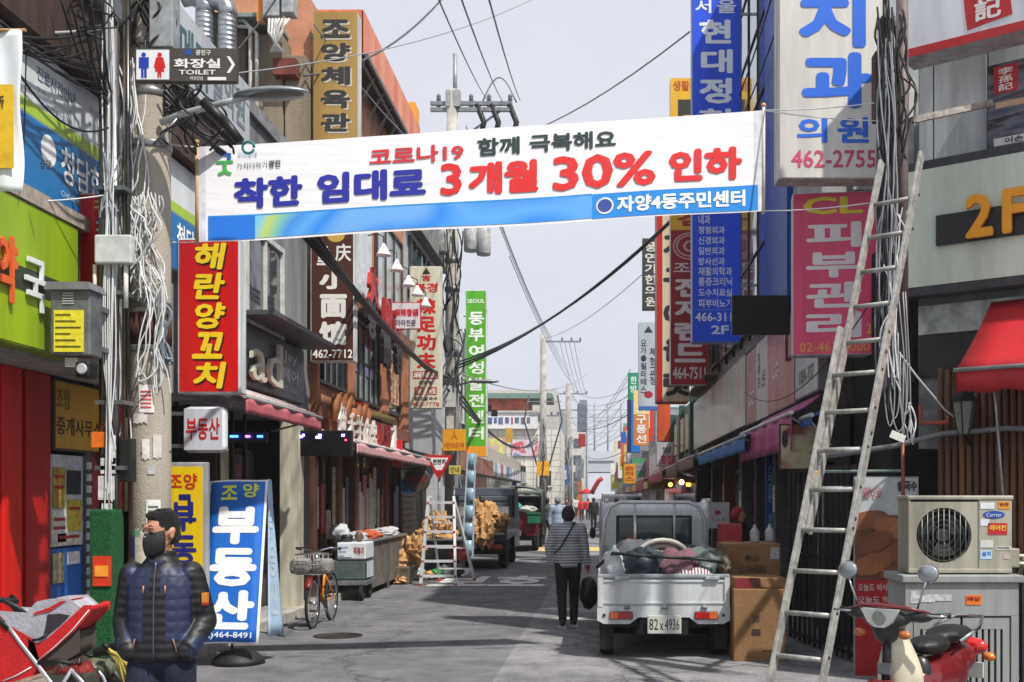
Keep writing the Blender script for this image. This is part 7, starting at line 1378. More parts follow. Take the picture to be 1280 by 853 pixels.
for i, (x, y, c, l) in enumerate([(-3.75, 23.3, '#a8b0ae', 'clear plastic rubbish bag on the ground by the stall'), (-3.35, 23.5, '#2a9a3a', 'small bright green plastic bag on the ground'), (-3.2, 23.8, '#5c6662', 'grey netting bundle on the ground left of the step ladder'), (-3.05, 24.1, '#4a4c48', 'dark bag on the ground behind the step ladder'), (-2.9, 23.9, '#a82a24', 'red plastic bag behind the step ladder rungs')]):
    z = .14 if i != 4 else .5; bundle('rubbish_bag', (x, y, z), (.2 if i != 1 else .1, .18, .14 if i != 1 else .08), 110+i, m(c, .4, dirt=.25, bump=.3), l, 'bag', .4, 2.4)
# vegetable trolley far on the left of the woman
vt = thing('shopping_trolley', 'small pull trolley with a pink floral bag beside the walking woman', 'trolley', (-.95, 29.5, 0))
lump((-.95, 29.5, .62), (.22, .15, .3), 130, .12, 1.5).build('bag', m_blotch(['#b88a98', '#7a4a58', '#c8b4b8', '#5c6a5c'], 14, .6), vt); lump((-.92, 29.5, .95), (.16, .12, .1), 131, .35, 2).build('green_bundle', m('#2c9a5a', .5), vt)
for x in (-1.1, -.8): MB().tube([(x, 29.4, .1), (x, 29.45, .95)], .012, 6).build('frame', STEEL, vt); MB().lathe([(.07, 0), (.07, .03)], (x, 29.4, .08), 14, 'X').build('wheel', RUBBER, vt)
finish('white_sheet', MB().xy([(-2.3, 31), (-1.5, 31.2), (-1.55, 31.8), (-2.35, 31.6)], .004, .012), m('#c8cacb', .7), 'flat white sheet lying on the road behind the navy pickup', 'sheet')
# ---- right side: cardboard boxes
CBM = m('#8a6642', .85, dirt=.15, scale=3, bump=.25, bscale=30)
def carton(lab, x0, x1, y0, y1, z0, z1, texts=(), mat=CBM, flaps=False):
    o = thing('carton', lab, 'box', ((x0+x1)/2, (y0+y1)/2, z0)); MB().box(x0, x1, y0, y1, z0, z1).build('body', mat, o, .008)
    MB().box(x0+.01, x1-.01, (y0+y1)/2-.03, (y0+y1)/2+.03, z1, z1+.002).build('tape', m('#a8875c', .3), o)
    for t, u0, v0, u1, v1, c in texts:
        a, b = x0+(x1-x0)*u0, x0+(x1-x0)*u1; c1, c0 = z1-(z1-z0)*v0, z1-(z1-z0)*v1
        q = MB().box(a, b, y0-.003, y0-.001, c0, c1) if t == '#' else MB().text(t, a, c0, b, c1, y0-.003, .015); q.build('print', m(c, .6), o)
    if flaps: MB().box(x0+.02, x1-.02, y0+.02, y1-.02, z1, z1+.006).build('flap', m('#9a7650', .85), o)
    return o
carton('large brown appliance carton standing behind the others with maker name printed', 1.42, 2.06, 12.5, 13.2, 0, 1.2, [('●LG', .38, .10, .62, .16, '#3a2c20'), ('LG WHISEN', .27, .20, .74, .27, '#3a2c20'), ('#', .3, .29, .66, .30, '#3a2c20'), ('#', .82, .03, .97, .14, '#a9b0b4')], flaps=True)
carton('tall brown carton in front marked 50 with a dark symbol', 1.44, 1.98, 11.72, 12.2, 0, .76, [('50', .36, .36, .5, .46, '#33271c'), ('#', .35, .55, .52, .64, '#33271c'), ('----', .55, .84, .8, .86, '#4a3826')])
carton('flat dark red and brown carton lying on the front carton', 1.46, 2.0, 11.8, 12.35, .765, .87, [('#', 0, 0, .33, 1, '#7c1a24'), ('#', .33, 0, .5, 1, '#6a3a2c')])
rb = thing('red_box_stand', 'red box with a white stripe on the cartons beside the small truck', 'box', (1.75, 14.3, 1.2)); a, b = W(900, 688, 13.0), W(928, 655, 13.0)
MB().box(a.x, b.x, 13.0, 13.3, a.z-.1, b.z).build('box', m('#a4101c', .45), rb, .01); MB().box(a.x, b.x, 12.994, 12.998, a.z+.03, a.z+.06).build('stripe', m('#d8d0d0'), rb); MB().text('HOT', a.x+.07, a.z+.09, b.x-.07, a.z+.12, 12.993, .01).build('lettering', m('#c88a90'), rb)
MB().box(a.x-.02, b.x+.02, 13.02, 13.35, 0, a.z-.1).build('stand', m('#2a2826'), rb)
# air conditioner on its iron cabinet
AX0, AX1, AY = 2.43, 3.24, 8.72
ac = thing('air_conditioner', 'weathered beige air conditioner outdoor unit with stickers on the iron cabinet', 'air conditioner', (2.85, AY+.15, 1.15)); ACM = m('#a09d8d', .5, dirt=.28, scale=4, streak=1)
fc = (AX0+.28, 1.425); R_ = .215
n = 32; vs = []; sq = []
for k in range(n):
    a = 2*pi*k/n; c_, s_ = cos(a), sin(a); mxx_ = max(abs(c_), abs(s_)); vs.append((fc[0]+R_*c_, AY, fc[1]+R_*s_)); sq.append((fc[0]+.262*c_/mxx_, AY, fc[1]+.262*s_/mxx_))
q = MB().add(vs+sq, [(k, (k+1) % n, n+(k+1) % n, n+k) for k in range(n)]); vs2 = [(v[0], AY+.05, v[2]) for v in vs]; b0 = len(q.v); q.add(vs+vs2, [(k, (k+1) % n, n+(k+1) % n, n+k) for k in range(n)]); q.build('fan_panel', ACM, ac)
MB().box(AX0+.545, AX1, AY-.004, AY+.3, 1.15, 1.72).build('service_panel', ACM, ac, .012); MB().box(AX0, AX0+.02, AY-.004, AY+.3, 1.15, 1.72).build('end_panel', ACM, ac, .006); MB().box(AX0-.01, AX1+.01, AY-.012, AY+.31, 1.70, 1.735).build('top_panel', ACM, ac, .01); MB().box(AX0, AX1, AY-.006, AY+.3, 1.13, 1.165).build('bottom_panel', ACM, ac, .006)
MB().box(AX0+.02, AX0+.54, AY+.12, AY+.3, 1.16, 1.7).build('inner_case', m('#17191a', .8), ac)
for i in range(9): x = fc[0]-R_+.045+i*(2*R_-.09)/8; h_ = sqrt(max(.0001, R_**2-(x-fc[0])**2)); MB().tube([(x, AY+.005, fc[1]-h_), (x, AY+.005, fc[1]+h_)], .0035, 6).build('grille_bar', m('#8e8f8a', .4, .4), ac)
for i in range(5): r = R_*(.2+.18*i); q = MB().tube([(fc[0]+r*cos(a*pi/16), AY+.01, fc[1]+r*sin(a*pi/16)) for a in range(32)], .002, 4, closed=True).build('grille_ring', m('#5c5e5c', .4), ac)
fn = MB().lathe([(.05, 0), (.05, .04)], (fc[0], AY+.05, fc[1]), 14, 'Y').build('fan', m('#3a3f40'), ac)
for k in range(3): a0 = k*2.094; MB().grid(lambda u, v: (fc[0]+(.05+.14*v)*cos(a0+1.2*u), AY+.06+.035*u, fc[1]+(.05+.14*v)*sin(a0+1.2*u)), 6, 3, .003).build('blade', m('#343839'), fn)
for (x0, x1, z0, z1, c, t, tc_) in [(.56, .67, 1.63, 1.68, '#d8dcdf', None, 0), (.70, .79, 1.63, 1.69, '#e0902c', '냉난방', '#5a1c10'), (.62, .77, 1.43, 1.52, '#b41a22', '에어컨', '#f0c83c'), (.56, .63, 1.5, 1.55, '#d0d6dc', None, 0), (.56, .66, 1.33, 1.39, '#c9ccc8', None, 0), (.56, .65, 1.24, 1.31, '#a8c8dc', '설치', '#2a6ab0'), (.68, .8, 1.31, 1.34, '#c8c8c0', 'MODEL', '#3a3a3a'), (.74, .79, 1.24, 1.28, '#b8a8a4', None, 0)]:
    st_ = MB().box(AX0+x0, AX0+x1, AY-.0075, AY-.0055, z0, z1).build('sticker', m(c, .5, dirt=.1), ac)
    if t: MB().text(t, AX0+x0+.01, z0+(z1-z0)*.35, AX0+x1-.01, z1-(z1-z0)*.15, AY-.009, .02).build('sticker_print', m(tc_), st_)
MB().lathe([(.001, 0), (.001, .002)], (0, 0, -5), 3)
q = MB().xz([(AX0+.665+.085*cos(k*pi/12), 1.585+.03*sin(k*pi/12)) for k in range(24)], AY-.0075, AY-.0055).build('maker_badge', m('#1c4aa8', .4), ac); MB().text('Carrier', AX0+.605, 1.57, AX0+.725, 1.60, AY-.009, .01).build('badge_print', m('#c8d4ec'), q)
MB().box(AX1+.01, AX1+.08, AY+.05, AY+.25, 1.17, 1.32).build('valve_cover', ACM, ac, .01)
for dz in (1.2, 1.26): MB().tube([(AX1+.06, AY+.12, dz), (AX1+.14, AY+.12, dz), (AX1+.16, AY+.3, dz-.1)], .014, 8).build('refrigerant_pipe', m('#c9c4b4'), ac)
ic = thing('iron_cabinet', 'grey painted iron cabinet with slotted doors under the air conditioner', 'cabinet', (2.85, 8.95, 0)); ICM = m('#8f9391', .6, dirt=.3, scale=8, streak=1, dirtc='#54524c'); CY0 = 8.66
MB().box(2.36, 3.3, CY0-.03, 9.2, 1.06, 1.12).build('top', ICM, ic, .01); MB().box(2.39, 3.27, CY0, 9.18, .8, 1.06).build('fascia', ICM, ic, .006); MB().box(2.40, 3.26, CY0+.06, 9.18, 0, .8).build('body', m('#121313', .8), ic)
for x in (2.39, 3.21): MB().box(x, x+.06, CY0, CY0+.06, 0, .8).build('post', ICM, ic, .004)
for x0, x1 in ((2.46, 2.82), (2.84, 3.2)):
    d_ = MB().box(x0, x1, CY0+.01, CY0+.04, .70, .79).box(x0, x1, CY0+.01, CY0+.04, .02, .12).box(x0, x0+.05, CY0+.01, CY0+.04, .12, .70).box(x1-.05, x1, CY0+.01, CY0+.04, .12, .70); dr_ = d_.build('door', ICM, ic, kind='stuff')
    for i in range(5): x = x0+.07+i*(x1-x0-.12)/5; MB().box(x, x+.028, CY0+.012, CY0+.036, .12, .70).build('slat', ICM, dr_)
MB().box(2.86, 2.98, CY0-.006, CY0-.002, .89, .965).build('orange_sticker', m('#e8741c', .5), ic); MB().text('배달', 2.87, .92, 2.97, .955, CY0-.009, .02).build('sticker_print', m('#8a1c10'), ic)
for x0, x1, z0, z1 in ((2.43, 2.5, .9, 1.0), (2.48, 2.62, .91, .96), (2.55, 2.75, .92, .97)): MB().box(x0, x1, CY0-.004, CY0-.002-.001*x0, z0, z1).build('peeling_paper', m('#c6c8c8', .7, dirt=.3, scale=30), ic)
bbx = thing('dark_board', 'dark blue grey board leaning at the right edge beside the cabinet', 'board', (3.5, 8.8, 0)); MB().box(3.31, 3.9, 8.7, 8.76, 0, 1.1).build('board', m('#27303e', .6, dirt=.3), bbx, .01)
# seated or crouching items glimpsed inside the shops
for i, (x, y, c, l) in enumerate([(1.8, 12.7, '#a8acac', 'white plastic jug standing on the large appliance carton'), (2.0, 12.9, '#b4b8b8', 'second white jug on the right of the appliance carton')]):
    finish('jug', MB().lathe([(.05, 0), (.055, .02), (.055, .12), (.03, .16), (.018, .17), (.018, .2)], (x, y, 1.21), 14), m(c, .4), l, 'jug')
for i in range(40):
    pass
# ================================================================ people
SKIN = m('#b88468', .5, dirt=.08, scale=20); HAIR = m('#14110f', .5, dirt=.2, scale=60, bump=.5, bscale=200)
def person(lab, loc, rz, h=1.72, jacket='#22283c', trousers='#1c1e24', hair='#14110f', shoes='#222224', step=.18, arms=((.24, .02, .24, -.02), (.24, .02, .24, -.02)), vox=.03, lean=0, grp=None, scale=1, jmat=None, hat=None, hips=1):
    """figure facing -y; arms: (elbow out, elbow fwd, wrist out, wrist fwd) for its right(-x) and left(+x) sides"""
    ax = {}
    hip = [Vector((-.09, 0, .9)), Vector((.09, 0, .9))]; kn = [Vector((-.095, -step*.75, .49)), Vector((.095, step*.35, .48))]; an = [Vector((-.09, -step*.9, .09)), Vector((.09, step*1.35, .12))]
    sh = [Vector((-.185, lean*.6, 1.41)), Vector((.185, lean*.6, 1.41))]
    el = [Vector((-a[0], -a[1]+lean*.4, 1.13)) if f == 0 else Vector((a[0], -a[1]+lean*.4, 1.13)) for f, a in enumerate(arms)]
    wr = [Vector((-a[2], -a[3]+lean*.2, .9+(a[4] if len(a) > 4 else 0))) if f == 0 else Vector((a[2], -a[3]+lean*.2, .9+(a[4] if len(a) > 4 else 0))) for f, a in enumerate(arms)]
    hc = Vector((0, lean-.01, 1.60))
    b = MB(); b.ball(hc, (.078, .096, .115), 16, 12).ball(hc+Vector((0, -.03, -.06)), (.06, .065, .06)).cap((0, lean*.8+.01, 1.40), hc+Vector((0, .01, -.06)), .055, .05)
    b.ball(hc+Vector((0, -.1, -.01)), (.014, .02, .022)); b.ball(hc+Vector((-.08, 0, -.01)), (.012, .02, .03)); b.ball(hc+Vector((.08, 0, -.01)), (.012, .02, .03))
    b.ball((0, lean*.5, 1.27), (.15, .1, .18)).ball((0, lean*.2, 1.08), (.13, .09, .15)).ball((0, 0, .95), (.12, .08, .1))
    for f in (0, 1):
        b.cap(sh[f], el[f], .05, .04).cap(el[f], wr[f], .038, .028).cap(hip[f], kn[f], .075, .052).cap(kn[f], an[f], .048, .035).ball(an[f]+Vector((0, -.06, -.05)), (.04, .1, .035))
        d = (wr[f]-el[f]).normalized(); p = wr[f]+d*.055; b.ball(p, (.022, .042, .05))
        if vox < .015:
            for k in range(4): y = -.03+.02*k; b.cap(p+Vector((0, y, -.03)), p+Vector((0, y*1.1-.01, -.085-.008*(k in (1, 2)))), .0095, .008, 8)
            b.cap(p+Vector((0, -.035, 0)), p+Vector((0, -.065, -.045)), .011, .009, 8)
    s = h/1.72
    def fin(q, nm, mat, par): q.v = [(v[0]*s, v[1]*s, v[2]*s) for v in q.v]; return q.build(nm, mat, par)
    body = fin(blob(b, vox, 2), 'person', SKIN, None)
    t = MB(); t.ball((0, 0, .95), (.165*hips, .115*hips, .12))
    for f in (0, 1): t.cap(hip[f], kn[f], .1*hips, .075).cap(kn[f], an[f]+Vector((0, 0, .02)), .072, .06)
    fin(blob(t, vox, 1), 'trousers', m(trousers, .85, dirt=.15, bump=.4, bscale=25), body)
    j = MB(); j.ball((0, lean*.55, 1.3), (.2, .135, .17)).ball((0, lean*.3, 1.1), (.18*hips, .13*hips, .2)).ball((0, 0, .97), (.185*hips, .135*hips, .12)); j.tube([(0, 0, .86), (0, 0, .98), (0, lean*.3, 1.15)], [.118*hips, .122*hips, .11*hips], 24, sx=1.5); j.cap((-.12, lean*.6, 1.41), (.12, lean*.6, 1.41), .075, .075); j.cap((0, lean*.7+.01, 1.42), (0, lean*.8, 1.49), .075, .07)
    for f in (0, 1): j.cap(sh[f], el[f], .078, .066).cap(el[f], wr[f], .064, .05)
    fin(blob(j, vox, 1), 'jacket', jmat or m(jacket, .7, dirt=.12, bump=.3, bscale=30), body)
    for f in (0, 1): q = MB().ball(an[f]+Vector((0, -.055, -.045)), (.05, .13, .045), 12, 8).ball(an[f]+Vector((0, .01, -.01)), (.048, .055, .06)); fin(blob(q, max(.012, vox*.6), 1), 'shoe', m(shoes, .5), body)
    hh = MB().ball(hc+Vector((0, .018, .022)), (.092, .102, .112), 16, 12)
    if hat: hh.ball(hc+Vector((0, .03, .0)), (.1, .1, .1))
    hm = blob(hh, max(.012, vox*.5), 1); hm.f = [f for f in hm.f if not all(hm.v[i][1] < hc.y-.045 and hm.v[i][2] < hc.z+.055 for i in f)]; hm.sm = hm.sm[:len(hm.f)]
    fin(hm, 'hair', m(hat or hair, .7, dirt=.2, scale=40, bump=.5, bscale=90), body)
    body.location = loc; body.rotation_euler = (0, 0, rz); return tag(body, lab, 'person', grp)
# --- walking woman, seen from behind
puff = m_wave('#7f8187', '#b9bcc2', 'Z', 8.5, .6, .6, dist=.02); 
wp = person('person walking away in striped grey puffer jacket with black shoulder strap', (-.37, 14.85, 0), radians(186), 1.6, trousers='#1b1819', hair='#2c1418', hat='#2f1319', step=.13, arms=((.24, .0, .27, .02), (.27, .03, .24, .06)), vox=.012, jmat=puff, shoes='#2a2a2e', hips=1.08, grp=None)
def on(par, mb, nm, mat):    # geometry written in the figure's own standing coordinates
    return mb.build(nm, mat, None) if par is None else _on(par, mb, nm, mat)
def _on(par, mb, nm, mat):
    me_o = mb.build(nm, mat, None); me_o.parent = par; return me_o
_on(wp, MB().tube([(-.13, -.06, 1.36), (-.08, .06, 1.39), (0, .13, 1.25), (.1, .145, 1.08), (.19, .09, .98)], .011, 8), 'bag_strap', BLACK)
for f in (-1, 1): _on(wp, MB().box(f*.085-.045, f*.085+.045, -.2 if f < 0 else .02, .05 if f < 0 else .24, 0, .022), 'shoe_sole', m('#c8c8c8', .5))
_on(wp, blob(MB().ball((-.262, -.03, .80), (.034, .05, .06)).cap((-.275, -.05, .78), (-.27, -.06, .72), .012, .01).cap((-.262, -.02, .77), (-.262, -.02, .70), .012, .01), .008, 1), 'glove', m('#a01a1c', .8))
bg_ = finish('carrier_bag', lump((-.37+.27, 14.85, .46), (.12, .14, .22), 200, .16, 1.4), m('#121214', .4, dirt=.1, bump=.3), 'black carrier bag hanging from the right hand of the walking person', 'bag')
# --- man in the foreground
mx_, my_ = -2.19, 5.65
hd0 = Vector((0.0, -.015, 1.60)); 
def Hd(x, y, z):    # head coordinates (face towards -y) turned towards the man's right
    p = Matrix.Rotation(radians(-34), 3, 'Z')@Vector((x, y, z)); return hd0+p
HR = Matrix.Rotation(radians(-34), 3, 'Z')
b = MB()
b.ball(Hd(0, .012, .02), (.077, .097, .1), 28, 20, HR).ball(Hd(0, -.02, -.03), (.066, .074, .085), 24, 16, HR).ball(Hd(0, -.045, -.085), (.042, .045, .032), 16, 12, HR)
b.ball(Hd(0, -.092, .028), (.05, .014, .012), 14, 8, HR)                                  # brow
for f in (-1, 1):
    b.ball(Hd(f*.038, -.058, -.016), (.024, .02, .02), 12, 8, HR)                        # cheekbones
    b.ball(Hd(f*.079, .012, -.005), (.01, .02, .032), 12, 8, HR).ball(Hd(f*.084, .02, .012), (.01, .014, .016), 10, 6, HR)
b.cap(Hd(0, -.088, .012), Hd(0, -.105, -.022), .008, .0115, 10).ball(Hd(.011, -.097, -.027), .008).ball(Hd(-.011, -.097, -.027), .008)
b.ball(Hd(0, -.094, -.058), (.024, .012, .012), 10, 6, HR)
b.cap((0, .015, 1.40), tuple(hd0+Vector((0, .01, -.06))), .062, .056, 16)
b.ball((0, 0, 1.28), (.16, .105, .18)).ball((0, 0, 1.08), (.145, .1, .16)).ball((0, 0, .93), (.13, .085, .1))
SHm = [Vector((-.165, 0, 1.385)), Vector((.165, .01, 1.385))]; ELm = [Vector((-.222, .035, 1.13)), Vector((.232, .045, 1.13))]; WRm = [Vector((-.165, -.10, 1.0)), Vector((.175, -.095, .995))]
HPm = [Vector((-.09, 0, .9)), Vector((.09, 0, .9))]; KNm = [Vector((-.10, -.12, .49)), Vector((.10, .04, .48))]; ANm = [Vector((-.10, -.1, .09)), Vector((.1, .22, .14))]
for f in (0, 1):
    b.cap(SHm[f], ELm[f], .055, .045).cap(ELm[f], WRm[f], .042, .03); p = WRm[f]+Vector((.035 if f == 0 else -.035, .045, .0)); b.ball(p, (.035, .022, .04))
    b.cap(HPm[f], KNm[f], .082, .058).cap(KNm[f], ANm[f], .054, .038).ball(ANm[f]+Vector((0, -.06, -.05)), (.042, .11, .035))
    for k in range(4): b.cap(p+Vector((-.02+.013*k, .0, -.02)), p+Vector((-.02+.013*k, .015, -.05)), .008, .008, 8)
    b.cap(p+Vector((.03*(1 if f == 0 else -1), 0, 0)), p+Vector((.04*(1 if f == 0 else -1), 0, -.03)), .010, .009, 8)
mn = blob(b, .0065, 2).build('person', SKIN, None)
# eyes, brows
for f in (-1, 1):
    _on(mn, MB().ball(Hd(f*.03, -.087, .008), (.0145, .007, .0042), 14, 8, HR), 'eye', m('#dcd4cc', .3, dirt=0)); _on(mn, MB().ball(Hd(f*.03, -.0935, .0065), (.0065, .004, .0055), 12, 8, HR), 'iris', m('#17100c', .2, dirt=0))
    _on(mn, MB().tube([Hd(f*.012, -.094, .017), Hd(f*.03, -.097, .0165), Hd(f*.05, -.085, .010)], .0032, 6), 'eyelid', m('#7a5240', .6)); _on(mn, MB().tube([Hd(f*.014, -.1, .033), Hd(f*.032, -.098, .038), Hd(f*.052, -.084, .033)], [.002, .0042, .0015], 8), 'eyebrow', HAIR)
# mask following the lower face
def mk(u, v):
    a = (u-.5)*2.35; z = -.112+.110*v; r = .079+.014*sin(pi*v); k = max(0, 1-abs(u-.5)*7)
    zz = z+.006*(1-v)*0 + (.016*(abs(u-.5)*2)**1.5*(1 if v > .5 else 1)) - (.012*(1-v)*(1-abs(u-.5)*2))
    return tuple(Hd(sin(a)*(r-.002), -cos(a)*(r+.026+.017*k*(.35+.65*v))+.012, zz))
_on(mn, MB().grid(mk, 26, 12, .003), 'face_mask', m('#111114', .7, dirt=.1, bump=.2, bscale=60))
for f in (-1, 1): _on(mn, MB().tube([Hd(f*.078, -.03, -.025), Hd(f*.085, .0, .0), Hd(f*.088, .03, .018), Hd(f*.085, .036, -.01), Hd(f*.078, .0, -.05), Hd(f*.072, -.02, -.07)], .0018, 6), 'ear_loop', BLACK)
hq = MB().ball(Hd(0, .02, .032), (.082, .1, .094), 28, 20, HR).ball(Hd(0, .05, -.01), (.076, .067, .075), 20, 14, HR).ball(Hd(0, -.052, .088), (.052, .036, .024), 16, 10, HR)
for i in range(90):
    a = rnd.random()*6.28; e = rnd.random()*1.25; p = Vector((sin(a)*cos(e)*.077, cos(a)*cos(e)*.093+.02, .038+sin(e)*.086))
    if p.y < -.06 and p.z < .07: continue
    hq.ball(Hd(*p), (.011, .011, .010), 6, 4, HR)
hm = blob(hq, .0055, 1); HRi = HR.inverted(); keep = []
for f in hm.f:
    ps = [HRi@(Vector(hm.v[i])-hd0) for i in f]; c = ps[0]
    if (c.y < -.052 and c.z < .063+.25*abs(c.x)*0) or (c.y < .002 and c.z < .03 and c.y > -.2 and not (c.y > -.03 and c.z > -.02)) or (c.z < -.065) or (abs(c.x) > .068 and c.y < .03 and c.z < .0): continue
    keep.append(f)
hm.f = keep; hm.sm = hm.sm[:len(keep)]; _on(mn, hm, 'hair', m('#121011', .42, dirt=.3, scale=90, bump=.9, bscale=260))
# jacket: lofted torso and puffy sleeves joined into one shell
jk = MB()
prof = [(.935, .168, .125), (.955, .182, .138), (1.0, .188, .142), (1.08, .186, .14), (1.16, .186, .138), (1.24, .19, .135), (1.32, .19, .13), (1.38, .172, .118), (1.425, .12, .1), (1.47, .08, .083), (1.505, .075, .08)]
rows = []
N = 40
for i in range(len(prof)-1):
    for s_ in range(5):
        t = s_/5; z, a, c = (prof[i][k]*(1-t)+prof[i+1][k]*t for k in range(3)); pf = 1+.012*abs(sin(z*pi/.05)) if z < 1.40 else 1; rows.append((z, a*pf, c*pf))
rows.append(prof[-1]); vs = []
for z, a, c in rows:
    for k in range(N): th = 2*pi*k/N; ce, se = cos(th), sin(th); vs.append((a*math.copysign(abs(ce)**.85, ce), c*math.copysign(abs(se)**.85, se)+.0, z))
nr = len(rows); jk.add(vs, [(i*N+k, i*N+(k+1) % N, (i+1)*N+(k+1) % N, (i+1)*N+k) for i in range(nr-1) for k in range(N)]+[tuple(range(N))[::-1], tuple((nr-1)*N+k for k in range(N))], True)
def puffy(p, q, r0, r1, n=22, f=.055):
    P = []; Rr = []; L = (q-p).length
    for i in range(n+1): t = i/n; P.append(p.lerp(q, t)); Rr.append((r0+(r1-r0)*t)*(1+.035*abs(sin(L*t*pi/f))))
    jk.tube(P, Rr, 20); 
for f in (0, 1):
    jk.ball(SHm[f]+Vector((-.0, 0, -.005)), (.07, .08, .07), 18, 12); puffy(SHm[f]+Vector((0, 0, -.01)), ELm[f], .073, .066); jk.ball(ELm[f], .067, 18, 12); puffy(ELm[f], WRm[f], .066, .052); jk.ball(WRm[f]+Vector((.012 if f == 0 else -.012, .01, -.005)), (.06, .05, .058), 14, 10)
jkm = blob(jk, .0075, 2)
NV = m_wave('#1d2847', None, 'Z', 5.5, .5, .5, dist=.006, axis2='X', scale2=5); BK = m_wave('#15161b', None, 'Z', 7, .45, .5, dist=.006)
jo = MB(); jo.v = jkm.v; jo.f = jkm.f; jo.sm = jkm.sm
ob = jo.build('jacket', [BK, NV], None); ob.parent = mn
for p in ob.data.polygons:
    c = p.center; sleeve = abs(c.x) > .178+.02*(c.z < 1.1); yoke = c.z > 1.36
    front = c.y < .0
    if front and not sleeve and .03 < abs(c.x) < .178 and 1.05 < c.z < 1.42 and not (abs(c.x) < .065 and c.z < 1.3): p.material_index = 1
    if sleeve and c.z < 1.06 and c.y < -.03: p.material_index = 1
_on(mn, MB().tube([(0, -.144, .95), (0, -.147, 1.0), (0, -.145, 1.1), (0, -.141, 1.25), (0, -.127, 1.38), (0, -.108, 1.43), (0, -.092, 1.47)], .0045, 6), 'zip', m('#6a6c72', .3, .7))
for f in (-1, 1): _on(mn, MB().tube([(f*.06, -.13, 1.33), (f*.062, -.134, 1.29)], .005, 6), 'pocket_zip', m('#b07a5a', .4))
_on(mn, MB().box(.24, .27, -.05, -.012, 1.235, 1.285), 'arm_patch', m('#d8882c', .5)); _on(mn, MB().box(.24, .272, -.052, -.01, 1.222, 1.234), 'arm_patch_edge', m('#a8241c', .5))
for f in (-1, 1): _on(mn, MB().tube([(f*.105, -.136, 1.06), (f*.125, -.132, .99)], .004, 6), 'side_pocket', m('#8a6a58', .4))
_on(mn, MB().grid(lambda u, v: (-.05+.1*u, -.085-.02*sin(pi*u), 1.40+.06*v), 8, 4, .006), 'shirt', m('#1c2440', .8))
tq = MB().ball((0, 0, .95), (.16, .122, .11))
for f in (0, 1): tq.cap(HPm[f], KNm[f], .105, .08, 16).cap(KNm[f], ANm[f]+Vector((0, 0, .03)), .078, .068, 16)
_on(mn, blob(tq, .011, 2), 'trousers', m('#182036', .9, dirt=.25, scale=5, bump=.5, bscale=22))
for f in (0, 1): _on(mn, blob(MB().ball(ANm[f]+Vector((0, -.07, -.05)), (.05, .14, .04), 14, 8).ball(ANm[f]+Vector((0, .01, -.02)), (.048, .06, .06)), .01, 1), 'shoe', m('#1c1c1e', .5))
mn.location = (mx_, my_, 0); mn.rotation_euler = (0, 0, radians(4)); mn.scale = (.87, .92, .965); tag(mn, 'person in navy and black quilted jacket and black face mask, hands in pockets', 'person')
# --- distant people
far = [(637, 36.5, 1.68, '#2a2c30', '#23252a', 160, 'person in dark clothes standing at the tarp covered pickup', None),
       (657, 52, 1.66, '#1e2024', '#8a3a30', 10, 'person in a black jacket and rust coloured trousers far up the street', None),
       (672, 44, 1.7, '#d0d0d2', '#2c2e34', 190, 'person in a white top walking just left of the puffer jacket', '#1a1614'),
       (684, 40, 1.7, '#3a3e44', '#202226', 175, 'person in a dark grey coat left of the pale blue jacket', None),
       (697, 34, 1.74, '#98a6ba', '#2a3038', 185, 'person in a pale blue jacket and light cap directly beyond the puffer jacket', '#8a8f98'),
       (708, 46, 1.7, '#2a2e3a', '#20242a', 5, 'person in a navy jacket right of the pale blue one', None),
       (727, 80, 1.65, '#c4282c', '#2a2a2e', 0, 'person in a bright red coat at the far shops', None),
       (735, 84, 1.62, '#c8382c', '#3a3038', 180, 'second red clad person beside the bright red coat', None),
       (742, 60, 1.7, '#17181a', '#17181a', 180, 'person in black walking alone in the middle of the far road', None),
       (720, 96, 1.7, '#d8d4d0', '#2a2a2c', 20, 'pale dressed person far away left of the red coats', None),
       (752, 92, 1.65, '#b8bcc4', '#4a4c52', 10, 'person in a light grey top far away right of the black walker', None),
       (771, 44, 1.72, '#1a1b1e', '#1c1d20', 170, 'person in a black coat beside the parked van', None),
       (790, 41, 1.66, '#2a1c22', '#1c1c20', 200, 'person in a dark plum coat by the shops right of the van', None)]
for i, (px, Y, h_, jc, tc_, rz_, lab, hat) in enumerate(far):
    person(lab, ((px-VX)/F*Y, Y, 0), radians(rz_), h_, jc, tc_, step=.1+.1*(i % 2), vox=.032, hat=hat, hair='#1a1512')
person('person in a black coat and red cap at the shop door beside the cartons', (1.98, 15.6, 0), radians(60), 1.58, '#16161a', '#1a1a1c', hat='#9c161e', vox=.02)
rf = finish('red_parasol', MB().lathe([(.7, 0), (.5, .2), (.08, .4), (.02, .45)], (-.75, 88, 2.0), 12), m('#c81c2c', .6), 'red parasol over the far stalls at the end of the street', 'parasol')
an_ = finish('red_arch', MB().tube([(-.35, 86, 2.0), (-.1, 86, 2.5), (.2, 86, 3.0), (.5, 86, 3.2)], .17, 8), m('#a81c2c', .6), 'slanting dark red banner arm above the red coats', 'banner')
fv = thing('far_stalls', 'row of pale market stalls and signs at the far left of the street end', 'stall', (-2.5, 100, 0))
for i in range(9): x = -4.3+i*.42+rnd.random()*.2; z = rnd.random()*2.5+.8; MB().box(x, x+.5, 100+i*.3, 100.4+i*.3, 0 if i % 3 == 0 else z-.5, z+.6).build('stall_board', m(['#c9c9c6', '#a83038', '#d8d050', '#8f9498', '#e2e2de', '#6a7078', '#c87840', '#b8c0c8', '#dcdcd8'][i], .6, dirt=.2), fv)
cn = finish('traffic_cone', MB().lathe([(.2, 0), (.2, .03), (.13, .04), (.03, .7)], ((657-VX)/F*48, 48, 0), 14), m('#e8582c', .6), 'orange traffic cone at the feet of the rust trousered person', 'traffic cone')
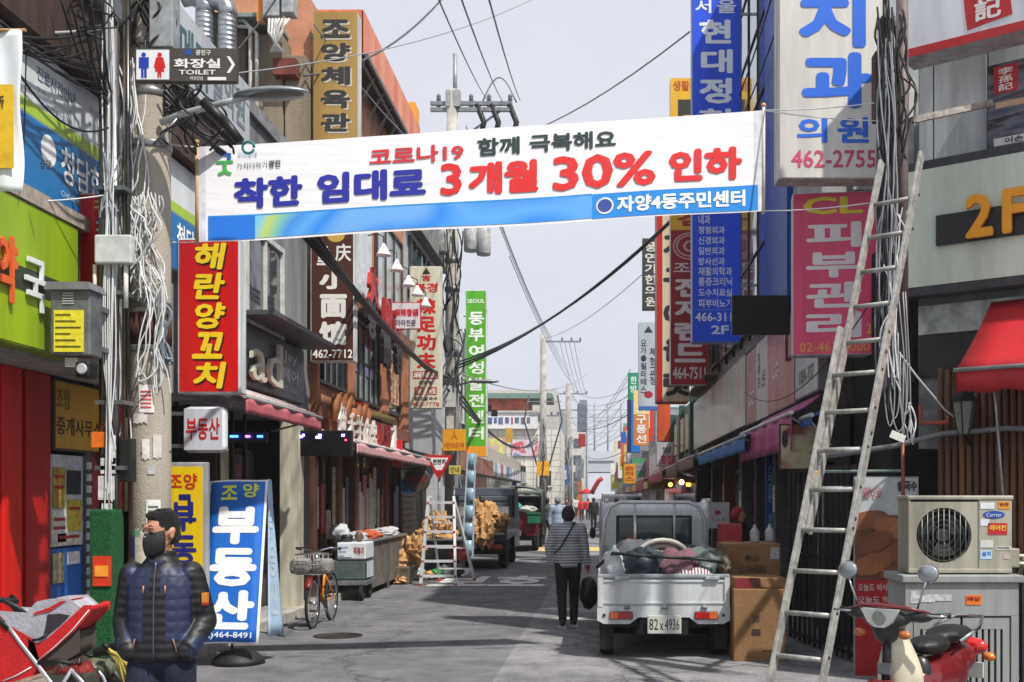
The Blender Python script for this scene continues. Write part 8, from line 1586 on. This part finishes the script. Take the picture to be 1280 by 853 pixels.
for i, (px, Y, z0, z1, w_, c, lab) in enumerate([(722, 120, 3, 8.6, 2.2, '#c9ccd0', 'pale high rise block beyond the far poles at left'), (729, 118, 6, 12, .8, '#7d8894', 'blue grey slab building behind the far pole'), (716, 108, 0, 8.5, 2.4, '#d4d4d0', 'whitish building just behind the far pole')]):
    x = (px-VX)/F*Y; o = thing('far_building', lab, 'building', (x, Y, 0)); MB().box(x-w_/2, x+w_/2, Y, Y+6, 0, z1).build('wall', m(c, .8, dirt=.12), o)
    for k in range(4):
        for l_ in range(2): MB().box(x-w_*.38+l_*w_*.42, x-w_*.08+l_*w_*.42, Y-.06, Y, z1*.2+k*z1*.19, z1*.2+k*z1*.19+z1*.1).build('window', m('#5f6a74', .3), o)

# crowded far end: small signs, low houses, wires
ORD = ['first', 'second', 'third', 'fourth', 'fifth', 'sixth', 'seventh', 'eighth', 'ninth', 'tenth', 'eleventh', 'twelfth', 'thirteenth', 'fourteenth', 'fifteenth', 'sixteenth', 'seventeenth', 'eighteenth', 'nineteenth', 'twentieth', 'twenty-first', 'twenty-second', 'twenty-third', 'twenty-fourth', 'twenty-fifth', 'twenty-sixth', 'twenty-seventh', 'twenty-eighth', 'twenty-ninth', 'thirtieth', 'thirty-first', 'thirty-second', 'thirty-third', 'thirty-fourth']
CN = ['red', 'cream', 'blue', 'yellow', 'green', 'white', 'orange', 'grey', 'pale tan', 'plum']
cl_ = ['#c8342c', '#e8e4da', '#3a68b0', '#d8c23c', '#4a9a6a', '#dcdcdc', '#c86a3c', '#8a8f98', '#e2d8c0', '#7a3a5a']
for i in range(34):
    side = i % 2; Y = 52+i*2.6; px_ = 745
    x = (-2.6-rnd.random()*.5) if (side == 0 and Y > 76) else (2.3-.3*rnd.random())
    if side == 0 and Y <= 76: x = 2.2
    w_ = .5+rnd.random()*.5; h_ = .7+rnd.random()*1.6; z = 2.4+rnd.random()*3.4
    ci = (i*7) % 10
    o = thing('shop_sign', 'small %s sign, %s from the near end among the far projecting signs' % (CN[ci], ORD[i]), 'sign', (x, Y, z), 'small projecting signs at the far end of the street')
    MB().box(x-w_/2, x+w_/2, Y, Y+.2, z, z+h_).build('cabinet', m(cl_[ci], .5, dirt=.15), o)
    MB().box(x-w_*.3, x+w_*.3, Y-.02, Y-.005, z+h_*.3, z+h_*.75).build('face_print', m(rnd.choice(cl_), .5), o)
for i in range(10):
    Y = 86+i*6; x = -5.6+.35*rnd.random()*i*.3; h_ = 5+rnd.random()*5; c = rnd.choice(['#c8c6c0', '#b0aca6', '#d8d6d2', '#a8a29a', '#9aa4ac'])
    o = thing('far_house', 'pale low building, %s in the row beyond the tiled building' % ORD[i], 'building', (x, Y, 0), 'pale low buildings beyond the tiled building')
    MB().box(x-5, x+2.6, Y, Y+5.6, 0, h_).build('wall', m(c, .8, dirt=.2), o)
    for k in range(3): MB().box(x+.3+k*.75, x+.75+k*.75, Y-.06, Y, h_*.55, h_*.55+.9).build('window', m('#5f6a74', .3), o)
    MB().box(x+1.2, x+2.7, Y-.2, Y, 2.2, 3.2).build('board', m(rnd.choice(cl_), .5), o)
for i in range(16):
    a = (2.1-.1*i*.3, 58+(i % 5)*13, 7+rnd.random()*2.5); b = (-2.4+rnd.random(), 84+(i % 4)*12, 6.5+rnd.random()*4); cable(a, b, .5+.4*rnd.random(), .018, 'thin far wire, %s of those strung at the street end' % ORD[i], CABG, 'thin wires at the street end')
hz = tag(MB().box(-60, 60, -12, 175, -2.5, 16).build('haze', None), kind='stuff')
hm_ = bpy.data.materials.new('haze'); hm_.use_nodes = True; n_ = hm_.node_tree; n_.nodes.clear(); pv = n_.nodes.new('ShaderNodeVolumePrincipled'); pv.inputs['Density'].default_value = .0008; pv.inputs['Color'].default_value = (.93, .95, 1, 1); pv.inputs['Anisotropy'].default_value = .2
oo = n_.nodes.new('ShaderNodeOutputMaterial'); n_.links.new(pv.outputs[0], oo.inputs['Volume']); hz.data.materials.clear(); hz.data.materials.append(hm_)
bpy.data.scenes.remove(TS)
